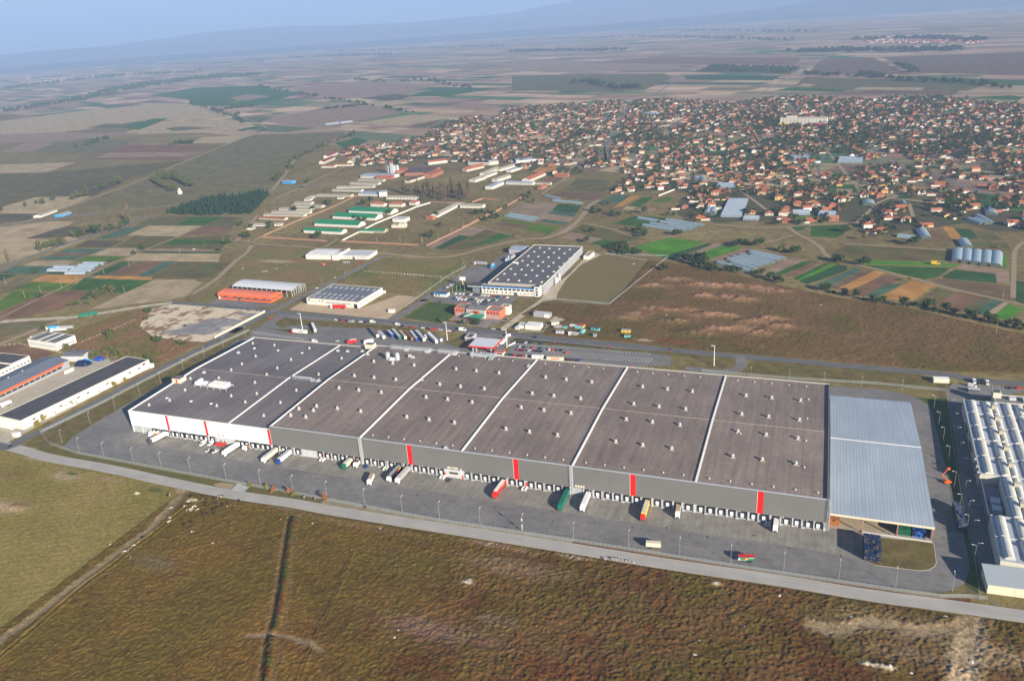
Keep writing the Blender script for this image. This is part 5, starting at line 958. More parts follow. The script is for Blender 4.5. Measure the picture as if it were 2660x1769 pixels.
# cars: list of groups
CC = ['dblue', 'black', 'white', 'red', 'silver', 'dgrey', 'blue']
rcar = random.Random(12)
def carrow(fr, pts, ang, cols, where, group):
    n = len(pts)
    for i, p in enumerate(pts):
        c = cols[i % len(cols)]; nm = {'dblue': 'dark blue', 'dgrey': 'dark grey', 'darkred': 'dark red', 'skyblue': 'bright blue'}.get(c, c)
        q = g(fr, *p); car(q, ang+rcar.uniform(-.04, .04), c, f'{nm} car, {nth(i)} from left {where}', group, wheels=False)
UP = rad(72)
carrow('m', [(265,118),(335,120),(390,125),(460,125),(630,143)], UP, ['dblue', 'black', 'silver', 'dblue', 'dblue'], 'in the back row of the marked car park', 'cars in the marked car park')
carrow('m', [(300,190),(362,195),(500,208),(617,215)], UP, ['silver', 'black', 'red', 'dblue'], 'in the second row of the marked car park', 'cars in the marked car park')
carrow('m', [(272,235),(318,243),(365,243),(438,245),(537,252),(595,258),(633,258),(755,232),(803,232),(875,242),(935,242),(1008,280)], UP, ['red', 'dblue', 'darkred', 'silver', 'black', 'dblue', 'black', 'white', 'red', 'dgrey', 'dblue', 'red'], 'in the middle row of the marked car park', 'cars in the marked car park')
carrow('m', [(100,310),(160,315),(220,318),(290,325),(345,328),(402,330),(470,337),(1000,385),(1042,390),(1085,390),(1130,395),(1165,395),(1210,395)], UP, ['dgrey', 'dblue', 'red', 'dblue', 'red', 'white', 'dblue', 'dblue', 'darkred', 'dgrey', 'brown', 'dblue', 'blue'], 'of the row half hidden by the roof edge', 'cars half hidden behind the warehouse')
carrow('F', [(525,802),(568,803),(605,806),(640,808),(680,810),(720,812),(755,815),(795,818),(822,821),(858,823),(892,827),(925,829),(955,831),(992,835),(1022,838),(1050,840)], UP, ['white', 'white', 'white', 'black', 'white', 'dblue', 'dblue', 'white', 'white', 'white', 'red', 'dgrey', 'black', 'skyblue', 'red', 'white'], 'in the row along the blue banded factory', 'cars at the blue banded factory')
carrow('F', [(535,840),(570,843),(600,848),(635,850),(660,855),(690,858),(730,855),(765,862),(800,862),(830,866),(860,868),(905,870),(940,868)], UP, ['white', 'white', 'red', 'white', 'dgrey', 'dblue', 'white', 'cream', 'white', 'dgrey', 'white', 'dblue', 'silver'], 'in the far half of the factory double row', 'cars at the blue banded factory')
carrow('F', [(515,852),(555,858),(590,861),(625,862),(665,870),(710,866),(750,878),(780,878),(815,882),(850,885),(885,882)], UP, ['blue', 'white', 'white', 'white', 'dgrey', 'green', 'white', 'white', 'black', 'dblue', 'dgrey'], 'in the near half of the factory double row', 'cars at the blue banded factory')
carrow('F', [(590,895),(625,898),(655,905),(700,905),(745,906),(790,908),(830,910)], UP, ['dblue', 'dblue', 'white', 'dblue', 'silver', 'dblue', 'dblue'], 'behind the red office building', 'cars behind the red office building')
carrow('F', [(410,745),(440,735),(455,728),(470,718),(485,712),(380,882)], UP, ['blue', 'white', 'blue', 'white', 'silver', 'dgrey'], 'beside the factory drive and its small lawn', 'cars beside the factory drive')
carrow('E', [(1465,1068),(1500,1070),(1535,1073),(1570,1077),(1605,1083),(1640,1083),(1675,1087),(1715,1087),(1760,1090)], rad(-4), ['white', 'black', 'red', 'dblue', 'silver', 'white', 'dgrey', 'white', 'dblue'], 'parked along the north road', 'cars parked along the north road')
carrow('F', [(75,1142),(190,1150),(235,1154),(285,1162),(318,1160),(368,1168),(460,1180),(505,1182)], rad(-4), ['red', 'white', 'dblue', 'red', 'red', 'silver', 'white', 'darkred'], 'of the second group parked along the north road', 'cars parked along the north road')
van(*pv('E', (1860, 1092), (1810, 1088)), 'white', 'white van at the end of the cars along the north road'); van(*pv('E', (2105, 1118), (2075, 1115)), 'white', 'white van by itself on the north road strip', s=.9)
car(*pv('E', (2115, 1130), (2155, 1132)), 'dblue', 'dark car behind the lone white van on the north road', None)
for k, (a, c) in enumerate((((905, 1160), 'silver'), ((975, 1165), 'dblue'), ((1005, 1166), 'white'))): car(g('F', *a), 0, c, ['silver', 'dark', 'white'][k]+' car on the verge below the red office building', 'cars on the verge')
for k, (a, b_, c) in enumerate((((1040, 195), (1010, 130), 'white'), ((1115, 215), (1085, 130), 'black'), ((1190, 215), (1155, 130), 'black'), ((1265, 225), (1245, 150), 'white'))):
    van(*pv('i', a, b_), c, ['white van, westernmost beside the neighbouring factory', 'black van, second in the row at the neighbouring factory', 'black van, third in the row at the neighbouring factory', 'white van, easternmost in the row at the neighbouring factory'][k], 'vans at the neighbouring factory', s=.95)
van(*pv('i', (1040, 250), (940, 230)), 'white', 'white van parked crosswise below the row of vans'); car(*pv('i', (1690, 265), (1650, 270)), 'dblue', 'dark car in the bays of the neighbouring factory', None); car(*pv('i', (1835, 275), (1800, 275)), 'red', 'red car in the bays of the neighbouring factory', None)
car(*pv('L', (1950, 350), (1998, 348)), 'white', 'white car on the path between the vegetable fields', None); car(*pv('L', (1860, 1125), (1895, 1125)), 'black', 'black car on the old asphalt of the cleared lot', None)
van(*pv('X', (1700, 908), (1660, 905)), 'yellow', 'yellow van on the field path below the village', s=1.5); car(*pv('W', (435, 788), (465, 784)), 'dblue', 'dark blue car on the sandy track', None)
car(*pv('E', (1560, 482), (1535, 480)), 'white', 'white car, left one by the low white building', None); car(*pv('E', (1600, 482), (1570, 480)), 'white', 'white car, right one by the low white building', None); car(g('E', 1415, 462), 0, 'red', 'red car near the wall of the white building', None); car(g('E', 1725, 482), 0, 'red', 'red car beside the low hedge', None)
# ================= OTHER BUILDINGS =================
metal_roof = M('pale_metal_roof', (.37,.43,.50), (.33,.39,.455), scale=.05, rough=.45, spec=.4, stripe=('X', 1.8, .3, .84), stripe2=('Y', 24.7, .006, .7), detail=8)
blotch(metal_roof, .6, .90, 1.06, (1, .04, 1)); blotch(metal_roof, .03, .93, 1.06)
wallw = M('white_wall', (.72,.70,.64), (.62,.60,.54), scale=.25, rough=.8)
wallc = M('cream_wall', (.66,.62,.50), (.54,.50,.40), scale=.25, rough=.8)
tarroof = M('tar_roof', (.095,.09,.095), (.065,.062,.068), scale=.12, detail=10, rough=.85, spec=.15)
greyroof = M('grey_blue_roof', (.17,.175,.20), (.14,.145,.17), scale=.08, rough=.7)
asb = M('fibre_cement_roof', (.40,.36,.29), (.30,.27,.21), scale=.3, rough=.9, stripe=('X', 1.1, .3, .85))
tilem = M('clay_tiles', (.46,.15,.07), (.33,.10,.05), scale=.5, rough=.85, stripe=('Y', .7, .3, .85))
tileo = M('old_clay_tiles', (.38,.13,.065), (.27,.09,.045), scale=.5, rough=.9, stripe=('Y', .7, .3, .85))
greenroof = M('green_metal_roof', (.02,.24,.10), (.015,.19,.08), scale=.15, rough=.5, stripe=('X', 1.0, .25, .8))
brickw = M('brick_wall', (.42,.19,.11), (.30,.13,.08), scale=.6, rough=.9)
poly = M('polythene_film', (.40,.47,.53), (.28,.34,.40), scale=.35, rough=.35, spec=.5, stripe=('Y', 2.0, .12, .7), detail=5)
class Bd:
    """a building in its own frame: x along its front, y going back"""
    def __init__(s, name, label, cat, A, B, group=None, z=0.0):
        s.L = math.hypot(B[0]-A[0], B[1]-A[1]); s.t = thing(name, label, cat, (A[0], A[1], z), math.atan2(B[1]-A[1], B[0]-A[0]), group)
    def box(s, name, x0, y0, z0, x1, y1, z1, mat, parent=None):
        b = MB(); b.box(x0, y0, z0, x1, y1, z1); return b.obj(name, mat, parent or s.t)
    def flat(s, x0, y0, x1, y1, h, wm, rm, par=.5, trim=None, inset=.35):
        w = s.box('wall', x0, y0, 0, x1, y1, h-.02, wm)
        s.box('roof', x0+inset, y0+inset, h-.019, x1-inset, y1-inset, h+.04, rm)
        b = MB(); i = inset-.02
        b.box(x0-.06, y0-.06, h-.018, x1+.06, y0+i, h+par); b.box(x0-.06, y1-i, h-.018, x1+.06, y1+.06, h+par); b.box(x0-.06, y0+i+.01, h-.018, x0+i, y1-i-.01, h+par); b.box(x1-i, y0+i+.01, h-.018, x1+.06, y1-i-.01, h+par)
        b.obj('parapet', trim or wm, s.t); return w
    def gab(s, x0, y0, x1, y1, h, rise, wm, rm, along='x', over=.5):
        b = MB(); b.box(x0, y0, 0, x1, y1, h)
        if along == 'x': ym = (y0+y1)/2; b.add([(x0,y0,h),(x0,ym,h+rise-.1),(x0,y1,h),(x1,y0,h),(x1,ym,h+rise-.1),(x1,y1,h)], [(0,1,2),(5,4,3)])
        else: xm = (x0+x1)/2; b.add([(x0,y0,h),(xm,y0,h+rise-.1),(x1,y0,h),(x0,y1,h),(xm,y1,h+rise-.1),(x1,y1,h)], [(2,1,0),(3,4,5)])
        w = b.obj('wall', wm, s.t); b = MB(); b.gable(x0, y0, x1, y1, h-over*rise/((y1-y0 if along == 'x' else x1-x0)/2)+.02, h+rise+.02, along, over); b.obj('roof', rm, s.t); return w
    def vaultx(s, x0, y0, x1, y1, h, rise, wm, rm, walls=True, n=8):
        """barrel roof whose axis runs along x"""
        b = MB(); pr = [(y0-.4+(y1-y0+.8)*i/n, h+rise*math.sin(math.pi*(i/n*.86+.07))-rise*math.sin(math.pi*.07)) for i in range(n+1)]; k = n+1
        V = [(x0-.3, q[0], q[1]) for q in pr]+[(x1+.3, q[0], q[1]) for q in pr]+[(x0-.3, q[0], q[1]+.2) for q in pr]+[(x1+.3, q[0], q[1]+.2) for q in pr]
        F = []
        for i in range(n): F += [(i, k+i, k+i+1, i+1), (2*k+i, 2*k+i+1, 3*k+i+1, 3*k+i), (i, i+1, 2*k+i+1, 2*k+i), (k+i, 3*k+i, 3*k+i+1, k+i+1)]
        F += [(0, 2*k, 3*k, k), (n, k+n, 3*k+n, 2*k+n)]
        b.add(V, F); r = b.obj('roof', rm, s.t)
        if walls:
            b = MB(); b.box(x0, y0, 0, x1, y1, h)
            for xx in (x0, x1):
                vs = [(xx, y0+.02, h)]+[(xx, min(max(q[0], y0), y1), q[1]-.02) for q in pr[1:-1]]+[(xx, y1-.02, h)]; b.add(vs, [tuple(range(len(vs)))])
            b.obj('wall', wm, s.t)
        return r
    def win(s, side, a0, a1, n, z0, z1, depth, mat=None, gap=.35, frame=True, name='window', at=0.0):
        """a row of n windows on side S (front) or E (right, at x=depth)"""
        mat = mat or gl_; w = (a1-a0)/n; k = ('win', round(w*(1-gap), 2), round(z1-z0, 2), mat.name, side)
        def mk():
            b = MB(); ww = w*(1-gap)
            if side == 'S': b.box(-ww/2, -.07, 0, ww/2, .02, z1-z0)
            else: b.box(-.02, -ww/2, 0, .07, ww/2, z1-z0)
            return b.mesh(name, mat)
        m = cm(k, mk)
        for i in range(n):
            c = a0+w*(i+.5); place(m, name, s.t, (c, at, z0) if side == 'S' else (depth, c, z0))
# ---- blue banded factory ----
f = Bd('factory', 'large factory with blue band on its white office front and rows of white skylights', 'factory', (142.9, 355.5), (204.1, 355.5))
f.flat(0, 0, 61.5, 153, 9.8, M('factory_silver_wall', (.33,.34,.36), (.29,.30,.32), scale=.1, stripe=('Y', 2.0, .06, .75)), M('factory_roof', (.135,.125,.125), (.11,.105,.11), scale=.05, detail=9), .7, wallc, .5)
f.box('wall', -5, -6.5, 0, 54, -.1, 7.9, wallw); f.box('roof', -4.7, -6.2, 7.91, 53.8, -.3, 8.0, tarroof); f.box('blue_band', -5.2, -6.7, 7.5, 54, -6.5, 8.35, M('blue_band', (.03,.30,.75), contrast=.1)); f.box('parapet', -5, -.55, 8.01, 54, -.15, 8.6, wallc)
f.box('stair_tower', 54.05, -7.2, 0, 59.5, .6, 10.6, wallw); f.box('tower_roof', 54.4, -6.8, 10.61, 59.1, .2, 10.7, tarroof)
f.box('glass_hall', -16.5, -4.5, 0, -5.4, 3.5, 7.0, M('glass_hall_front', (.10,.12,.14), (.22,.24,.26), scale=.5, rough=.2, spec=.6, stripe=('X', 1.4, .12, 2.2))); f.box('hall_roof', -21, -7.5, 7.01, -5.3, 5.5, 8.2, M('hall_fascia', (.36,.38,.40), contrast=.1)); f.box('roof', -20.6, -7.1, 8.21, -5.6, 5.1, 8.28, tarroof)
f.win('S', -4.2, 53.2, 12, 5.0, 6.9, 0, gap=.28, at=-6.55); f.win('S', -3.5, 14, 5, 1.8, 3.2, 0, gap=.5, at=-6.55); f.win('S', 16, 34, 4, 1.8, 3.0, 0, gap=.6, at=-6.55); f.win('S', 37, 53, 4, 1.9, 2.6, 0, gap=.5, at=-6.55)
f.win('S', 55, 58.5, 1, 7.4, 9.2, 0, gap=.4, at=-7.25); f.win('S', 55, 58.5, 1, 4.4, 6.2, 0, gap=.4, at=-7.25); f.win('S', 55, 58.5, 1, 1.0, 3.6, 0, gap=.4, at=-7.25); f.box('door', 33.2, -7.9, 0, 35.2, -6.5, 3, paint('dgrey'))
b = MB(); b.box(-1.3,-2.0,0,1.3,2.0,.5); b.gable(-1.3,-2.0,1.3,2.0,.5,.9,'y',0,.05); sk_ = b.mesh('skylight', paint('white'))
for p in [(1380,332),(1477,337),(1578,343),(1685,347),(1787,353),(1323,370),(1425,376),(1523,381),(1630,387),(1735,392),(1264,414),(1365,420),(1468,426),(1575,432),(1682,438),(1202,463),(1305,470),(1411,475),(1518,482),(1626,489),(1255,506),(1363,513),(1470,519),(1580,525),(1085,545),(1193,551),(1300,558),(1411,565),(1523,572),(1018,595),(1127,600),(1237,607),(1349,615),(1462,622),(949,650),(1058,656),(1169,663),(1284,671),(1399,679)]:
    q = g('F', *p, 10); place(sk_, 'skylight', f.t, (q[0]-142.9, q[1]-355.5, 9.84)).scale = (.8, .75, .8)
def silo_pair(p, h, parent, ox, oy):
    q = g('F', *p); b = MB(); b.tube((0,0,1.5),(0,0,h),1.2,1.2,10); b.tube((0,0,h),(0,0,h+.8),1.2,.3,10)
    for a in (-.8, .8): b.tube((a,-.8,0),(a,-.8,1.6),.1,.1,4); b.tube((a,.8,0),(a,.8,1.6),.1,.1,4)
    b.obj('dust_filter', paint('silver'), parent, (q[0]-ox, q[1]-oy, 0))
for p, h in (((1545,705),7),((1562,690),6),((1583,672),9),((1548,665),5)): silo_pair(p, h, f.t, 142.9, 355.5)
q = g('F', 1065, 470); b = MB(); b.box(-6,-4,0,4,6,4.5); b.tube((-3,0,4.5),(-3,0,7),1.3,1.3,8); b.box(1,-3,4.5,4,5,7.5); b.obj('plant_annex', paint('lgrey'), f.t, (q[0]-142.9+3, q[1]-355.5, 0))
q = g('F', 1130, 490, 9.8); b = MB(); b.tube((-3,0,1),(3,-1,1),1.0,1.3,8); b.tube((3,-1,1),(4,-3,.3),1.3,.9,8); b.obj('roof_duct', paint('white'), f.t, (q[0]-142.9, q[1]-355.5, 9.84))
for k, (y0_, l) in enumerate(((30, 16), (52, 20))): f.box('loading_shelter', -7, y0_, 0, -.2, y0_+l, 4.5, paint('lgrey'))
w = Bd('storage_shed', 'grey blue shed behind the blue banded factory', 'shed', (112.7, 500.3), (130.5, 499.2)); w.gab(0, 0, 17.8, 20, 5.2, 1.6, M('shed_wall', (.48,.50,.52), contrast=.15), metal_roof, 'x'); w.box('shutter', 2.5, -.12, 1.6, 15, -.01, 2.6, paint('darkred'))
w = Bd('annex', 'small white building at the far east corner of the blue banded factory', 'annex', (210.5, 489), (217, 488.6)); w.flat(0, 0, 6.8, 20, 4.2, wallw, M('annex_roof', (.35,.28,.2), contrast=.3), .3)
w = Bd('gatehouse', 'small white gatehouse with blue band round its flat roof', 'gatehouse', (89.8, 331.5), (105, 330.4)); w.flat(0, 0, 15.2, 7.5, 3.5, wallw, tarroof, .15, paint('skyblue')); w.box('blue_band', -.6, -.5, 3.0, 15.8, -.07, 3.7, bpy.data.materials['blue_band']); w.win('S', 1, 8, 2, 1.1, 2.6, 0)
t = thing('billboard', 'white two-sided sign board on a tall pole by the factory lawn', 'billboard', g('F', 600, 725)); b = MB(); b.tube((0,0,0),(0,0,7.5),.35,.3,8); b.obj('pole', paint('white'), t); b = MB(); b.box(-3.2,-.6,7.3,3.2,.6,11.2); b.obj('sign_board', paint('white'), t)
for i, p in enumerate(((495,795),(537,778),(577,775),(617,777))):
    q = g('F', *p); t = thing('flagpole', f'bare flagpole, {nth(i)} from left on the factory lawn', 'flagpole', q, 0, 'bare flagpoles'); b = MB(); b.tube((0,0,0),(0,0,8.5),.09,.05,5); b.obj('pole', paint('white'), t)
# ---- red office ----
w = Bd('office_building', 'red orange office building with curved grey roof and green awning', 'office', (137.6, 279.3), (186.2, 276.9))
rf_ = M('red_office_wall', (.62,.16,.09), contrast=.15, scale=.3); brr = M('brown_flat_roof', (.30,.23,.18), (.24,.19,.15), scale=.2)
w.flat(0, 0, 13.4, 15, 8.0, rf_, brr, .5); w.flat(33.8, 0, 48.6, 14, 8.0, rf_, brr, .5); w.vaultx(13.5, -1.0, 33.7, 15, 8.2, 1.9, wallw, M('curved_roof', (.15,.14,.14), (.22,.21,.2), scale=.3)); w.flat(44, 14.1, 52, 21, 8.4, wallw, brr, .3)
w.box('facade_frame', 13.6, -1.3, 0, 33.6, -1.02, 8.3, paint('lgrey')); w.box('facade_panel', 18.5, -1.5, 4.8, 28.5, -1.31, 7.4, rf_); w.box('facade_panel', 21, -1.7, 5.2, 26, -1.51, 7.2, paint('darkred')); w.win('S', 14.3, 18.2, 1, 4.8, 7.2, 0, paint('grey'), .1, at=-1.32); w.win('S', 28.8, 33, 1, 4.8, 7.2, 0, paint('grey'), .1, at=-1.32)
w.win('S', 1, 13, 4, 5.3, 6.8, 0, gap=.45, at=-.02); w.win('S', 34.5, 48, 4, 5.3, 6.8, 0, gap=.45, at=-.02); w.win('S', 1, 13, 2, .8, 3.9, 0, paint('grey'), .2, at=-.02); w.win('S', 34.5, 48, 2, .8, 3.9, 0, paint('grey'), .2, at=-.02)
b = MB(); b.add([(13,-8.5,3.0),(33.5,-8.5,3.0),(33.5,-1.4,4.6),(13,-1.4,4.6),(13,-8.5,3.2),(33.5,-8.5,3.2),(33.5,-1.4,4.8),(13,-1.4,4.8)], [(3,2,1,0),(4,5,6,7),(0,1,5,4),(1,2,6,5),(3,0,4,7)]); aw = b.obj('awning', M('awning_green', (.05,.28,.17), (.03,.2,.12), scale=.3), w.t)
b = MB(); b.add([(13.2,-8.4,3.24),(15.6,-8.4,3.24),(22.5,-1.6,4.83),(19.6,-1.6,4.83)], [(0,1,2,3)]); b.obj('awning_stripe', paint('white'), aw)
for x in (13.4, 23, 33): b = MB(); b.tube((x,-8.2,0),(x,-8.2,3),.1,.1,5); b.obj('post', paint('darkred'), w.t)
b = MB()
for k in range(3): b.box(13.5+k*7,-7.8,0,19+k*7,-7.6,.9)
b.obj('terrace_fence', paint('darkred'), w.t)
# ---- gate canopy ----
t = thing('gate_canopy', 'square gateway canopy with white roof and bright red edge on grey piers', 'canopy', (188.2, 194.2)); b = MB(); b.box(0,0,5.2,24,20.5,6.3); b.obj('roof_edge', redm, t); b = MB(); b.box(.5,.5,6.31,23.5,20,6.36); b.obj('roof', M('gate_roof', (.58,.62,.66), contrast=.1, stripe=('X', 2, .04, .8)), t)
for x, y in ((3,2),(20,2),(3,17),(20,17),(6,2)): b = MB(); b.box(x,y,0,x+.9,y+2.2,5.2); b.obj('pier', paint('grey'), t)
t = thing('gate_kiosk', 'small white kiosk with its own red edged roof under the gate canopy side', 'kiosk', (212.8, 192.5)); b = MB(); b.box(.6,.6,0,8.4,5.5,3); b.obj('wall', wallw, t); b = MB(); b.box(0,0,3,9,6.2,3.6); b.obj('roof_edge', redm, t); b = MB(); b.box(.4,.4,3.61,8.6,5.8,3.65); b.obj('roof', brr, t)
b = MB(); b.box(1.2,.5,1,7.6,.59,2.3); b.obj('window', gl_, t)
t = thing('glazed_porch', 'low grey and white glazed porch west of the gate canopy', 'porch', g('f', 1580, 215)); b = MB(); b.box(0,0,0,7,11,3.4); b.obj('wall', paint('grey'), t); b = MB(); b.box(-.3,-.3,3.4,7.3,11.3,3.8); b.obj('roof_edge', wallw, t); b = MB(); b.box(1,1,3.81,6,10,3.85); b.obj('roof', tarroof, t)
t = thing('white_bench_block', 'long white block lying on the verge beside the gate canopy', 'block', g('f', 2250, 295), rad(70)); b = MB(); b.box(0,0,0,10,1.2,1.0); b.obj('block', paint('white'), t)
# ---- open storage roof east of the warehouse ----
cn = thing('storage_canopy', 'huge open-sided storage shed with pale blue metal roof on steel columns', 'canopy', (482.0, 3.2))
b = MB(); W_, D_, h0, h1, hb = 50.9, 148.5, 9.7, 13.4, 9.7; ym = 78.5
b.add([(0,-.6,h0),(W_,-.6,h0),(W_,ym,h1),(0,ym,h1),(W_,D_,hb),(0,D_,hb)]+[(0,-.6,h0+.25),(W_,-.6,h0+.25),(W_,ym,h1+.25),(0,ym,h1+.25),(W_,D_,hb+.25),(0,D_,hb+.25)], [(3,2,1,0),(5,4,2,3),(6,7,8,9),(9,8,10,11),(0,1,7,6),(1,2,8,7),(2,4,10,8),(4,5,11,10),(3,0,6,9),(5,3,9,11)])
b.obj('roof', metal_roof, cn); b = MB(); b.box(.05,ym-.35,h1+.26,W_-.05,ym+.35,h1+.45); b.obj('ridge_cap', paint('white'), cn)
b = MB(); b.box(.2,-.75,h0-1.1,W_,-.61,h0+.2); b.obj('fascia', paint('cream'), cn)
b = MB(); 
b.box(W_-.01,-.6,h0-.4,W_+.12,ym,h0+.1); b.obj('edge_trim', M('edge_blue', (.05,.14,.34), contrast=.1), cn)
rst = M('rust_red_steel', (.38,.13,.10), (.5,.3,.25), scale=.3, rough=.7)
for x in (.4, 17, 33.8, 50.3):
    for y in (0, 24.7, 49.3, 74, 98.6, 123, 147.8):
        b = MB(); b.box(x-.3,y-.3,0,x-.1,y+.3,h0+ (h1-h0)*(1-abs(y-ym)/ym)-.05); b.box(x+.1,y-.3,0,x+.3,y+.3,h0+(h1-h0)*(1-abs(y-ym)/ym)-.05)
        for k in range(8): b.box(x-.1,y-.25,k*1.2+.3,x+.1,y+.25,k*1.2+.5)
        b.obj('column', rst, cn)
b = MB(); b.box(17.2,-.4,0,50.6,.1,1.2); b.obj('plinth', M('plinth_concrete', (.46,.45,.42), contrast=.2), cn); b = MB(); b.box(0,-.1,-.02,50.5,148,.09); b.obj('floor_slab', M('slab_concrete', (.40,.33,.22), (.33,.27,.18), scale=.2), cn)
b = MB(); b.box(50.1,3,0,50.3,146,9.2); b.obj('side_wall', clad, cn)
for x0 in (0.6, 17.4, 34.2):
    b = MB(); 
    for k in range(14): b.tube((x0+k*1.2,.2,0.1),(x0+k*1.2,.2,2.0),.04,.04,4)
    b.tube((x0,.2,2),(x0+15.8,.2,2),.05,.05,4); b.tube((x0,.2,1.1),(x0+15.8,.2,1.1),.05,.05,4); b.obj('guard_rail', paint('lgrey'), cn)
# crate stacks: every stack of crates is one thing; crates on it are its parts
def crate_mesh(c, w=1.2, d=1.0, h=.78):
    b = MB(); b.box(-w/2,-d/2,.12,w/2,d/2,h-.02); b.box(-w/2,-d/2,0,-w/2+.12,d/2,.12); b.box(w/2-.12,-d/2,0,w/2,d/2,.12); return b.mesh('crate', M('crate_paint', C_[c] if isinstance(c, str) else c, contrast=.6, scale=1.2, rough=.6, stripe=('Z', .26, .25, .6)))
CR = {}
def crates(x, y, nx, ny, nz, cols, label, dx=1.25, dy=1.05, rz=0, seed=0, group=None, name='crate_stack'):
    r = random.Random(seed); t = thing(name, label, 'crates', (x, y, .1), rz, group)
    cells = [(i, j, k) for i in range(nx) for j in range(ny) for k in range(nz)]
    cells = [c for c in cells if c[2] == nz-1 or c[0] in (0, nx-1) or c[1] in (0, ny-1)]
    for i, j, k in cells:
        if k == nz-1 and r.random() < .12: continue
        c = r.choice(cols)
        if c not in CR: CR[c] = crate_mesh(c)
        o = place(CR[c], 'crate', t, (i*dx+r.uniform(-.05, .05), j*dy+r.uniform(-.05, .05), k*.79)); 
    return t
C_['crblue'] = (.014,.03,.095); C_['crnavy'] = (.015,.035,.11); C_['crbrown'] = (.13,.10,.08); C_['crgreen'] = (.01,.13,.06); C_['crorange'] = (.45,.17,.05); C_['crpale'] = (.07,.12,.2)
for i in range(3):
    for j in range(3):
        x0, y0 = 499.8+i*2.75, -20.8+j*5.5
        crates(x0, y0, 2, 5, 7, ['crblue', 'crnavy', 'crbrown', 'crblue'], f'stack of dark blue crates, {["western", "middle", "eastern"][i]} column, {["front", "middle", "back"][j]} third of the apron block', 1.3, 1.08, seed=i*7+j, group='blue crate block on the apron')
crates(483.4, 6, 4, 4, 5, ['crorange'], 'stack of orange brown crates in the west corner under the pale blue roof', seed=3)
crates(517.0, 6, 5, 5, 5, ['crgreen'], 'stack of dark green crates under the pale blue roof', seed=4)
crates(524.0, 6, 5, 5, 5, ['crblue', (.03,.14,.6)], 'stack of bright blue crates at the east end under the pale blue roof', seed=5)
c0, c1_ = g('j', 315, 575), g('j', 380, 830)
for k in range(4):
    u = (k+.0)/4; crates(c0[0]+(c1_[0]-c0[0])*u, c0[1]+(c1_[1]-c0[1])*u-5, 3, 5, 6, ['crnavy', 'crpale', 'crbrown'], f'kerbside stack of blue and grey crates, {nth(k)} from the back', 1.25, 1.06, seed=20+k, group='kerbside crate stacks', rz=rad(3))
# orange lifting platform
q = g('j', 250, 310); t = thing('lifting_platform', 'orange mobile lifting platform parked on the kerb', 'platform', q, rad(20)); b = MB(); b.box(-2,-1,.3,2,1,1.4); b.box(-1,-.6,1.4,1,.6,2); b.obj('chassis', paint('orange'), t)
b = MB(); b.tube((0,0,1.9),(-3,1,5),.25,.2,6); b.tube((-3,1,5),(1,3,8),.2,.16,6); b.obj('boom', paint('orange'), t); b = MB(); b.box(.5,2.5,7.4,2,3.6,8.5); b.obj('basket', paint('orange'), t)
for a in (-1.4, 1.4): place(cm('tw', lambda: wheelmesh(.5, .32)), 'wheel', t, (a, -1.0, 0)); place(cm('tw', None), 'wheel', t, (a, 1.0, 0))
# ---- neighbouring vaulted factory ----
A0 = (559.6, -16.8); B0 = (567.0, 167.5); ax = math.atan2(B0[1]-A0[1], B0[0]-A0[0])-math.pi/2
nf = thing('vaulted_factory', 'neighbouring factory with rows of white barrel vaults on its roof', 'factory', A0, ax)
fw = M('factory_panel_wall', (.60,.58,.47), (.52,.50,.40), scale=.2); vaultm = M('vault_roof', (.68,.67,.60), (.54,.53,.46), scale=.25, rough=.5, stripe=('Y', 1.6, .35, .88)); flatm = M('vault_gutter_roof', (.40,.43,.50), (.34,.37,.43), scale=.2)
HF = 8.6; LN = 184.5
for (x0, y0, x1, y1) in ((0, 0, 9.2, 41), (-.6, 83, 9.2, LN), (9.2, 0, 110, LN)):
    b = MB(); b.box(x0, y0, 0, x1, y1, HF); b.obj('wall', fw, nf); b = MB(); b.box(x0+.5, y0+.5, HF, x1-(.5 if x1 > 50 else 0), y1-.5, HF+.05); b.obj('roof', flatm, nf)
b = MB(); b.box(0, 41.05, 0, .3, 82.9, 6.2); b.box(.3,41.05,0,9.15,82.95,3.0); b.obj('recess_wall', M('recess_grey', (.2,.22,.26), contrast=.2), nf)
for k in range(2): b = MB(); b.box(3,52+k*8,3.05,7.5,57+k*8,5.3); b.obj('cooling_unit', paint('lgrey'), nf)
for (xa, rows) in ((2.0, ((2, 20), (21, 39.5), (84.5, 104), (105, 124), (126.5, 144), (145, 163), (164, 182))), (10.6, None), (15.4, None), (22.4, None), (29.2, None), (34.0, None), (41, None), (48, None), (53, None), (60, None), (67, None), (74, None)):
    for (y0, y1) in rows or ((2, 20), (21, 39.5), (41, 60), (61, 82), (84.5, 104), (105, 124), (126.5, 144), (145, 163), (164, 182)):
        b = MB(); wv = 4.6 if xa != 15.4 and xa != 34.0 and xa != 53 else 3.6; b.vault(xa, xa+wv, y0, y1-.2, HF+.06, 1.5, 8); b.obj('barrel_vault', vaultm, nf)
for y in (20.5, 40.3, 60.5, 83.2, 104.5, 125.3, 144.5, 163.5):
    b = MB(); b.box(0 if y < 41 or y > 83 else 9.4, y-.15, HF+.06, 80, y+.15, HF+.5); b.obj('roof_kerb', paint('lgrey'), nf)
for x in (15.6, 34.2, 53.2):
    for y in (12, 32, 52, 73, 95, 115, 136, 155, 172):
        b = MB(); b.box(-.9,-1.1,0,2.3,1.1,3.4); b.obj('roof_vent', M('chimney_vent', (.50,.46,.36), contrast=.3) if (x, y) == (15.6, 12) else bpy.data.materials['chimney_vent'], nf, (x, y, HF+.06))
b = MB(); b.box(6.5, -.12, 2.6, 60, -.01, 4.2); wnd = b.obj('window', glass('strip_glass', (.05,.09,.14)), nf)
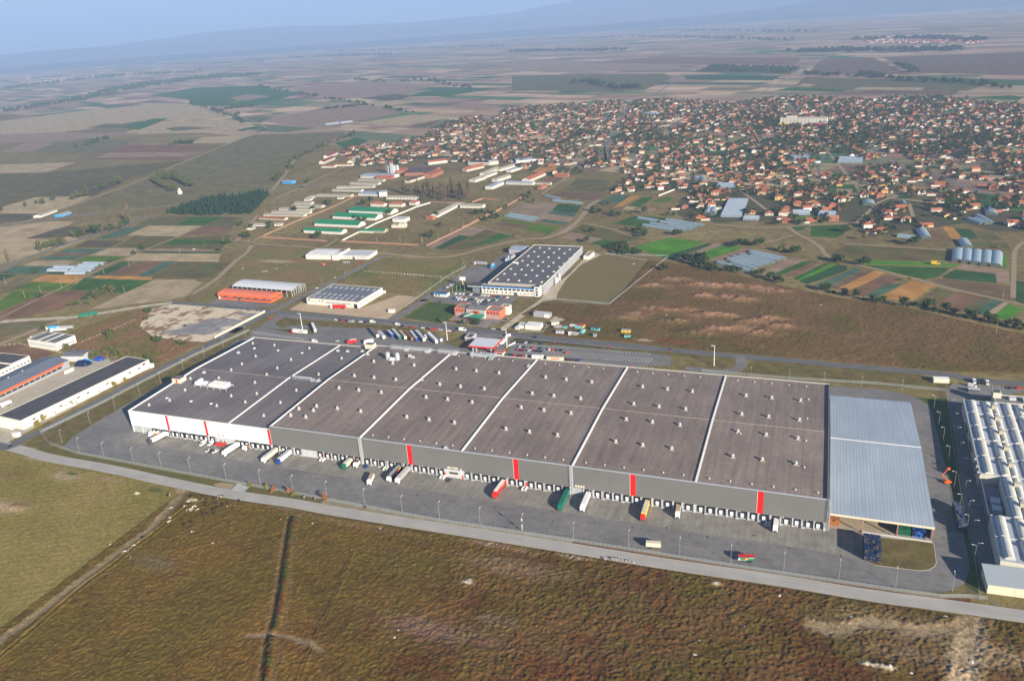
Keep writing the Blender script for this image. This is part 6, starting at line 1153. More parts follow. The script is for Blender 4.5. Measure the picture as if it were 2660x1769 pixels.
for yy in (95, 120, 145): b = MB(); b.box(-.9, yy, 2.2, -.65, yy+14, 4.4); b.obj('window', gl_, nf)
b = MB(); b.box(0,0,0,1.4,1.4,1.2); b.tube((.7,.7,1.2),(.7,.7,3),.6,.6,8); VS = b.mesh('exhaust', paint('lgrey'))
for y in (100, 91, 84.5): place(VS, 'exhaust', nf, (-2.1, y, HF-2.5))
# its low front annex and its office block at the back
w = Bd('annex', 'low annex with grey metal roof and cream wall in front of the vaulted factory', 'annex', (552.0, -32.8), (604, -30.5)); w.box('wall', .6, .3, 0, 52, 13.5, 4.9, M('annex_panels', (.60,.58,.44), contrast=.1, stripe=('X', 12, .012, .5)))
b = MB(); b.add([(0,0,5.0),(52,0,5.0),(52,14,6.8),(0,14,6.8),(0,0,5.2),(52,0,5.2),(52,14,7.0),(0,14,7.0)], [(3,2,1,0),(4,5,6,7),(0,1,5,4),(1,2,6,5),(2,3,7,6),(3,0,4,7)]); b.obj('roof', M('annex_metal', (.34,.38,.41), contrast=.1, stripe=('X', 1, .2, .85)), w.t)
w = Bd('office_building', 'low flat office with a square tower behind the vaulted factory', 'office', (586.8, 171.5), (640, 173.5)); w.flat(0, 0, 53, 13, 6.3, wallc, M('office_gravel_roof', (.2,.19,.18), contrast=.3), .4, wallc)
w.box('tower', -.5, 7.5, 6.35, 4.6, 13.6, 10.2, wallc); w.box('tower_roof', 0, 8, 10.21, 4.1, 13.1, 10.3, tarroof); w.box('roof_unit', 9, 5, 6.5, 13, 8, 8.4, paint('silver')); w.box('roof_unit', 17, 3, 6.5, 20, 8, 8.0, paint('silver')); w.box('roof_unit', 26, 4, 6.5, 30, 8, 8.2, paint('lgrey'))
t = thing('bus_shelter', 'small glazed smoking shelter in the shade behind the vaulted factory', 'shelter', g('i', 915, 335)); b = MB(); b.box(0,0,2.4,7.5,3.4,2.6); b.obj('roof', paint('lgrey'), t); b = MB(); b.box(.1,3.2,0,7.4,3.3,2.4); b.box(.1,.1,0,.2,3.2,2.4); b.obj('panel', gl_, t)
w = Bd('container_office', 'long white flat-roofed cabin on the verge by the neighbouring entrance', 'cabin', g('i', 305, 165), g('i', 585, 175)); w.flat(0, 0, w.L, 4.2, 3.1, wallc, paint('white'), .12, paint('white'))
# ---- western sheds ----
w = Bd('long_shed', 'long shed with black flat roof and white wall along the west road', 'shed', (-117.5, -17.2), (-89.9, -19.4)); w.flat(0, 0, 27.6, 122.6, 7.5, wallw, tarroof, .35, wallc, .5)
bw = glass('dark_red_window', (.10,.03,.02)); 
for y in (9, 15.5, 32.5, 48.5, 57.5, 76.5, 99.5, 109.5): b = MB(); b.box(27.6, y, 3.7, 27.68, y+2.6, 4.9); b.obj('window', bw, w.t)
for y in (23, 42, 64, 86): b = MB(); b.box(27.6, y, .1, 28.4, y+5, 2.6); b.obj('door_bay', wallw, w.t); b = MB(); b.box(28.41, y+4.1, .3, 28.5, y+4.9, 2.4); b.obj('door', paint('orange'), w.t); b = MB(); b.box(28.41, y+.8, 1.5, 28.5, y+3.2, 1.9); b.obj('window', gl_, w.t)
for y in (7, 13, 30, 36, 55, 70, 94, 104, 112): b = MB(); b.box(27.6, y, .1, 27.7, y+4, 3.0); b.obj('shutter', paint('lgrey'), w.t)
b = MB(); b.box(26,118,5.5,26.1,118.2,5.6); b.add([(27.67,115,5.0),(27.67,118,5.0),(27.67,118,6.8),(27.67,115,6.8)], [(0,1,2,3)]); b.obj('red_sign', paint('darkred'), w.t)
b = MB(); b.add([(-8,-7,3.2),(27,-7,3.2),(27,-.2,4.6),(-8,-.2,4.6),(-8,-7,3.3),(27,-7,3.3),(27,-.2,4.7),(-8,-.2,4.7)], [(3,2,1,0),(4,5,6,7),(0,1,5,4),(1,2,6,5),(3,0,4,7)]); b.obj('porch_roof', paint('white'), w.t)
for k in range(12): b = MB(); b.tube((-7.5+k*3,-6.6,0),(-7.5+k*3,-6.6,3.2),.12,.12,5); b.obj('post', paint('cream'), w.t)
b = MB(); b.box(-5.5,70,3.0,-.1,120,3.25); b.obj('canopy', paint('lgrey'), w.t)
w = Bd('workshop', 'long workshop with blue grey roof and bright orange fascia', 'workshop', (-190, -30), (-159.5, -30)); w.gab(0, 0, 30.4, 118, 6.4, 2.2, M('workshop_wall', (.32,.33,.35), contrast=.2), M('workshop_roof', (.155,.175,.225), (.13,.15,.20), scale=.1, stripe=('Y', 1.0, .2, .9)), 'y')
b = MB(); b.box(30.45, 6, 4.4, 30.7, 112, 6.6); b.obj('orange_fascia', M('orange_fascia_paint', (.8,.11,.015), contrast=.08), w.t)
for k in range(18): b = MB(); b.box(30.42, 8+k*5.7, 2.1, 30.6, 12.8+k*5.7, 4.0); b.obj('window', gl_, w.t)
for y in (56, 70, 84): b = MB(); b.tube((15.2, y, 8.5), (15.2, y, 9.9), .35, .35, 8); b.obj('roof_vent', paint('lgrey'), w.t)
w = Bd('workshop', 'grey shed with ribbed blue roof beyond the orange fascia workshop', 'workshop', g('h', 900, 440), g('h', 1215, 440)); w.gab(0, 0, w.L, 14, 5, 1.0, paint('lgrey'), greyroof, 'x', .3)
w = Bd('workshop', 'white shed with dark roof at the left edge above the orange fascia workshop', 'workshop', (-243, 52), (-207, 52)); w.flat(0, 0, 36.2, 17, 5.6, wallw, tarroof, .3, wallc); w.flat(0, 17.2, 35.5, 36, 6.4, wallw, tarroof, .3, wallc)
for k in range(9): b = MB(); b.box(36.2, 1.5+k*3.8, 2.0, 36.3, 4.0+k*3.8, 3.0); b.obj('window', gl_, w.t)
w = Bd('hall', 'white hall with green grey ribbed roof and white roof strips in the scrub', 'hall', (-246.5, 119), (-206, 116.2)); w.flat(0, 0, 40, 21.5, 7.7, wallw, M('green_grey_roof', (.15,.165,.145), contrast=.15, stripe=('X', 1.2, .2, .85)), .3, wallw)
for x in (13, 24): b = MB(); b.box(x, .5, 7.75, x+2.2, 21, 7.95); b.obj('skylight', paint('white'), w.t)
w.box('window', .8, -.1, 3.2, 37.5, -.01, 4.5, M('pale_strip_glass', (.45,.52,.55), contrast=.3)); w.win('E', 2, 19, 7, 2.8, 3.8, 40, at=0); w.flat(-11, 10, -.1, 24, 5.6, wallw, tarroof, .2, wallw)
for k, (p, c, l, s) in enumerate((((1450, 420), 'blue', 'blue tarpaulin covered heap beyond the long black roof', (9, 6, 3)), ((1210, 490), 'dblue', 'dark blue tarpaulin covered stack between the sheds', (14, 9, 4)), ((1270, 450), 'skyblue', 'light blue tarpaulin behind the dark blue stack', (6, 4, 3)))):
    q = g('h', *p); t = thing('covered_stack', l, 'stack', q, rad(10)); b = MB(); n = 7; V = []; F = []; r = random.Random(k)
    for j in range(n):
        for i in range(n): V.append(((i/(n-1)-.5)*s[0], (j/(n-1)-.5)*s[1], 0 if i in (0, n-1) or j in (0, n-1) else s[2]*r.uniform(.7, 1.1)))
    for j in range(n-1):
        for i in range(n-1): a = j*n+i; F.append((a, a+1, a+n+1, a+n))
    b.add(V, F); b.obj('tarpaulin', paint(c, .6), t)
for (p, l) in (((230, 1540), 'white box cabin at the road end of the long shed'), ((2180, 535), 'white round tank by the north end of the long shed')):
    q = g('h', *p); t = thing('utility_cabin', l, 'cabin', (q[0]-2, q[1]-1)); b = MB(); b.box(0,0,.3,5,3.4,3.4); b.obj('wall', wallw, t); b = MB(); b.box(-.15,-.15,3.41,5.15,3.55,3.6); b.obj('roof', paint('white'), t); b = MB(); b.box(1,-.08,.5,2,-.01,2.6); b.obj('door', paint('lgrey'), t)
w = Bd('site_wall', 'white rendered wall block in the concrete yard', 'wall', g('h', 945, 630), g('h', 1080, 570)); w.box('wall', 0, 0, 0, w.L, .6, 2.6, wallw); w.box('capping', -.1, -.1, 2.6, w.L+.1, .7, 2.8, paint('white'))
# truck cluster by the scrub hall
for p, a, c1_, c2_, l in (((520, 1185), 15, 'lgrey', 'lgrey', 'grey curtain trailer beside the scrub hall, nearer one'), ((590, 1165), 15, 'lgrey', 'grey', 'grey curtain trailer beside the scrub hall, middle one'), ((470, 1165), 10, 'blue', 'skyblue', 'blue lorry beside the scrub hall')):
    q = g('L', *p); truck(q, (q[0]+a, q[1]+6), 'white', c1_, c2_, l, 'lorries beside the scrub hall', h=3.6)
# ---- orange hall, steel hall, grey roofed hall ----
w = Bd('orange_hall', 'bright orange hall with curved roof and dark zigzag band', 'hall', (-151.5, 281.5), (-79.8, 279.5)); ow = M('orange_cladding', (.80,.13,.03), contrast=.08, rough=.5); w.vaultx(0, 0, 71.5, 20.5, 5.6, 2.4, ow, M('salmon_roof', (.80,.20,.09), (.72,.17,.07), scale=.2), n=8)
b = MB(); zz = [(0,2.3),(3,4.6),(7,2.6),(11,4.8),(15,2.4),(19,2.8),(24,4.7),(29,2.4),(33,4.8),(37,2.5),(42,4.7),(46,2.5),(52,4.7),(58,2.5),(64,4.6),(68,3),(71.4,4.4)]
for i in range(len(zz)-1): (a, z0), (c, z1) = zz[i], zz[i+1]; b.add([(a,-.05,z0-1.1),(c,-.05,z1-1.1 if z1 < 3.5 else z1-2.8),(c,-.05,z1),(a,-.05,z0)] if z0 < 3.5 else [(a,-.05,z0-2.8),(c,-.05,z1-1.1),(c,-.05,z1),(a,-.05,z0)], [(0,1,2,3)])
b.obj('zigzag_band', paint('dgrey'), w.t); b = MB()
for i, (y0, z0, y1, z1) in enumerate(((0,3,5,4.6),(5,4.6,10,2.6),(10,2.6,15,4.8),(15,4.8,20.4,3))): b.add([(71.56,y0,z0-1.4),(71.56,y1,z1-1.4),(71.56,y1,z1),(71.56,y0,z0)], [(0,1,2,3)])
b.obj('zigzag_band', paint('dgrey'), w.t)
for k in range(13): b = MB(); [b.add([(3+k*5.2,2+j*2.1,5.9+2.1*math.sin(math.pi*((2+j*2.1+.4)/21.3*.86+.07))),(3.6+k*5.2,2+j*2.1,5.9+2.1*math.sin(math.pi*((2+j*2.1+.4)/21.3*.86+.07))),(3.6+k*5.2,4.1+j*2.1,5.9+2.1*math.sin(math.pi*((4.1+j*2.1+.4)/21.3*.86+.07))),(3+k*5.2,4.1+j*2.1,5.9+2.1*math.sin(math.pi*((4.1+j*2.1+.4)/21.3*.86+.07)))], [(0,1,2,3)]) for j in range(7)]; b.obj('skylight', M('grey_strip', (.25,.25,.33), contrast=.1) if k == 0 else bpy.data.materials['grey_strip'], w.t)
w.box('door', 27.5, -.2, 0, 31, -.06, 3.8, paint('dgrey')); w.box('door', 1.2, -.2, 0, 3.8, -.06, 3.4, paint('cream'))
w = Bd('steel_hall', 'unfinished steel frame hall with pale curved roof behind the orange hall', 'hall', (-149, 304.5), (-67, 301)); w.vaultx(0, 0, 82, 24.5, 7.6, 2.4, wallw, M('white_sheet_roof', (.62,.63,.65), contrast=.12, scale=.3), walls=False)
for k in range(13):
    x = k*6.8
    for y in (0, 24.2): b = MB(); b.box(x, y, 0, x+.35, y+.35, 7.7); b.obj('column', paint('lgrey'), w.t)
    b = MB(); b.tube((x+.15,.3,7.0),(x+.15,24,7.0),.12,.12,4); [b.tube((x+.15,2+j*3,7.0),(x+.15,3.5+j*3,8.6),.08,.08,4) for j in range(7)]; b.obj('truss', paint('lgrey'), w.t)
for j in range(5): b = MB(); b.box(81.7, 4+j*4.2, 0, 82.0, 4.3+j*4.2, 8.4); b.obj('column', paint('lgrey'), w.t); b = MB(); b.tube((82,.3+j*4.8,1),(82,4.8+j*4.8,6.5),.1,.1,4); b.obj('brace', paint('lgrey'), w.t)
w = Bd('grey_hall', 'white walled square hall with blue grey roof and rows of roof lights', 'hall', (-36.6, 283.6), (28.0, 281.2)); w.flat(0, 0, 64.6, 48.5, 6.7, wallw, greyroof, .35, wallc, .5)
for k in range(3):
    for i in range(8+(k > 0)):
        b = MB(); b.box(0,0,0,1.5,6.2,.25); b.obj('roof_light', M('roof_light_glass', (.45,.47,.50), contrast=.2) if (k, i) == (0, 0) else bpy.data.materials['roof_light_glass'], w.t, (5+i*6.9-(k > 0)*1.5, (3.5, 13.5, 36)[k], 6.75), rad(0))
w.win('S', 24, 56, 5, 3.4, 4.1, 0, paint('dgrey'), .2, at=-.02); w.win('S', 6, 14, 3, 3.2, 3.7, 0, paint('dgrey'), .6, at=-.02); w.win('S', 14.5, 22, 2, 4.2, 5.2, 0, gl_, .5, at=-.02); w.box('door', 58.8, -.1, 0, 62.8, -.01, 4.3, paint('black')); b = MB(); b.box(64.6,1.5,3.2,64.7,20,3.8); b.obj('window', gl_, w.t); b = MB(); b.box(64.6,22.5,3.2,64.7,40,3.8); b.obj('window', gl_, w.t); b = MB(); b.box(64.6,47,1,67.5,49.5,3.5); b.obj('cooling_unit', paint('white'), w.t)
w.box('red_mark', 2.2, -.12, 4.3, 4.2, -.03, 6.0, paint('darkred'))
w = Bd('site_cabin', 'small white cabin at the corner of the sandy yard', 'cabin', g('E', 1995, 990), g('E', 2050, 992)); w.flat(0, 0, w.L, 4, 2.8, wallw, paint('white'), .1)
w = Bd('white_works', 'group of white flat buildings with white roofs on the meadow', 'works', (-142.5, 440.5), (-57, 447)); w.gab(0, 0, 38, 30, 5.4, 1.2, wallw, paint('white'), 'x', .2); w.flat(47, 4, 86, 30, 4.3, wallw, M('works_roof', (.50,.53,.56), contrast=.12), .3, wallw); w.box('stair_block', 38.2, -2, 0, 46.8, 32, 6.8, wallw); w.box('brown_roof', 38.6, 14, 6.81, 46.4, 31.5, 6.95, brr)
w.box('door', 64, 3.8, 0, 67, 3.99, 3.2, paint('dgrey')); w.win('S', 70, 84, 4, 2.2, 3.2, 0, gl_, .5, at=4.0); w.win('S', 52, 62, 3, 2.0, 3.0, 0, gl_, .6, at=4.0); w.box('skylight', 8, 6, 6.5, 30, 6.6, 6.75, paint('grey'))
# digger
q = g('E', 1340, 510); t = thing('digger', 'orange digger on the bare earth by the white works', 'digger', q, rad(200)); b = MB(); b.box(-1.5,-1.2,0,1.5,1.2,.9); b.obj('tracks', paint('dgrey'), t); b = MB(); b.box(-1.4,-1.1,.9,1.2,1.1,2.9); b.obj('cab', paint('orange'), t); b = MB(); b.tube((1,0,2),(3.5,0,3.8),.25,.2,5); b.tube((3.5,0,3.8),(4.8,0,1),.2,.15,5); b.obj('arm', paint('orange'), t)
# ---- sheds and cabins east of the office ----
w = Bd('container_shed', 'grey corrugated shed with one cream panel on the sandy ground', 'shed', (215.2, 291.2), (232, 290)); w.flat(0, 0, 16.8, 6, 3.9, M('corrugated_grey', (.36,.38,.40), contrast=.1, stripe=('X', .8, .3, .8)), paint('lgrey'), .1); w.box('panel', 11.2, -.1, 0, 16.6, -.01, 3.7, paint('white'))
w = Bd('depot', 'white flat roofed depot beside the north road with grass around', 'depot', (211, 258), (232.8, 257.8)); w.flat(0, 0, 7.5, 9, 3.0, wallw, paint('lgrey'), .1); w.flat(7.6, -1, 21.8, 9.5, 3.9, wallw, paint('white'), .1, paint('white')); w.box('skylight', 9, 3, 4.1, 12, 5, 4.3, paint('silver')); w.box('grey_box', -1.5, -3.5, 0, 2.5, -.2, 2.6, paint('lgrey'))
TQ = 'teal'
for (a, b_, d, h, wm, rm, l, nm) in (((480, 235), (660, 215), 3, 2.6, 'cream', 'lgrey', 'cream cabin at the west end of the cabins', 0), ((740, 315), (840, 318), 3.5, 2.6, 'teal', 'brown', 'turquoise cabin between two pale roofs', 0), ((1030, 320), (1215, 325), 3, 2.6, 'teal', 'grey', 'turquoise cabin beside the yellow one', 0), ((580, 432), (765, 435), 3, 2.6, 'lgrey', 'grey', 'pale grey cabin nearest the road', 0),
        ((875, 470), (950, 470), 2.5, 2.8, 'white', 'white', 'small white cabin nearest the road', 0), ((1150, 430), (1200, 440), 6, 2.6, 'teal', 'lgrey', 'turquoise trailer cabin end-on at the east side', 0), ((1220, 305), (1270, 275), 5, 2.8, 'yellow', 'red', 'yellow cabin with red roof', 0),
        ((1405, 350), (1590, 375), 3, 2.7, 'teal', 'dgrey', 'turquoise trailer cabin alone in the weeds', 0), ((1455, 510), (1525, 515), 3, 2.6, 'grey', 'grey', 'small grey cabin on the sandy patch', 0), ((2120, 408), (2330, 422), 3, 2.7, 'yellow', 'grey', 'yellow trailer cabin with grey roof alone in the weeds', 0), ((2190, 525), (2340, 520), 2.6, 2.2, 'teal', 'olive', 'low turquoise cabin below the yellow one', 0)):
    A_, B_ = g('l', *a), g('l', *b_); w = Bd('cabin', l, 'cabin', A_, B_, 'cabins by the north road'); C_.setdefault('olive', (.2,.17,.08)); w.box('wall', 0, 0, .3, w.L, d, h, paint(wm)); w.box('roof', -.2, -.2, h+.01, w.L+.2, d+.2, h+.2, paint(rm)); w.win('S', .8, w.L-.8, 2, 1.3, 2.0, 0, gl_, .6, at=-.02)
for (a, b_, l) in (((520, 265), (715, 275), 'open shelter with pale roof and brown timber below'), ((880, 240), (1030, 260), 'open shelter with bright white square roof'), ((940, 430), (1110, 440), 'open shelter with pale corrugated roof near the road')):
    A_, B_ = g('l', *a, 2.4), g('l', *b_, 2.4); w = Bd('open_shelter', l, 'shelter', A_, B_, 'open shelters among the cabins'); w.box('roof', 0, 0, 2.4, w.L, 5, 2.6, paint('white' if 'bright' in l else 'lgrey'))
    for x in (.3, w.L-.5):
        for y in (.3, 4.5): w.box('post', x, y, 0, x+.2, y+.2, 2.4, paint('brown'))
    w.box('timber', 1, 1.5, 0, w.L-1, 4, .9, paint('palewood'))
# ---- green roofed barns and farm estate ----
for i, (A_, B_, d, l) in enumerate((((-229.8, 566), (-164.6, 563), 14, 'green roofed white barn, nearest of the row'), ((-238.4, 607), (-160.5, 602.5), 19, 'green roofed white barn, second from the front'), ((-235.5, 653), (-157.5, 648), 21, 'green roofed white barn, third from the front'), ((-230.3, 692), (-151.5, 686), 21, 'green roofed white barn, farthest of the row'))):
    w = Bd('barn', l, 'barn', A_, B_, 'green roofed barns'); w.gab(0, 0, w.L, d, 4.0, 3.4 if i else 2.4, wallw, greenroof, 'x', .6); w.win('S', 3, w.L-3, 10 if i else 4, 1.6, 2.5, 0, paint('lgrey'), .35, at=-.02)
    b = MB(); b.box(w.L+.02, d*.25, 1.6, w.L+.1, d*.75, 3.2); b.obj('window', paint('lgrey'), w.t)
    if i: b = MB(); b.box(4, d/2-.5, 7.2, w.L-4, d/2+.5, 7.8); b.obj('ridge_vent', greenroof, w.t)
w = Bd('barn', 'low open barn with two green roofs beside the estate gate', 'barn', (-143, 576.5), (-103, 576)); w.gab(0, 0, 22, 11, 2.8, 1.8, wallc, greenroof, 'x', .4); w.gab(22.2, 1, 39, 13, 3.4, 2.0, asb, greenroof, 'x', .4)
w = Bd('farm_building', 'white flat building behind the low green barn', 'building', g('V', 1415, 665), g('V', 1500, 668)); w.flat(0, 0, w.L+4, 16, 4.6, wallw, paint('lgrey'), .2); w = Bd('farm_building', 'cream stepped building beside the low green barn', 'building', g('V', 1405, 715), g('V', 1500, 715)); w.flat(0, 0, w.L*.6, 9, 3.4, wallc, paint('cream'), .2); w.flat(w.L*.62, 0, w.L*1.25, 9, 5.4, wallc, paint('cream'), .2)
for k, p in enumerate(((1222, 528, 1340), (1385, 530, 1500), (1560, 515, 1620))):
    A_, B_ = g('V', p[0], p[1]), g('V', p[2], p[1]+3); w = Bd('farm_house', f'white farm house with orange tiled roof, {nth(k)} from left behind the green barns', 'house', A_, B_, 'houses behind the green barns'); w.box('wall', 0, 0, 0, w.L, 11, 4.4, wallw); b = MB(); b.hip(0, 0, w.L, 11, 4.4, 3); b.obj('roof', tilem, w.t); w.win('S', 1, w.L-1, 5, 2.2, 3.4, 0, gl_, .5, at=-.02)
for (p, q, d, h, rs, wm, rm, al, l) in (((1115, 435), (1290, 440), 22, 4, 1, 'blue', metal_roof, 'x', 'pale metal roofed shed with white gable wall'), ((1300, 445), (1365, 440), 14, 8, 1, 'w', metal_roof, 'x', 'tall white gabled block joined to the pale shed'),
        ((1360, 465), (1620, 470), 10, 4, 1.5, 'w', asb, 'x', 'white building with pale roof behind the orange roofed houses'), ((1135, 280), (1400, 290), 28, 5, 1.5, 'w', metal_roof, 'x', 'wide grey blue roofed hall by the farm silo'), ((1270, 295), (1410, 292), 14, 4, 3, 'b', tilem, 'x', 'orange tiled building in front of the silo'),
        ((1555, 325), (1720, 272), 14, 4, 1.5, 'c', M('dark_brown_roof', (.12,.075,.075), contrast=.2), 'x', 'long brown roofed building slanting toward the poplars'), ((1520, 262), (1760, 255), 60, 6, 2, 'b', bpy.data.materials['dark_brown_roof'] if 'dark_brown_roof' in bpy.data.materials else tarroof, 'x', 'very wide brown roofed hall behind the silo'),
        ((1765, 280), (1860, 240), 26, 6, 3, 'b', tileo, 'x', 'brick gabled hall beside the wide brown roof'), ((1450, 240), (1530, 235), 30, 5, 3, 'b', tilem, 'x', 'orange roofed hall left of the wide brown roof'), ((1730, 165), (1895, 145), 16, 5, 3, 'w', tilem, 'x', 'long orange roofed white building above the estate'),
        ((2065, 225), (2215, 190), 14, 4, 3, 'c', tilem, 'x', 'bright orange roofed shed in the eastern estate'), ((2075, 165), (2255, 168), 20, 6, .5, 'c', tarroof, 'x', 'cream two-storey block with dark roof in the eastern estate'), ((2262, 168), (2342, 160), 20, 6.5, .5, 'c', wallc, 'x', 'cream corner block beside the dark roofed one'),
        ((790, 192), (905, 190), 12, 4, 1.5, 'c', tileo, 'x', 'cream long house at the west edge of the village'), ((815, 158), (915, 115), 12, 5, 3, 'c', M('maroon_roof', (.20,.045,.04), contrast=.25), 'x', 'cream barn with maroon roof, nearer of the two'), ((852, 108), (940, 72), 12, 5, 3, 'c', bpy.data.materials['maroon_roof'] if 'maroon_roof' in bpy.data.materials else tilem, 'x', 'cream barn with maroon roof, farther of the two'),
        ((905, 178), (1060, 175), 10, 4, 1.5, 'c', tileo, 'x', 'low ruined long building west of the village'), ((1070, 150), (1135, 105), 14, 3, 4, 'g', asb, 'x', 'grey vaulted barn west of the village'), ((2135, 315), (2330, 245), 12, 4, 2, 'w', asb, 'x', 'long white pale roofed barn in the eastern estate'), ((450, 330), (535, 332), 12, 5, 1, 's', metal_roof, 'x', 'bright blue shed by the country road')):
    A_, B_ = g('V', *p), g('V', *q); w = Bd('farm_building', l, 'building', A_, B_); w.gab(0, 0, w.L, d, h, rs, {'w': wallw, 'c': wallc, 'b': brickw, 'g': wallc, 'blue': wallw, 's': paint('skyblue')}[wm], rm, al, .5)
    w.win('S', 1, w.L-1, max(2, int(w.L/6)), 1.4, min(h-.8, 2.8), 0, paint('dgrey'), .6, at=-.02)
for (p, q, d, h, rs, wm, rm, l) in (((115, 318), (205, 290), 14, 4, 2.5, 'w', asb, 'long pale roofed barn nearest the poplars'), ((205, 260), (330, 205), 12, 4, 2.5, 'w', asb, 'long pale roofed barn running up the eastern estate'), ((308, 315), (430, 275), 12, 4, 2.5, 'w', asb, 'second long pale roofed barn in the eastern estate'), ((335, 222), (490, 175), 12, 4, 2, 'w', asb, 'third long pale roofed barn in the eastern estate'),
        ((430, 232), (545, 195), 12, 4, 1.5, 'w', metal_roof, 'grey metal roofed barn in the eastern estate'), ((475, 150), (665, 135), 26, 5, 2, 'w', metal_roof, 'wide pale metal roofed barn at the top of the estate'), ((265, 380), (370, 335), 14, 4.5, 1.5, 'w', metal_roof, 'pale blue roofed hall above the greenhouses'), ((385, 335), (620, 342), 10, 4, 1.5, 'w', metal_roof, 'long pale blue roofed building across the yard'),
        ((595, 315), (735, 255), 16, 4, 3.5, 'w', tilem, 'pair of orange roofed sheds above the estate yard'), ((45, 222), (195, 180), 12, 4, 3, 'c', tilem, 'orange roofed shed left of the estate yard'), ((640, 335), (775, 340), 6, 3, 1, 'c', asb, 'low grey roofed row beside the dark plot'), ((695, 382), (745, 362), 8, 4, 2, 'b', tileo, 'small brick shed by the dirt lane'), ((810, 270), (925, 272), 9, 4, 2.5, 'b', tilem, 'orange roofed row house by the dark plot')):
    A_, B_ = g('W', *p), g('W', *q); w = Bd('farm_building', l, 'building', A_, B_); w.gab(0, 0, w.L, d, h, rs, {'w': wallw, 'c': wallc, 'b': brickw}[wm], rm, 'x', .5); w.win('S', 1, w.L-1, max(2, int(w.L/5)), 1.4, 2.6, 0, paint('dgrey'), .6, at=-.02)
w = Bd('l_shaped_barn', 'white L shaped barn with pale roof on the weedy ground', 'barn', g('V', 1810, 625), g('V', 2010, 520)); w.gab(0, 0, w.L, 12, 3.6, 2.0, wallw, asb, 'x', .4); w.win('S', 2, w.L-2, 14, 1.6, 2.4, 0, paint('dgrey'), .6, at=-.02)
w = Bd('farm_building', 'white wing at the upper end of the L shaped barn', 'building', g('V', 2005, 540), g('V', 2200, 545)); w.gab(0, 0, w.L, 12, 3.6, 2.0, wallw, asb, 'x', .4); w.win('S', 2, w.L-2, 14, 1.6, 2.4, 0, paint('dgrey'), .6, at=-.02)
w = Bd('farm_building', 'small orange roofed hut before the L shaped barn', 'building', g('V', 1705, 640), g('V', 1765, 645)); w.gab(0, 0, w.L, 8, 3, 2, brickw, tilem, 'x', .4)
# grain silo tower
q = g('V', 1385, 235); t = thing('grain_silo', 'cluster of tall grey grain silos with an orange topped lift tower', 'silo', q)
for k in range(4): b = MB(); b.tube((k*6.5,0,0),(k*6.5,0,14),3,3,10); b.tube((k*6.5,0,14),(k*6.5,0,16),3,.5,10); b.obj('silo_tube', paint('lgrey'), t)
b = MB(); b.box(6,-6,0,12,-3.2,20); b.obj('tower', paint('lgrey'), t); b = MB(); b.box(5.5,-6.5,20,12.5,-2.7,24); b.obj('tower_head', tilem, t)
b = MB(); [b.tube((-6+k*2.5,-2,0),(-6+k*2.5,-2,26-k),.25,.2,4) for k in range(3)]; [b.tube((-6,-2,4+j*5),(-1,-2,8+j*5),.2,.2,4) for j in range(4)]; b.obj('elevator_frame', paint('grey'), t)
# old low barns (ruined rows)
rbn = random.Random(4); i = 0
for (p, q) in (((245,638),(470,650)),((285,612),(640,618)),((355,590),(690,592)),((420,562),(700,565)),((530,532),(795,540)),((555,510),(700,512)),((690,465),(740,448)),((745,440),(1050,445)),((885,395),(1140,400)),((925,370),(1250,365)),((1040,335),(1290,340)),((1110,305),(1330,312)),((195,700),(310,700)),((380,700),(450,695)),((640,480),(700,478)),((930,465),(985,462)),((180,735),(215,720))):
    A_, B_ = g('V', *p), g('V', *q); w = Bd('old_barn', f'low weathered cattle barn with pale roof, {nth(i)} going up the row beside the brick wall', 'barn', A_, B_, 'old cattle barns'); i += 1
    w.gab(0, 0, w.L, rbn.uniform(8, 11), 2.2, 1.6, rbn.choice([wallc, wallc, wallw]), rbn.choice([asb, asb, asb, tileo]), 'x', .4); w.win('S', 2, w.L-2, max(2, int(w.L/5)), .9, 1.8, 0, paint('dgrey'), .5, at=-.02)
# left far roadside works and the walled grove
for (p, q, wm, l) in (((190, 1003), (265, 975), wallw, 'long white shed at the roadside depot on the plain'), ((285, 1000), (330, 985), paint('skyblue'), 'small blue shed at the roadside depot on the plain'), ((1500, 578), (1565, 570), poly, 'long pale greenhouse alone in the dark field, left one'), ((1570, 570), (1625, 563), poly, 'long pale greenhouse alone in the dark field, right one')):
    A_, B_ = g('U', *p), g('U', *q); w = Bd('farm_shed', l, 'shed', A_, B_); w.gab(0, 0, w.L, 14, 3.5, 1.5, wm, poly if wm is poly else asb, 'x', .3); w.win('S', 1, w.L-1, 6, 1, 2.2, 0, paint('grey'), .5, at=-.02)
q = g('U', 830, 895); t = thing('water_tower', 'slim white tower building inside the walled grove', 'tower', q); b = MB(); b.box(-3,-2.5,0,3,2.5,7); b.obj('wall', wallw, t); b = MB(); b.box(-1.5,-1.5,7,1.5,1.5,11); b.obj('tower_head', wallw, t)
# big school block
w = Bd('school', 'long cream four-storey school block with an orange and a red wing', 'school', g('T', 1234, 580), g('T', 1448, 580)); w.flat(0, 0, w.L, 18, 17, wallc, asb, .6); 
for k in range(4): w.win('S', 2, w.L-2, 12, 2.5+k*3.8, 4.6+k*3.8, 0, paint('grey'), .62, at=-.02)
w.box('roof_house', 12, 5, 17.1, 34, 14, 21, wallc); w.box('wing', -2, -14, 0, 14, -1, 7, paint('yellow')); w.box('wing', w.L*.66, -16, 0, w.L+2, -1, 8, M('school_red', (.60,.12,.10), contrast=.1)); w.box('wing_roof', w.L*.66-.3, -16.3, 8.01, w.L+2.3, -.8, 8.4, paint('lgrey'))
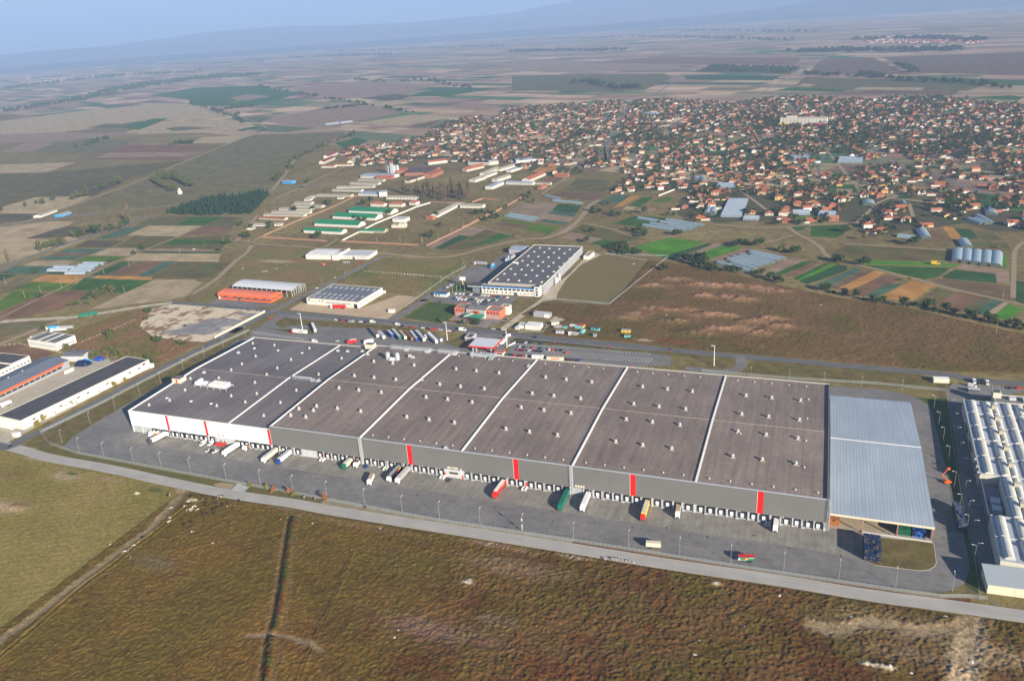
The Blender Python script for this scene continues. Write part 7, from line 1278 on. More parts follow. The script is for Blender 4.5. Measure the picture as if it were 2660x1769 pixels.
# ================= POLES, FENCES, TREES, ANIMALS =================
def lampmesh(h, arm=1.4):
    b = MB(); b.tube((0,0,0),(0,0,h),.11,.07,6); p = b.mesh('pole', M('galvanised', (.30,.31,.32), contrast=.15)) if 'galvanised' not in bpy.data.materials else b.mesh('pole', bpy.data.materials['galvanised'])
    b = MB(); b.tube((0,0,h-.05),(0,arm,h+.25),.06,.05,5); b.box(-.18,arm-.1,h+.17,.18,arm+.75,h+.34); return p, b.mesh('lamp_head', paint('white'))
LM = {}
def lamp(x, y, h, rz, label, group, z=.05):
    if h not in LM: LM[h] = lampmesh(h)
    t = thing('street_lamp', label, 'street lamp', (x, y, z), rz, group); p = place(LM[h][0], 'pole', t); place(LM[h][1], 'lamp_head', t); return t
for i, (x, y) in enumerate([(-15.3,-35.9),(8.7,-36.9),(35.7,-37.6),(60.6,-38),(86.2,-38.8),(115.8,-39.6),(143.4,-40.2),(168.3,-40.9),(193.6,-41.6),(221.1,-43),(247.2,-44.2),(271.4,-44),(296.8,-43.6),(322.6,-43.6),(352.4,-44),(382.7,-43),(409.6,-42.6),(435.6,-42.4),(461.4,-41.6),(487.3,-40.4),(512.8,-39.4),(537.6,-35.8)]):
    lamp(x, y, 10.4, rad(0), f'tall grey lamp post, {nth(i)} from left along the front fence', 'lamp posts along the front fence')
wl_ = [(-40.5,-28),(-43.6,.6),(-44.4,26.2),(-44.8,52.8),(-44.9,76.7),(-45.4,104.6),(-46,132.3),(-45.7,158.8),(-41.3,185.7)]
for i, (x, y) in enumerate(wl_): lamp(x, y, 10.4, rad(-90), f'lamp post, {nth(i)} from the road corner along the west verge', 'lamp posts along the west verge')
for i, p in enumerate([(1715,445),(1748,565),(1780,678),(1817,815),(1860,1000),(1898,1165),(1948,1315),(2000,1535)]): lamp(*g('D', *p), 10, rad(90), f'lamp post, {nth(i)} from the back along the shaded strip east of the yard', 'lamp posts in the shaded strip')
for i, p in enumerate([(1838,440),(1858,540),(1876,640),(1898,750),(1920,865),(1938,1025),(1962,1168),(1995,1310),(2020,1475)]): lamp(*g('D', *p), 6.5, rad(-90), f'shorter lamp post, {nth(i)} from the back along the neighbouring factory lane', 'short lamp posts beside the vaulted factory')
for i, p in enumerate([(413,220),(686,240),(932,262),(1202,290),(1487,318)]): lamp(*g('D', *p), 9, rad(180), f'lamp post, {nth(i)} from left along the north-east fence', 'lamp posts along the north-east fence')
for i, p in enumerate([(145,865),(263,780),(378,710),(490,640),(508,695),(547,680),(592,560),(697,500)]): lamp(*g('F', *p), 8.5, rad(-70), f'lamp post, {nth(i)} going up the factory drive', 'lamp posts up the factory drive')
for i, p in enumerate([(1322,710),(1560,660)]): lamp(*g('E', *p), 9, 0, f'bare pole, {nth(i)} going up the lane between the halls', 'poles up the lane')
for i, (p, h, l) in enumerate((((1122, 1165), 16.5, 'tall floodlight mast above the red cab truck in the truck park'), ((440, 1270), 17, 'tall floodlight mast at the east end of the parked trailers'), ((0, 0), 17, ''), ((998, 1530), 17, 'tall floodlight mast beside the car park exit'))):
    x, y = [g('E', 1122, 1165), g('F', 440, 1270), g('C', 395, 215), g('G', 998, 1530)][i]; l = l or 'tall floodlight mast between the gate canopy and the car park'
    t = thing('floodlight_mast', l, 'floodlight mast', (x, y, .08), 0, 'tall floodlight masts'); b = MB(); b.tube((0,0,0),(0,0,h),.35,.2,8); b.obj('pole', paint('white'), t); b = MB(); b.box(-2.6,-.8,h,.3,.6,h+.45); b.obj('floodlight', paint('silver'), t)
i = 0
for fr, pts in (('L', [(60,695),(415,785),(255,840),(632,740),(790,680),(1062,602),(1320,535),(1270,790),(1835,388),(2085,320),(1585,455),(600,1105)]), ('F', [(185,278),(352,240),(480,178),(603,118),(717,60)]), ('W', [(215,600),(382,520),(275,680)]), ('X', [(2195,1165),(2145,1430)]), ('E', [(125,320),(315,265),(1650,265),(1880,280),(2118,270),(2338,280)])):
    for p in pts:
        t = thing('utility_pole', f'thin wooden utility pole in the fields, {nth(i)} of the scattered poles', 'pole', g(fr, *p), 0, 'utility poles in the fields'); i += 1
        b = MB(); b.tube((0,0,0),(0,0,9),.16,.1,5); b.obj('pole', paint('tan', .8), t); b = MB(); b.box(-.9,-.06,8.3,.9,.06,8.45); b.obj('crossarm', paint('brown', .8), t)
# loudspeaker pole by the front fence
q = (322.6, -43.6); t = thing('speaker_cluster', 'cream horn speakers and boxes fixed on one fence lamp post', 'speakers', (q[0], q[1], 0)); b = MB()
for z in (1.5, 3.2, 3.8, 7.2, 8.0): b.box(-.5,-.35,z,.1,.25,z+.7)
b.obj('speaker_box', paint('cream'), t)
# ---- fences: posts and wires as one thing each, posts counted as pattern of the mesh panel ----
wirem = bpy.data.materials.new('fence_wire'); wirem.use_nodes = True; _n = wirem.node_tree; _b = _n.nodes['Principled BSDF']; _b.inputs['Base Color'].default_value = (.42,.47,.46,1); _b.inputs['Roughness'].default_value = .6
_tr = nd(_n, 'ShaderNodeBsdfTransparent'); _mx = nd(_n, 'ShaderNodeMixShader'); _tc = nd(_n, 'ShaderNodeTexCoord'); _br = nd(_n, 'ShaderNodeTexNoise'); _br.inputs['Scale'].default_value = 8
_n.links.new(_tc.outputs['Object'], _br.inputs['Vector']); _mr = nd(_n, 'ShaderNodeMapRange'); _mr.inputs['From Min'].default_value = .3; _mr.inputs['From Max'].default_value = .7; _mr.inputs['To Min'].default_value = .12; _mr.inputs['To Max'].default_value = .42
_n.links.new(_br.outputs[0], _mr.inputs['Value']); _n.links.new(_mr.outputs[0], _mx.inputs[0]); _n.links.new(_tr.outputs[0], _mx.inputs[1]); _n.links.new(_b.outputs[0], _mx.inputs[2]); _n.links.new(_mx.outputs[0], _n.nodes['Material Output'].inputs['Surface'])
def fence(pts, h, label, step=2.6, name='fence', mesh=True, mat=None, r=.042, group=None):
    t = thing(name, label, 'fence', (0, 0, 0), 0, group); b = MB(); m = MB(); rl = MB()
    for i in range(len(pts)-1):
        a = np.array(pts[i]); c = np.array(pts[i+1]); L_ = np.linalg.norm(c-a); n = max(1, int(L_/step))
        for k in range(n+(i == len(pts)-2)): p = a+(c-a)*k/n; b.tube((p[0],p[1],0),(p[0],p[1],h+.35),r,r,4); b.tube((p[0],p[1],h+.3),(p[0]-.1,p[1]+.35,h+.75),r*.8,r*.8,4) if mesh else None
        m.add([(*a,.05),(*c,.05),(*c,h),(*a,h)], [(0,1,2,3)])
        for z in (h, h*.55): rl.tube((*a,z),(*c,z),.022,.022,4)
    pm = mat or bpy.data.materials['galvanised']; o = b.obj('posts', pm, t); o['kind'] = 'stuff'; rl.obj('rail', pm, t)
    if mesh: m.obj('wire_mesh', wirem, t)
    return t
fence([(-49,-32)]+[(x, y-1.3) for x, y in vt[1:]]+[(552, -38), (556, -42)], 2.3, 'long grey wire mesh fence between the yard and the front road')
fence([(-49,-32), g('A', 355, 960), g('A', 900, 700), g('A', 1300, 490), g('A', 1700, 285), g('A', 2180, 70), g('B', 190, 60+28), g('B', 640, 150)], 2.3, 'grey wire mesh fence climbing beside the west road', 3)
fence([g('D', 60, 180), g('D', 700, 235), g('D', 1300, 270), g('D', 1800, 320)], 2.2, 'wire mesh fence along the north-east grass strip', 3)
fence([g('D', 1798, 280), g('D', 1810, 380), g('D', 1840, 640), g('D', 1880, 900), g('D', 1930, 1200), g('e', 1860, 850), g('e', 1905, 1220)], 2.2, 'wire mesh fence on the boundary with the neighbouring factory', 3)
fence(gl('F', [(0,940),(420,640),(625,525),(570,420)]), 2.0, 'wire fence up the west side of the factory drive', 4)
fence(gl('F', [(1430,850),(2090,908),(2690,420),(2050,395)]), 2.0, 'dark wire fence round the stubble plot', 4)
fence(gl('F', [(1100,1155),(1160,1190),(1420,1195),(1450,1130),(1400,1090)]), 1.6, 'low wire fence round the white depot', 3)
fence(gl('L', [(0,1330),(200,1310),(520,1380),(700,1420)]), 1.3, 'row of pale posts below the scrub hall', 4, mesh=False, mat=paint('cream'), r=.13)
fence(gl('L', [(840,1290),(1100,1190),(1370,1070)]), 1.3, 'row of pale posts across the scrub', 4, mesh=False, mat=paint('cream'), r=.13)
fence(gl('F', [(0,605),(300,625),(450,640)]), 1.2, 'row of white concrete posts across the meadow', 4, mesh=False, mat=paint('white'), r=.16)
fence(gl('E', [(1760,575),(2352,615)]), 1.2, 'row of white concrete posts across the western meadow', 4, mesh=False, mat=paint('white'), r=.16)
def wall(pts, h, th, mat, label):
    t = thing('boundary_wall', label, 'wall', (0, 0, 0)); b = MB()
    for i in range(len(pts)-1):
        a, c = pts[i], pts[i+1]; L_ = math.hypot(c[0]-a[0], c[1]-a[1]); nx, ny = -(c[1]-a[1])/L_*th/2, (c[0]-a[0])/L_*th/2; b.prism([(a[0]+nx,a[1]+ny),(c[0]+nx,c[1]+ny),(c[0]-nx,c[1]-ny),(a[0]-nx,a[1]-ny)], 0, h)
    b.obj('wall', mat, t); b = MB()
    for i in range(len(pts)-1):
        a, c = pts[i], pts[i+1]; L_ = math.hypot(c[0]-a[0], c[1]-a[1]); nx, ny = -(c[1]-a[1])/L_*th*.8, (c[0]-a[0])/L_*th*.8; b.prism([(a[0]+nx,a[1]+ny),(c[0]+nx,c[1]+ny),(c[0]-nx,c[1]-ny),(a[0]-nx,a[1]-ny)], h, h+.15)
    b.obj('coping', mat, t); return t
pk = M('pink_brick', (.38,.22,.14), (.28,.16,.10), scale=.4, rough=.9)
wall(gl('V', [(250,800),(500,815),(840,835)]), 2.2, .35, pk, 'red brick boundary wall west of the estate gate'); wall(gl('V', [(955,838),(1300,855),(1640,872)]), 2.2, .35, pk, 'red brick boundary wall east of the estate gate')
wall(gl('V', [(280,790),(600,650),(840,560),(1160,410)]), 1.9, .35, pk, 'long red brick wall climbing beside the cattle barns'); wall(gl('V', [(1710,876),(2065,705),(2358,560)]), 1.9, .35, pk, 'long red brick wall climbing east of the estate'); wall(gl('W', [(0,720),(50,700),(150,640),(370,540),(520,455)]), 2.4, .5, pk, 'red brick wall climbing toward the pale blue roofed shed')
wall(gl('V', [(975,830),(1270,680),(1640,530),(1745,500)]), 1.8, .5, wallw, 'white wall beside the barn lane'); wall(gl('V', [(2110,495),(2200,465),(2358,475)]), 2, .4, pk, 'short brick wall corner above the L shaped barn'); wall([g('E', 225, 1250), g('E', 740, 985)], 2.2, .4, wallc, 'long cream wall between the cleared lot and the west road')
wall(gl('V', [(1745,490),(1900,500),(2050,500)]), 1.6, .3, pk, 'low brick wall behind the poplar field'); wall(gl('W', [(1720,440),(1860,385)]), 2, .5, wallc, 'pale wall at the village edge'); wall(gl('W', [(1300,415),(1500,360),(1780,290)]), 2.2, .8, pk, 'brick wall running up into the village'); wall(gl('W', [(1250,960-20),(1620,1000)]), .3, .3, wallc, 'low kerb at the far side of the stubble plot')
# ---- trees ----
leafA = M('leaves_green', (.055,.095,.02), (.022,.045,.012), scale=.5, rough=.8, spec=.1, detail=3); leafB = M('leaves_olive', (.12,.13,.035), (.055,.06,.018), scale=.5, rough=.8, spec=.1, detail=3)
leafC = M('leaves_yellow', (.30,.24,.03), (.14,.13,.02), scale=.5, rough=.8, spec=.1, detail=3); leafD = M('leaves_autumn', (.20,.14,.08), (.10,.075,.045), scale=.5, rough=.8, spec=.1, detail=3); leafE = M('needles_dark', (.035,.075,.03), (.016,.038,.018), scale=.5, rough=.8, spec=.1, detail=3)
leafO = M('leaves_orange', (.45,.15,.02), (.22,.08,.02), scale=.5, rough=.8, spec=.1, detail=3)
leafDK = M('leaves_dark', (.078,.105,.03), (.026,.045,.014), scale=.5, rough=.8, spec=.1, detail=3)
bark = M('bark', (.16,.12,.09), contrast=.4, scale=2)
def crown_arrays(seed, n, rx, rz, z0, shape='round', leaf=.5):
    r = np.random.default_rng(seed); V = []; F = []; lobes = [(r.normal(0, .33, 3), r.uniform(.45, .7)) for _ in range(7)]
    for k in range(n):
        if shape == 'round':
            c, s = lobes[k % 7]; d = r.normal(0, 1, 3); d /= np.linalg.norm(d); p = np.array(c)+d*s*(.55+.45*r.random()); p = p*np.array([rx, rx, rz]); p[2] = p[2]+z0+rz*.9
        elif shape == 'cone': t = r.random()**.7; a = r.random()*6.28; q = (t)*rx*(.6+.4*r.random()); p = np.array([math.cos(a)*q, math.sin(a)*q, z0+(1-t)*rz*2])
        else: t = r.random(); a = r.random()*6.28; q = rx*math.sin(math.pi*min(.98, .12+.85*t))*(.4+.6*r.random()); p = np.array([math.cos(a)*q, math.sin(a)*q, z0+t*rz*2])
        p[2] = max(.15, p[2]); s = leaf*(.6+.8*r.random()); u = r.normal(0, 1, 3); u /= np.linalg.norm(u); w = np.cross(u, r.normal(0, 1, 3)); w /= np.linalg.norm(w); i = len(V)
        V += [p-u*s, p+w*s*.8, p+u*s, p-w*s*.8]; F.append((i, i+1, i+2, i+3))
    return np.array(V, np.float32), np.array(F, np.int32)
TP = {}
def treeproto(kind):
    if kind in TP: return TP[kind]
    out = []
    for sd in range(3):
        K = {'tree': ('round', 230, 3.6, 2.9, 1.6, leafA, .62), 'dark': ('round', 230, 3.6, 2.9, 1.2, leafDK, .62), 'olive': ('round', 210, 3.2, 3.0, 1.4, leafB, .58), 'yellow': ('round', 160, 2.2, 2.0, .9, leafC, .42), 'orange': ('round', 150, 2.2, 2.2, .9, leafO, .42),
             'poplar': ('col', 240, 2.4, 7.0, 1.5, leafB, .62), 'bare': ('col', 200, 2.0, 6.5, 2.0, leafD, .45), 'pine': ('cone', 220, 2.6, 4.5, .6, leafE, .6), 'bush': ('round', 120, 1.8, 1.1, -.2, leafA, .42), 'bush2': ('round', 120, 1.8, 1.1, -.2, leafB, .42), 'scrub': ('col', 110, 1.5, 2.3, .1, leafD, .35)}[kind]
        V, F = crown_arrays(hash(kind) % 97*0+sd*7+len(kind), K[1], K[2], K[3], K[4], K[0], K[6]); cr = np_mesh('crown', V, F, K[5])
        b = MB(); top = K[4]+K[3]*(1.2 if K[0] != 'cone' else 1.6)
        b.tube((0,0,0),(.1,0,top*.55),.05*K[2]+.08,.03*K[2]+.05,6); b.tube((.1,0,top*.55),(-.1,.1,top),.03*K[2]+.05,.03,5)
        for a in range(4): z = top*(.4+.12*a); b.tube((.05,0,z),(math.cos(a*1.9)*K[2]*.6,math.sin(a*1.9)*K[2]*.6,z+K[3]*.4),.025*K[2],.02,4)
        out.append((cr, b.mesh('trunk', bark), (V, F), K[5]))
    TP[kind] = out; return out
rt = random.Random(31)
def tree(x, y, kind, s, label, group=None, name=None, cat='tree', sz=None):
    cr, tr, _, _ = treeproto(kind)[rt.randrange(3)]; nm = name or {'poplar': 'poplar_tree', 'pine': 'pine_tree', 'bush': 'bush', 'bush2': 'bush', 'scrub': 'bush'}.get(kind, 'tree')
    t = thing(nm, label, 'bush' if nm == 'bush' else cat, (x, y, 0), rt.uniform(0, 6.28), group); t.scale = (s, s, s*(sz or rt.uniform(.85, 1.15))); place(cr, 'crown', t); place(tr, 'trunk', t); return t
def row(fr, pts, kinds, s, what, group, jit=0):
    for i, p in enumerate(pts):
        q = g(fr, *p); tree(q[0]+rt.uniform(-jit, jit), q[1]+rt.uniform(-jit, jit), kinds[i % len(kinds)], s*rt.uniform(.8, 1.25), what.format(nth(i)), group)
row('L', [(410,365),(470,340),(515,330),(570,325),(625,315)], ['olive'], 2.0, 'tall olive green tree by the country road, {} from left', 'roadside trees left of the country road')
row('L', [(760,230),(820,225),(860,215),(930,180),(1000,190),(1040,180),(1060,165),(1130,160),(1180,150),(1240,140),(1290,110),(1330,95)], ['olive', 'tree', 'bare'], 1.9, 'tree in the clump where the country road passes the wood, {} from left', 'clump by the country road')
row('L', [(90,480)], ['bare'], 1.3, 'lone slender bare poplar in the tan field', None); row('L', [(1370,400),(1460,360),(1145,480),(360,605),(415,855),(2300,300),(2240,370)], ['dark', 'tree'], 1.15, 'single tree between the vegetable plots, {} of them', 'single trees between the vegetable plots')
row('L', [(720,930),(780,925),(840,930),(900,910),(860,870),(940,880),(990,850),(1030,820),(1090,800),(1150,790),(930,820),(1000,790),(1060,760),(1120,760)], ['olive', 'dark', 'scrub'], 1.25, 'shrubby tree in the thicket by the pale road, {} in it', 'thicket by the pale road')
row('L', [(415,1170),(450,1165),(1500,1030),(1490,1070),(1510,1000),(1780,1300),(1830,1320),(1870,1330),(1750,1260),(1590,1290),(1620,1300),(1020,1200),(1080,1215),(1110,1230),(1060,1255),(1120,1255)], ['olive', 'dark', 'bush2'], .95, 'scruffy tree around the cleared lot, {} of them', 'scruffy trees around the cleared lot')
pts = [(640+rt.random()*740, 0) for _ in range(46)]; pts = [(x, 1370+ (x-640)*.12+rt.uniform(-40, 60)) for x, _ in pts]
row('L', sorted(pts), ['scrub', 'bush2', 'scrub', 'olive'], .95, 'grey green shrub, {} from left in the thicket behind the western sheds', 'thicket behind the western sheds')
row('h', [(540,1390),(650,1320),(1670,800),(560,1400),(1820,740),(970,1120),(1040,1090)], ['yellow'], .95, 'small yellow green tree along the white wall of the long shed, {} of them', 'yellow trees along the long shed'); row('h', [(2150,440),(2190,470)], ['dark'], 1.0, 'dark tree at the north end of the long shed, {} of two', 'dark trees by the long shed')
row('b', [(70,880),(180,925),(295,930),(410,965),(500,985),(985,1080)], ['yellow', 'orange', 'bush2', 'orange', 'yellow', 'orange'], .75, 'small autumn tree outside the front fence, {} from left', 'autumn saplings outside the front fence'); row('a', [(1950,1200)], ['yellow'], .7, 'small yellow tree beside the concrete gateway slab', None)
row('k', [(150,1020),(380,1020),(500,1030),(600,1070),(720,1080),(800,1060),(930,1100),(960,1060),(1530,1040),(1610,960),(1690,890)], ['olive', 'orange', 'orange', 'tree', 'yellow', 'orange', 'tree', 'tree', 'bush2', 'bush2', 'bush2'], .72, 'garden tree before the red office building, {} from left', 'garden trees before the red office')
row('W', [(1100,840),(1140,755),(1280,520),(1150,570),(1200,590),(1490,590),(1590,590),(1590,800),(1880,780),(1320,600),(1370,620),(1440,740),(1490,750),(1540,760),(620,500),(590,440),(570,460),(545,480),(200,650),(300,640),(390,550),(270,600),(1000,220),(970,230),(1040,240),(700,120),(725,120),(790,120),(1400,220),(1800,610),(1850,610),(2230,640),(2200,600)], ['dark', 'tree', 'olive'], 1.15, 'tree among the plots north of the blue banded factory, {} of them', 'trees north of the blue banded factory')
hr = [(1320,900),(1350,905),(1385,910),(1420,925),(1460,940),(1500,945),(1540,950),(1360,880),(1410,890),(1450,905),(1950,1010),(1990,1020),(2030,1040),(2070,1050),(2110,1070),(2150,1080),(1980,980),(2040,990),(2090,1000),(2130,1020),(2200,1090),(2230,1095)]
row('W', hr, ['dark', 'tree', 'dark'], 1.35, 'dense dark tree in the hedge above the brown waste ground, {} from left', 'dark hedge trees above the waste ground')
row('G', [(1440,610),(1480,600),(1200,320),(1260,310),(1310,300),(1360,310),(1420,310),(1470,310),(1680,360),(1800,390),(1840,380),(2230,470),(2290,480),(2130,770),(480,560),(1560,650),(1610,670),(1680,690),(1250,590),(1190,580),(1130,570),(60,400),(130,400),(190,400),(280,200),(610,200),(650,200),(2330,170)], ['dark', 'tree'], 1.2, 'tree among the fields beyond the brown waste ground, {} of them', 'trees beyond the waste ground')
hx = [(840,1105),(900,1120),(980,1145),(1060,1160),(1130,1175),(1200,1190),(1280,1200),(1360,1215),(1440,1230),(1520,1240),(1590,1230),(1620,1235),(1680,1270),(1730,1275),(1760,1270),(1820,1290),(1900,1310),(1940,1320),(1980,1325),(2030,1330),(2080,1340),(2130,1350),(2180,1365),(2230,1375),(2280,1390),(2330,1400),(2358,1410)]
row('X', hx, ['dark', 'bush', 'tree'], 1.15, 'dark tree or bush in the hedge below the strip fields, {} from left', 'hedge below the strip fields')
row('X', [(1480,1040),(920,880),(960,890),(990,885),(1110,915),(1130,915),(490,810),(590,820),(620,820),(1130,720),(1480,755),(1520,755),(1380,740),(985,660),(1010,650),(2160,780)], ['yellow', 'dark', 'dark'], 1.3, 'tree along the dirt lane below the village, {} of them', 'trees along the dirt lane below the village')
row('E', [(770,135),(1290,235),(1260,240),(500,105),(590,140),(560,230),(530,220),(1650,40),(1700,50),(1760,60),(350,290)], ['dark', 'tree'], 1.2, 'tree around the barns and brick walls, {} of them', 'trees around the barns')
row('V', [(560,730-160),(830,500),(870,520),(720,560),(1390,600),(1180,500),(1160,520),(1220,490),(1340,500),(1360,520),(1525,520),(680,320),(1800,620),(1750,800),(1830,705),(2200,590),(2150,600),(2250,590),(2280,640),(330,700),(150,790)], ['tree', 'dark', 'olive'], 1.35, 'tree on the farm estate, {} of them', 'trees on the farm estate')
row('V', [(1500+rt.random()*600, 400+rt.random()*80) for _ in range(48)], ['bare', 'bare', 'poplar'], 1.35, 'bare grey poplar in the poplar stand on the estate, {} in it', 'poplar stand on the estate')
# pine wood: trees one can tell apart at its front, the rest as one wood
def wood(name, poly, n, kind, s, label, kd='stuff', cat='wood', seed=1, zs=1.0):
    r = random.Random(seed); P = poly; xs = [p[0] for p in P]; ys = [p[1] for p in P]; VV = []; FF = []; o = 0; pro = treeproto(kind); k = 0; tries = 0
    while k < n and tries < n*40:
        tries += 1; x = r.uniform(min(xs), max(xs)); y = r.uniform(min(ys), max(ys))
        if not bool(inside(np.array([x]), np.array([y]), P)[0]): continue
        V, F = pro[k % 3][2]; a = r.random()*6.28; sc = s*r.uniform(.75, 1.3); c_, s_ = math.cos(a), math.sin(a); st = 2
        W = np.stack([(V[:,0]*c_-V[:,1]*s_)*sc+x, (V[:,0]*s_+V[:,1]*c_)*sc+y, V[:,2]*sc*zs], 1); VV.append(W); FF.append(F+o); o += len(W); k += 1
    return tag(place(np_mesh(name, np.concatenate(VV), np.concatenate(FF), pro[0][3]), name), label, cat, None, kd)
wood('pine_wood', gl('U', [(770,985),(880,945),(960,920),(1160,900),(1200,885),(1240,900),(1180,960),(1160,985),(930,995)]), 620, 'pine', .95, 'dense dark green conifer plantation beside the country road')
wood('grove', gl('U', [(700,835),(720,820),(800,812),(840,830),(860,845),(890,860),(885,870),(800,828),(730,830),(720,840),(810,880),(800,890)]), 110, 'olive', 1.6, 'olive green grove planted in a horseshoe on the plain')
wood('treeline', gl('U', [(100,498),(380,448),(480,415),(640,385),(1000,345),(1200,340),(1210,348),(900,372),(680,400),(640,412),(400,462),(0,525),(0,505)]), 900, 'dark', 2.0, 'dark band of woodland far out on the left of the plain', seed=5)
wood('orchard', gl('T', [(840,330),(930,303),(1330,312),(1270,340)]), 500, 'dark', 1.3, 'large dark orchard block beyond the village', seed=6)
def fartrees(fr, pts, n, label, kind='dark', s=1.6, w=10, seed=2):
    P = gl(fr, pts); r = random.Random(seed); VV = []; FF = []; o = 0; pro = treeproto(kind); L_ = [math.hypot(P[i+1][0]-P[i][0], P[i+1][1]-P[i][1]) for i in range(len(P)-1)]; tot = sum(L_)
    for k in range(n):
        d = r.random()*tot; i = 0
        while d > L_[i] and i < len(L_)-1: d -= L_[i]; i += 1
        t = d/L_[i]; x = P[i][0]+(P[i+1][0]-P[i][0])*t+r.uniform(-w, w); y = P[i][1]+(P[i+1][1]-P[i][1])*t+r.uniform(-w, w)
        V, F = pro[k % 3][2]; sc = s*r.uniform(.6, 1.4); VV.append(V*sc+np.array([x, y, 0], np.float32)); FF.append(F+o); o += len(V)
    return tag(place(np_mesh('treeline', np.concatenate(VV), np.concatenate(FF), pro[0][3]), 'treeline'), label, 'tree line', None, 'stuff')
fartrees('U', [(880,475),(1000,515),(1060,540),(1100,530),(1080,550),(1130,570)], 60, 'dark trees along the farm track on the plain', s=1.7)
fartrees('U', [(1190,400),(1290,418),(1410,440),(1530,460),(1620,475),(1720,492),(1810,508),(1900,522)], 80, 'trees dotted along the straight track across the plain', s=1.7, w=12)
fartrees('U', [(1640,368),(1800,385),(1930,372),(2000,375),(2080,400),(2200,415)], 60, 'hedgerow trees on the far plain right of the track', s=2.0, w=25); fartrees('U', [(1500,505),(1620,492),(1700,485)], 60, 'dark hedge strip on the brown field', s=1.2, w=8)
fartrees('U', [(1040,505),(1100,498),(1165,492)], 50, 'dark hedge strip below the green field', s=1.4, w=9); fartrees('U', [(360,680),(410,668),(450,650),(500,640)], 26, 'bushes by the track at the far left', s=1.3, w=14); fartrees('U', [(790,670),(830,662),(885,662)], 24, 'dark clump in the middle of the left fields', s=1.3, w=9)
fartrees('U', [(1270,838),(1330,780),(1360,735),(1430,700),(1560,650),(1650,610)], 60, 'scrubby trees along the curved field edge', 'olive', 1.2, w=8); fartrees('U', [(0,975),(60,965),(90,960),(260,925),(340,920),(400,890),(580,835)], 26, 'scattered trees in the left fields', 'olive', 1.6, w=14)
fartrees('T', [(280,385),(340,375),(420,398),(480,405)], 50, 'dark tree clump behind the village, left one', s=2.2, w=16); fartrees('T', [(490,410),(580,405)], 26, 'dark tree clump behind the village, right one', s=2.2, w=16); fartrees('T', [(1340,345),(1450,350),(1600,358),(1630,340),(1700,365),(1900,380),(2100,385),(2280,410)], 130, 'long hedgerow behind the village on the right', s=2.0, w=18); fartrees('T', [(1780,300),(1850,338)], 30, 'short tree row on the far right plain', s=2.2, w=18)
for sd, (fr, p) in enumerate((('U', [(0,415),(500,355),(900,335)]), ('U', [(1150,280),(1500,262),(1800,255)]), ('U', [(0,330),(600,300),(1200,290)]), ('U', [(1500,240),(2358,215)]), ('T', [(0,190),(600,170),(1300,190)]), ('T', [(600,140),(1400,150)]), ('T', [(1300,240),(2000,235)]), ('T', [(1600,185),(1900,180),(2160,190)]), ('T', [(0,240),(500,235)]))):
    fartrees(fr, p, 170, f'faint blue hedgerow in the haze, {nth(sd)} listed from the left', 'dark', 3.0, w=70, seed=40+sd)
# ---- cows ----
def cowmesh():
    def skin(pts, edges, rad_):
        me = bpy.data.meshes.new('cow_body'); me.from_pydata(pts, edges, []); o = bpy.data.objects.new('tmp', me); COL.objects.link(o); m = o.modifiers.new('s', 'SKIN'); m.use_smooth_shade = True
        for i, r in enumerate(rad_): me.skin_vertices[0].data[i].radius = (r, r)
        me.skin_vertices[0].data[0].use_root = True; sb = o.modifiers.new('u', 'SUBSURF'); sb.levels = 1; dg = bpy.context.evaluated_depsgraph_get(); out = bpy.data.meshes.new_from_object(o.evaluated_get(dg)); bpy.data.objects.remove(o); return out
    P = [(0,0,1.05),(.55,0,1.1),(-.55,0,1.08),(.95,0,1.2),(1.3,0,1.0),(1.62,0,.72),(-.95,0,1.15),(-1.08,0,.6)]; E_ = [(0,1),(0,2),(1,3),(3,4),(4,5),(2,6),(6,7)]; Rr = [.38,.36,.37,.22,.17,.1,.24,.03]
    for sx in (1, 2):
        x = (.6, -.72)[sx-1]
        for y in (-.22, .22):
            n = len(P); P += [(x,y,.8),(x+(.02 if sx == 1 else .06),y,.42),(x+(0 if sx == 1 else -.03),y,.05)]; E_ += [(sx, n), (n, n+1), (n+1, n+2)]; Rr += [.13 if sx == 1 else .17, .07, .05]
    return skin(P, E_, Rr)
CW = cowmesh(); cowm = {}
for nm, c1_, c2_ in (('black', (.015,.013,.012), (.015,.013,.012)), ('pied', (.02,.018,.016), (.7,.66,.58)), ('white', (.55,.49,.38), (.45,.37,.27)), ('brown', (.32,.10,.03), (.25,.08,.03))):
    m = M('hide_'+nm, c1_, c2_, scale=1.1, detail=1, rough=.9); m.node_tree.nodes['Color Ramp'].color_ramp.interpolation = 'CONSTANT'; m.node_tree.nodes['Color Ramp'].color_ramp.elements[0].position = 0; m.node_tree.nodes['Color Ramp'].color_ramp.elements[1].position = .42; me = CW.copy(); me.name = 'body'; me.materials.clear(); me.materials.append(m); cowm[nm] = me
hd = MB(); hd.tube((0,-.05,0),(0,-.28,.05),.05,.02,5); hd.tube((0,.05,0),(0,.28,.05),.05,.02,5); EAR = hd.mesh('ears', paint('black'))
rc = random.Random(8); i = 0
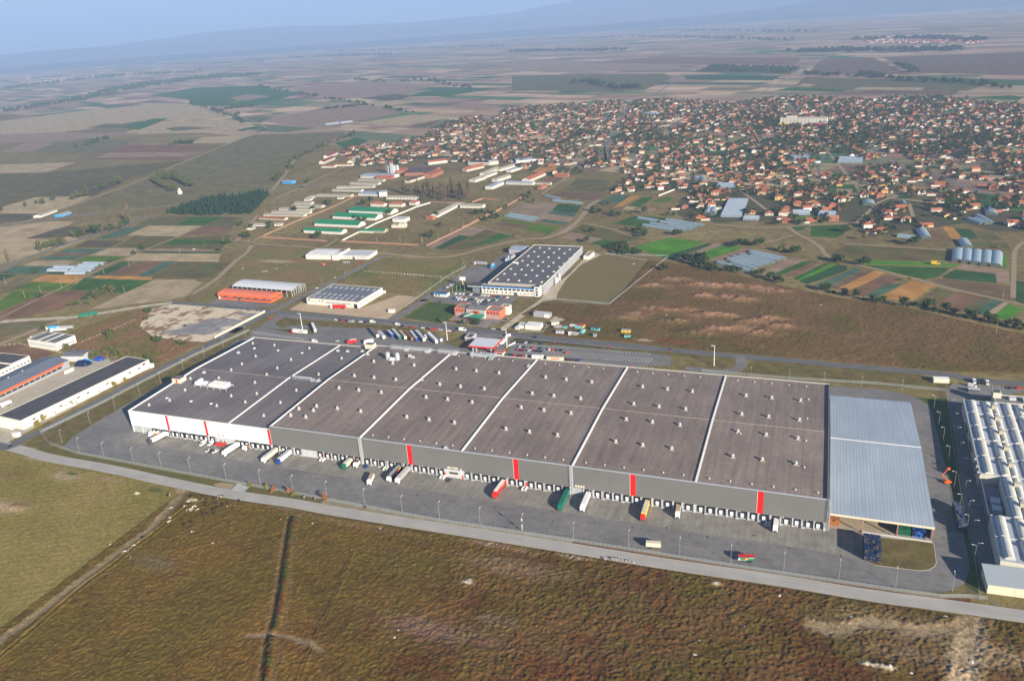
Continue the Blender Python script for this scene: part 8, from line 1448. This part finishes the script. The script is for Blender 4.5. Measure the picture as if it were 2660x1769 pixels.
for kind, pts in (('black', [(1228,378),(1310,378),(1335,395),(1378,392),(1387,420),(1328,420),(1325,440),(1375,462),(1400,447),(1308,487),(1338,490),(1380,487),(1432,430),(1545,405),(1230,543),(1185,562),(920,642),(1085,370),(1465,418)]), ('pied', [(1210,408),(1405,388),(1190,440),(1205,468),(1230,470),(1240,605),(865,693),(830,728),(805,732),(843,772),(1275,462),(1425,380),(1105,452),(1465,442)]), ('white', [(1215,410),(1250,443),(1230,460),(1262,440),(1097,515),(1090,540),(1243,455)]), ('brown', [(1437,378),(1812,525)])):
    for p in pts:
        q = g('1', *p); t = thing('cow', f'{dict(black="black", pied="black and white", white="cream white", brown="reddish brown")[kind]} cow grazing below the front road, {nth(i)} of the herd', 'cow', (q[0], q[1], .12), rc.uniform(0, 6.28), 'herd of cows'); i += 1; t.scale = (.95, .95, .95); place(cowm[kind], 'body', t); place(EAR, 'ears', t, (1.5, 0, 1.0))
for kind, p in (('white', (650,1022)), ('pied', (815,1055)), ('black', (1585,1172))):
    q = g('b', *p); t = thing('cow', {'white': 'cream cow lying outside the front fence', 'pied': 'black and white cow outside the front fence', 'black': 'black cow by the foot of the front fence'}[kind], 'cow', (q[0], q[1], .1), rc.uniform(0, 6), 'herd of cows'); place(cowm[kind], 'body', t); place(EAR, 'ears', t, (1.5, 0, 1.0))
# person in a yellow vest beside the lorry in the yard
def person():
    P = [(0,0,.95),(0,0,1.2),(0,0,1.45),(0,0,1.56),(0,0,1.7),(0,.1,.9),(0.03,.12,.5),(0,.12,.06),(.14,.12,.03),(0,-.1,.9),(.05,-.12,.5),(0,-.12,.06),(.14,-.12,.03),(0,.2,1.42),(.02,.26,1.15),(.12,.24,.92),(0,-.2,1.42),(.02,-.26,1.15),(.12,-.24,.92)]
    E_ = [(0,1),(1,2),(2,3),(3,4),(0,5),(5,6),(6,7),(7,8),(0,9),(9,10),(10,11),(11,12),(2,13),(13,14),(14,15),(2,16),(16,17),(17,18)]; Rr = [.16,.15,.17,.07,.12,.1,.07,.05,.04,.1,.07,.05,.04,.07,.05,.04,.07,.05,.04]
    me = bpy.data.meshes.new('p'); me.from_pydata(P, E_, []); o = bpy.data.objects.new('tmp', me); COL.objects.link(o); o.modifiers.new('s', 'SKIN')
    for k, r in enumerate(Rr): me.skin_vertices[0].data[k].radius = (r, r)
    o.modifiers.new('u', 'SUBSURF').levels = 1; out = bpy.data.meshes.new_from_object(o.evaluated_get(bpy.context.evaluated_depsgraph_get())); bpy.data.objects.remove(o); out.materials.append(paint('dblue', .9)); return out
q = g('b', 1725, 785); t = thing('person', 'person in a yellow safety vest standing by the lone lorry in the yard', 'person', (q[0], q[1], .05), 1.0); place(person(), 'body', t); b = MB(); b.tube((0,0,.85),(0,0,1.5),.24,.27,8); b.obj('safety_vest', paint('yellow', .8), t)
# ---- rocks, concrete pipes, hydrants ----
def rockmesh(sd, flat=.5):
    r = random.Random(sd); b = MB(); n = 7; V = [(0,0,flat*r.uniform(.8, 1.1))]; F = []
    for k, (h, q) in enumerate(((flat*.75, .6), (flat*.2, 1.0), (-.1, 1.05))): V += [(math.cos(6.283*i/n)*q*r.uniform(.75, 1.2), math.sin(6.283*i/n)*q*r.uniform(.75, 1.2), h*r.uniform(.8, 1.2)) for i in range(n)]
    F = [(0, 1+i, 1+(i+1) % n) for i in range(n)]+[(1+k*n+i, 1+(k+1)*n+i, 1+(k+1)*n+(i+1) % n, 1+k*n+(i+1) % n) for k in range(2) for i in range(n)]; b.add(V, F); return b.mesh('rock', M('rock_stone', (.58,.53,.44), (.42,.37,.29), scale=1.5, rough=.9) if sd == 0 else bpy.data.materials['rock_stone'])
RKS = [rockmesh(k) for k in range(4)]; i = 0
for fr, pts, s in (('1', [(1093,360),(710,680),(1372,673),(2017,545),(2050,565),(2105,557),(1575,455),(1515,435)], 1.1), ('2', [(420,615),(430,650),(975,707),(1567,805),(2248,908),(342,578),(432,1175),(432,1198),(458,1235),(435,1280),(505,1195),(708,1000),(1785,1218),(882,945),(905,925),(920,915),(940,905)], 1.0), ('3', [(112,908),(780,1010),(455,993),(1507,1122),(1853,1147),(268,1305),(237,1392),(560,1212),(1247,1150),(2020,1435),(1350,1440),(1375,1460),(1445,1475),(1480,1480),(1510,1495),(1630,1510),(1900,1500),(1880,1520)], 1.1), ('G', [(70,935),(535,970),(880,1000),(515,1015),(525,1220),(1490,1010),(1500,1020),(1530,1015),(1470,1015),(290,765),(530,690),(510,700),(2080,915),(1495,1340),(1810,835),(1160,1020),(340,825),(180,495)], 1.4), ('E', [(720,575),(745,570),(760,575),(850,545),(870,543),(1405,620),(1265,740),(515,543),(1450,635)], 1.6)):
    for p in pts:
        q = g(fr, *p); o = place(RKS[i % 4], 'rock', None, (q[0], q[1], .15), rc.uniform(0, 6)); k = s*rc.uniform(.6, 1.2); o.scale = (k, k*.8, k*.7)
        tag(o, f'pale loose rock or rubble lump on the rough ground, {nth(i)} of the scattered lumps', 'rock', 'scattered rocks'); i += 1
b = MB(); b.tube((0,-.6,.6),(0,.6,.6),.6,.6,10); CP = b.mesh('concrete_ring', M('concrete_ring_grey', (.35,.34,.32), contrast=.3))
for k, p in enumerate([(1790,778),(1838,778),(1858,780),(1880,782),(1903,787),(1927,793),(1948,795),(1970,800)]): q = g('2', *p); tag(place(CP, 'concrete_ring', None, (q[0], q[1], .1), 1.3+rc.uniform(-.2, .2)), f'dark grey concrete ring beside the front road, {nth(k)} from left', 'concrete ring', 'concrete rings beside the road')
b = MB(); b.tube((0,0,0),(0,0,.9),.35,.3,8); b.tube((0,0,.9),(0,0,1.1),.4,.1,8); b.tube((-.5,0,.6),(.5,0,.6),.15,.15,6); HY = b.mesh('hydrant', paint('red'))
for k, (fr, p) in enumerate((('E',(800,1055)),('E',(873,1063)),('E',(1405,1115)),('E',(1835,1147)),('F',(245,1197)),('F',(1095,1312)),('F',(1530,1300)),('F',(2095,1343)),('G',(565,1393)),('G',(940,1507)),('G',(155,1540)))): q = g(fr, *p); o = tag(place(HY, 'fire_hydrant', None, (q[0], q[1], .08)), f'red fire hydrant on the grass by the north road, {nth(k)} from left', 'hydrant', 'red hydrants by the north road'); o.scale = (1.4, 1.4, 1.2)
# ================= GREENHOUSES =================
filmG = M('greenhouse_film', (.36,.44,.47), (.22,.30,.33), scale=.5, rough=.3, spec=.5, stripe=('Y', 2.1, .14, .6), detail=4)
gi = [0]
def tunnel(a, b_, w, h, label, group=None, film=None):
    L_ = math.hypot(b_[0]-a[0], b_[1]-a[1]); t = thing('greenhouse', label, 'greenhouse', (a[0], a[1], .05), math.atan2(b_[1]-a[1], b_[0]-a[0])-math.pi/2, group)
    b = MB(); b.vault(-w/2, w/2, 0, L_, 0, h, 8, closed=False); b.obj('cover', film or filmG, t)
    for y in (0.0, L_):
        b = MB(); b.vault(-w/2+.05, w/2-.05, y-.04, y+.04, 0, h-.05, 8); b.obj('end_wall', M('end_dark', (.10,.12,.10), contrast=.4) if 'end_dark' not in bpy.data.materials else bpy.data.materials['end_dark'], t)
    return t
for i, (a, b_) in enumerate((((1045,485),(1370,572)),((1185,482),(1425,550)),((1150,448),(1490,522)),((1205,428),(1545,503)),((1270,410),(1605,490)),((1385,405),(1665,465)),((1375,375),(1720,448)))): tunnel(g('G', *a), g('G', *b_), 8.2, 3.0, f'pale arched greenhouse tunnel, {nth(i)} from the front in the cluster above the brown waste ground', 'tunnels above the waste ground')
for i, x in enumerate((1845, 1915, 1988, 2065, 2140)): tunnel(g('X', x, 890+i*9), g('X', x+10, 800+i*6), 11.5, 4.2, f'pale arched tunnel, {nth(i)} from left of the five side by side at the village edge', 'five tunnels at the village edge')
for k, (fr, a, b_, w, h, l) in enumerate((('X',(1925,780),(1890,725),12,4,'single tunnel greenhouse above the five in a row'), ('X',(1610,710),(1570,645),12,4,'tunnel greenhouse beside the village garden'), ('X',(1395,690),(1530,705),12,3.5,'long low greenhouse lying crosswise at the village edge'), ('X',(1935,560),(2040,598),9,3,'tunnel greenhouse behind the hedge at right, front one'), ('X',(1985,560),(2080,600),9,3,'tunnel greenhouse behind the hedge at right, middle one'), ('X',(2000,535),(2110,595),9,3,'tunnel greenhouse behind the hedge at right, back one'), ('X',(2110,530),(2100,480),14,4,'broad tunnel greenhouse deep in the gardens at right'),
     ('X',(1170,455),(1165,425),16,4,'short broad tunnel in the middle of the village'), ('X',(1440,460),(1425,435),10,4,'small tunnel in the middle of the village'), ('W',(1545,632),(1715,660),7,3,'small tunnel left of the long village tunnels'), ('W',(1590,695),(1860,742),7,3,'long tunnel below the red shed, nearest'), ('W',(1650,680),(1960,742),7,3,'long tunnel below the red shed, second'), ('W',(1810,695),(2010,735),7,3,'long tunnel below the red shed, third'), ('W',(1740,665),(2050,715),7,3,'long tunnel below the red shed, fourth'), ('W',(1790,648),(2115,700),7,3,'long tunnel below the red shed, farthest'),
     ('W',(385,615),(640,658),7,3,'pale tunnel on the pink plot, nearer'), ('W',(420,600),(675,638),7,3,'pale tunnel on the pink plot, farther'), ('W',(735,440),(855,468),7,3,'chain of small tunnels by the lane, left'), ('W',(800,480),(920,495),7,3,'chain of small tunnels by the lane, middle'), ('W',(920,490),(1060,508),7,3,'chain of small tunnels by the lane, right'), ('W',(2055,300),(2040,275),10,4,'short tunnel near the brick wall in the village, left'), ('W',(2125,325),(2100,280),10,4,'short tunnel near the brick wall in the village, right'), ('W',(2140,600),(2160,545),9,4,'tunnel by the big glasshouse, left'), ('W',(2190,605),(2205,550),9,4,'tunnel by the big glasshouse, right'),
     ('L',(500,560),(715,562),9,3,'silver tunnel among the vegetable fields, front left'), ('L',(560,532),(780,532),9,3,'silver tunnel among the vegetable fields, back left'), ('L',(680,590),(890,590),9,3,'silver tunnel among the vegetable fields, front right'), ('L',(730,562),(950,565),9,3,'silver tunnel among the vegetable fields, second right'), ('L',(780,540),(980,540),9,3,'silver tunnel among the vegetable fields, third right'), ('L',(805,515),(1015,515),9,3,'silver tunnel among the vegetable fields, fourth right'), ('L',(860,492),(1075,495),9,3,'silver tunnel among the vegetable fields, farthest'))): tunnel(g(fr, *a), g(fr, *b_), w, h, l, 'scattered tunnels', poly if fr == 'L' else None)
def glasshouse(fr, a, b_, d, n, label):
    A_, B_ = g(fr, *a), g(fr, *b_); w = Bd('glasshouse', label, 'glasshouse', A_, B_); s = d/n
    for k in range(n): b = MB(); b.box(0, k*s+.05, 0, w.L, (k+1)*s-.05, 2.6); b.gable(0, k*s+.1, w.L, (k+1)*s-.1, 2.6, 4.0, 'x', 0, .05); b.obj('bay', poly, w.t)
glasshouse('X', (35,545), (195,548), 110, 12, 'big block of ribbed glasshouses at the village edge'); glasshouse('X', (205,568), (320,572), 16, 3, 'low glasshouse beside the big block'); glasshouse('X', (780,540), (905,545), 24, 3, 'pale glasshouse behind the village front row'); glasshouse('X', (590,530), (720,530), 22, 3, 'grey glasshouse by the two storey orange house'); glasshouse('X', (930,130), (1115,132), 55, 5, 'wide pale glasshouse deep in the village'); glasshouse('X', (540,110), (700,112), 70, 6, 'ribbed glasshouse below the white hall in the village'); glasshouse('X', (0,320), (145,322), 30, 3, 'flat pale glasshouse at left of the village front'); glasshouse('T', (600,530), (655,530), 40, 2, 'small pale glasshouse in the upper village')
# ================= VILLAGE =================
rv2 = random.Random(77)
streets = [gl('T', [(433,748),(430,680),(455,625),(490,565),(525,515),(545,475),(590,460),(700,410),(790,340)]), gl('X', [(775,240),(790,160),(825,75)]), gl('X', [(1180,0),(1220,40),(1350,110),(1500,175),(1640,210),(1800,260),(1950,330),(2120,368)]), gl('T', [(1040,480),(1120,440),(1230,385),(1350,320),(1500,235)]), gl('X', [(180,340),(290,415),(400,500)]), gl('X', [(420,270),(180,340)]), gl('X', [(1440,305),(1700,325),(2000,355)]), gl('X', [(1060,600),(1150,520),(1250,430),(1400,380)]), gl('X', [(1800,110),(1890,190)]), gl('T', [(700,640),(715,600),(740,560)]), gl('T', [(120,590),(200,530),(230,515)]), gl('W', [(1240,0),(1265,140)]), gl('X', [(1480,440),(1520,560),(1600,600)])]
for k, p in enumerate(streets): ribbon('street', p, 7 if k in (0, 2, 3) else 5, asph if k in (0, 1, 2) else dirt, .11)
for k in range(0, 9, 3):
    a_ = [(185, 790), (60, 900), (-60, 1060)][k % 3]; sx = -300+k*170; ribbon('street', [(sx-.17*(800+60*k), 790+55*(k % 4)), (sx-.17*2200, 2250)], 6, dirt, .1); streets.append([(sx-.17*(800+60*k), 790+55*(k % 4)), (sx-.17*2200, 2250)])
vpoly = gl('T', [(-120,570),(-60,520),(0,500),(120,490),(300,480),(480,470),(560,465),(640,460),(900,470),(1000,485),(1100,470),(1250,450),(1350,445),(1500,460),(1900,450),(2358,490),(2460,500)])+gl('X', [(2500,480),(2500,640),(2330,660),(2120,650),(1900,590),(1700,620),(1500,640),(1300,680),(1180,690),(1080,650),(1100,590),(950,575),(700,575),(560,590),(420,575),(220,575),(20,590)])+gl('W', [(2170,660),(1960,640),(1880,590),(1900,480),(2000,400),(1860,380),(1560,395),(1280,410),(1320,360),(1480,290),(1400,210),(1200,190),(1060,190),(960,250),(800,265),(640,250),(450,150),(0,140),(-300,120)])+gl('V', [(1700,110),(1450,165),(1200,175),(1090,130),(950,60),(1100,-20)])+gl('U', [(1700,690),(1830,640),(2000,590),(2200,540)])
ua = math.atan2(.17, .985); cu_, su_ = math.cos(ua), math.sin(ua)
xs = [p[0] for p in vpoly]; ys = [p[1] for p in vpoly]; lots = []
vv = -1400
while vv < 2600:
    uu = 500+rv2.uniform(0, 10)
    while uu < 2600:
        x = vv*cu_-uu*su_+rv2.uniform(-4, 4); y = vv*su_+uu*cu_+rv2.uniform(-5, 5); lots.append((x+rv2.gauss(0, 5), y+rv2.gauss(0, 6))); uu += rv2.uniform(22, 38)
    vv += rv2.uniform(20, 27)
la = np.array(lots); ins = inside(la[:, 0], la[:, 1], vpoly); la = la[ins]
sd = np.min([pathdist(la[:, 0], la[:, 1], p) for p in streets], axis=0); la = la[sd > 11]
occ = [(o.matrix_basis.translation.x, o.matrix_basis.translation.y) for o in COL.objects if o.parent is None and o.get('category') in ('greenhouse', 'glasshouse', 'building', 'school')]
oa = np.array(occ); dmin = np.min(np.hypot(la[:, None, 0]-oa[None, :, 0]-(12), la[:, None, 1]-oa[None, :, 1]-8), axis=1); la = la[dmin > 24]
big = (la[:, 0] > g('X', 20, 560)[0]) & (la[:, 0] < g('X', 215, 560)[0]) & (la[:, 1] < g('X', 100, 380)[1]); la = la[~big]
sg = g('T', 1340, 560); la = la[~((np.abs(la[:, 0]-sg[0]) < 75) & (np.abs(la[:, 1]-sg[1]) < 40))]
WC = {'white': wallw, 'cream': wallc, 'brick': brickw, 'peach': M('peach_render', (.62,.42,.28), contrast=.2), 'ochre': M('ochre_render', (.60,.42,.14), contrast=.2)}
RC = {'orange': tilem, 'faded red': tileo, 'pale red': M('pale_tiles', (.45,.20,.12), (.34,.14,.09), scale=.4, rough=.9, stripe=('Y', .7, .3, .85))}
def house_geo(w, d, h, hip):
    b = MB(); b.box(-w/2, -d/2, 0, w/2, d/2, h); r = MB()
    if hip: r.hip(-w/2, -d/2, w/2, d/2, h, 2.6, .8)
    else:
        b.add([(-w/2,-d/2,h),(-w/2,0,h+2.3),(-w/2,d/2,h),(w/2,-d/2,h),(w/2,0,h+2.3),(w/2,d/2,h)], [(0,1,2),(5,4,3)]); r.gable(-w/2, -d/2, w/2, d/2, h-.2, h+2.4, 'x', .5, .14)
    return b, r
HV = []
for (w, d, h, hip) in ((11.5,10,4.6,True),(13,10,2.8,True),(10.5,9.5,5.2,True),(15,8,2.6,False),(11.5,9,4.4,False),(10,10,2.8,True)): HV.append((w, d, h, hip)+house_geo(w, d, h, hip))
wb = MB(); wb.box(-.55,-.05,0,.55,.03,1.2); WB = wb.mesh('window', gl_); ch = MB(); ch.box(-.35,-.35,0,.35,.35,1.7); CHM = ch.mesh('chimney', brickw)
dist = np.hypot(la[:, 0]-CAM[0], la[:, 1]-CAM[1]); la = la[np.argsort(dist)]
def cached(kind, i, mat):
    k = (kind, i, mat.name)
    if k not in VM_: VM_[k] = HV[i][4 if kind == 'wall' else 5].mesh(kind, mat)
    return VM_[k]
vn_ = vnoise(la[:, 0]+3000, la[:, 1]+3000, 130, 91)*.6+vnoise(la[:, 0]+3000, la[:, 1]+3000, 55, 92)*.4; hs = []
for n_, (x, y) in enumerate(la):
    if rv2.random() < (.13 if vn_[n_] < .60 or y < 950 else .5): continue
    hs.append((float(x), float(y), rv2.randrange(6), ua+rv2.choice([0, 1, 0, 2])*math.pi/2+rv2.uniform(-.12, .12), rv2.choice(['white', 'cream', 'cream', 'brick', 'peach', 'white', 'ochre']), rv2.choice(['orange', 'orange', 'faded red', 'pale red']), rv2.uniform(.85, 1.12)))
near = hs[:300]; far_ = hs[300:]
near_s = sorted(near, key=lambda h: pix(h[0], h[1])[1], reverse=True); bands = [sorted(near_s[i:i+20], key=lambda h: pix(h[0], h[1])[0]) for i in range(0, 300, 20)]
for bi, bd in enumerate(bands):
    for k, (x, y, v, a, wc, rc_, s) in enumerate(bd):
        hv = HV[v]; t = thing('village_house', f'{"tall" if hv[2] > 4 else "low"} {wc} house with {rc_} roof, {nth(k)} from left in the {nth(bi)} village row', 'house', (x, y, .06), a, 'village houses'); t.scale = (s, s, 1)
        W_ = place(cached('wall', v, WC[wc]), 'wall', t); rf = place(cached('roof', v, RC[rc_]), 'roof', t)
        if bi < 9: place(CHM, 'chimney', rf, (hv[0]*.2, hv[1]*.12, hv[2]+1.0))
        if bi < 7:
            for z in ((.9, 3.0) if hv[2] > 4 else (1.0,)):
                for q in (-.28, .28):
                    place(WB, 'window', t, (q*hv[0], -hv[1]/2, z)); 
                if bi < 4: place(WB, 'window', t, (hv[0]/2, 0, z), math.pi/2)
# everything farther: one mass of houses
MATS = [WC['white'], WC['cream'], WC['brick'], WC['peach'], RC['orange'], RC['faded red'], asb, metal_roof]; Vs = []; Fs = []; Ms = []; o_ = 0
def mass(geo, x, y, a, s, m, z=.05):
    global o_
    V = np.array(geo.v, np.float32)*np.array([s, s, 1.0], np.float32); c, s_ = math.cos(a), math.sin(a); V = np.stack([V[:, 0]*c-V[:, 1]*s_+x, V[:, 0]*s_+V[:, 1]*c+y, V[:, 2]+z], 1)
    Vs.append(V); Fs.extend([tuple(i+o_ for i in f) for f in geo.f]); Ms.extend([m]*len(geo.f)); o_ += len(V)
for (x, y, v, a, wc, rc_, s) in far_:
    mass(HV[v][4], x, y, a, s, {'white': 0, 'cream': 1, 'brick': 2, 'peach': 3, 'ochre': 3}[wc]); mass(HV[v][5], x, y, a, s, 4 if rc_ == 'orange' else 5)
sheds = [(x+rv2.uniform(7, 12)*rv2.choice([-1, 1]), y+rv2.uniform(8, 15)*rv2.choice([-1, 1]), a) for (x, y, v, a, wc, rc_, s) in hs if rv2.random() < .8]
shg = [MB(), MB()]; shg[0].box(-6,-2,0,6,2,2.3); shg[1].gable(-6,-2,6,2,2.3,3.4,'x',.3,.12)
for x, y, a in sheds[150:]: mass(shg[0], x, y, a, 1, rv2.choice([0, 1, 2])); mass(shg[1], x, y, a, 1, rv2.choice([4, 5, 5, 6, 7]))
me = bpy.data.meshes.new('village_houses'); me.from_pydata(np.concatenate(Vs).tolist(), [], Fs); [me.materials.append(m) for m in MATS]; me.polygons.foreach_set('material_index', Ms); me.update()
tag(place(me, 'village_houses'), 'mass of small red roofed houses filling the far part of the village', 'houses', None, 'stuff')
SH = {}
for i, (x, y, a) in enumerate(sheds[:150]):
    wm = rv2.choice([wallw, wallc, brickw]); rm = rv2.choice([tilem, tileo, tileo, asb]); t = thing('outbuilding', f'long low garden outbuilding between the village houses, {nth(i)} counting back from the fields', 'outbuilding', (x, y, .05), a, 'village outbuildings')
    for nm, gg, m in (('wall', shg[0], wm), ('roof', shg[1], rm)):
        if (nm, m.name) not in SH: SH[(nm, m.name)] = gg.mesh(nm, m)
        place(SH[(nm, m.name)], nm, t)
# village ground: gardens and yards as small coloured plots
gv = []; gf = []; gc = []
for x, y, v, a, *_ in hs:
    for _k in range(2):
        if rv2.random() < .25: continue
        px, py = x+rv2.uniform(-14, 14), y+rv2.uniform(-18, 18); w, d = rv2.uniform(6, 12), rv2.uniform(7, 15); c = rv2.choice([(.05,.09,.02), (.07,.10,.03), (.13,.10,.06), (.20,.15,.10), (.04,.07,.02), (.26,.22,.16), (.05,.10,.03)]); n = len(gv); c_, s_ = math.cos(ua), math.sin(ua)
        for (p, q) in ((-w,-d),(w,-d),(w,d),(-w,d)): gv.append((px+(p*c_-q*s_)/2, py+(p*s_+q*c_)/2, .045+.012*(n/4 % 3))); gc.append(c)
        gf.append((n, n+1, n+2, n+3))
tag(place(np_mesh('garden_ground', gv, gf, farm, np.array(gc)), 'garden_ground'), None, None, None, 'structure')
vg_ = M('village_soil', (.075,.085,.035), (.11,.09,.055), scale=.03, detail=9, rough=.95, spec=.05); bb = MB(); bb.add([(p[0], p[1], .038) for p in vpoly], [tuple(range(len(vpoly)))])
vs_ = bb.obj('village_ground', vg_); tag(vs_, None, None, None, 'structure')
# trees in the village: nearest ones singly, the rest as one mass
ta = []
for x, y, *_ in hs:
    for _k in range(rv2.choice([3, 4, 5, 6])): ta.append((x+rv2.uniform(-17, 17), y+rv2.uniform(-20, 20)))
cl = [g('T', *p) for p in ((1220,560),(1230,590),(1500,590),(1440,640),(1560,640),(1600,660),(1780,600),(600,640),(640,630),(1200,660),(1700,520),(2000,700),(2100,640),(1900,460),(340,620),(2200,640),(1500,700),(1150,560))]
for c in cl: ta += [(c[0]+rv2.gauss(0, 32), c[1]+rv2.gauss(0, 38)) for _ in range(55)]
ta = np.array(ta); ta = ta[np.argsort(np.hypot(ta[:, 0]-CAM[0], ta[:, 1]-CAM[1]))]; sd = np.min([pathdist(ta[:, 0], ta[:, 1], p) for p in streets], axis=0); ta = ta[sd > 5]
for i, (x, y) in enumerate(ta[:150]): tree(float(x), float(y), rv2.choice(['dark', 'tree', 'tree', 'dark', 'olive', 'bush']), rv2.uniform(.75, 1.25), f'garden tree between the village houses, {nth(i)} counting back from the fields', 'garden trees of the village')
for kk, ks, lab in ((0, ('dark', 'tree'), 'dark garden trees filling the village between the houses'), (1, ('olive', 'yellow'), 'lighter olive and yellow garden trees in the village')):
    VV = []; FF = []; o = 0; sel = ta[150:][kk::2] if kk else ta[150:]
    if kk: sel = sel[::3]
    for i, (x, y) in enumerate(sel):
        V, F = treeproto(ks[i % 2])[i % 3][2]; nq = 85; V = V[:nq*4]*np.array([1.05, 1.05, 1.0], np.float32); sc = rv2.uniform(.65, 1.35); VV.append(V*np.array([sc, sc, sc*rv2.uniform(.8, 1.5)], np.float32)+np.array([x+(8 if kk else 0), y, 0], np.float32)); FF.append(F[:nq]+o); o += nq*4
    tag(place(np_mesh('village_trees', np.concatenate(VV), np.concatenate(FF), leafB if kk else leafDK), 'village_trees'), lab, 'trees', None, 'stuff')
# far village in the haze and the pale smoke column are tiny: one mass of roofs
Vs.clear(); Fs.clear(); Ms.clear(); o_ = 0
for k in range(330):
    q = g('T', rv2.uniform(1620, 2160), rv2.uniform(178, 200)); mass(HV[k % 6][4], q[0], q[1], rv2.uniform(0, 3), 1.5, rv2.randrange(3)); mass(HV[k % 6][5], q[0], q[1], rv2.uniform(0, 3), 1.5, 4)
for k in range(90):
    q = g('U', *rv2.choice([(rv2.uniform(380, 620), rv2.uniform(325, 350)), (rv2.uniform(1200, 1700), rv2.uniform(262, 275)), (rv2.uniform(100, 300), rv2.uniform(355, 385))])); mass(HV[k % 6][4], q[0], q[1], rv2.uniform(0, 3), 1.8, rv2.randrange(3)); mass(HV[k % 6][5], q[0], q[1], rv2.uniform(0, 3), 1.8, 4)
me = bpy.data.meshes.new('far_village'); me.from_pydata(np.concatenate(Vs).tolist(), [], Fs); [me.materials.append(m) for m in MATS]; me.polygons.foreach_set('material_index', Ms); me.update()
tag(place(me, 'far_village'), 'tiny far villages fading into the haze', 'houses', None, 'stuff')
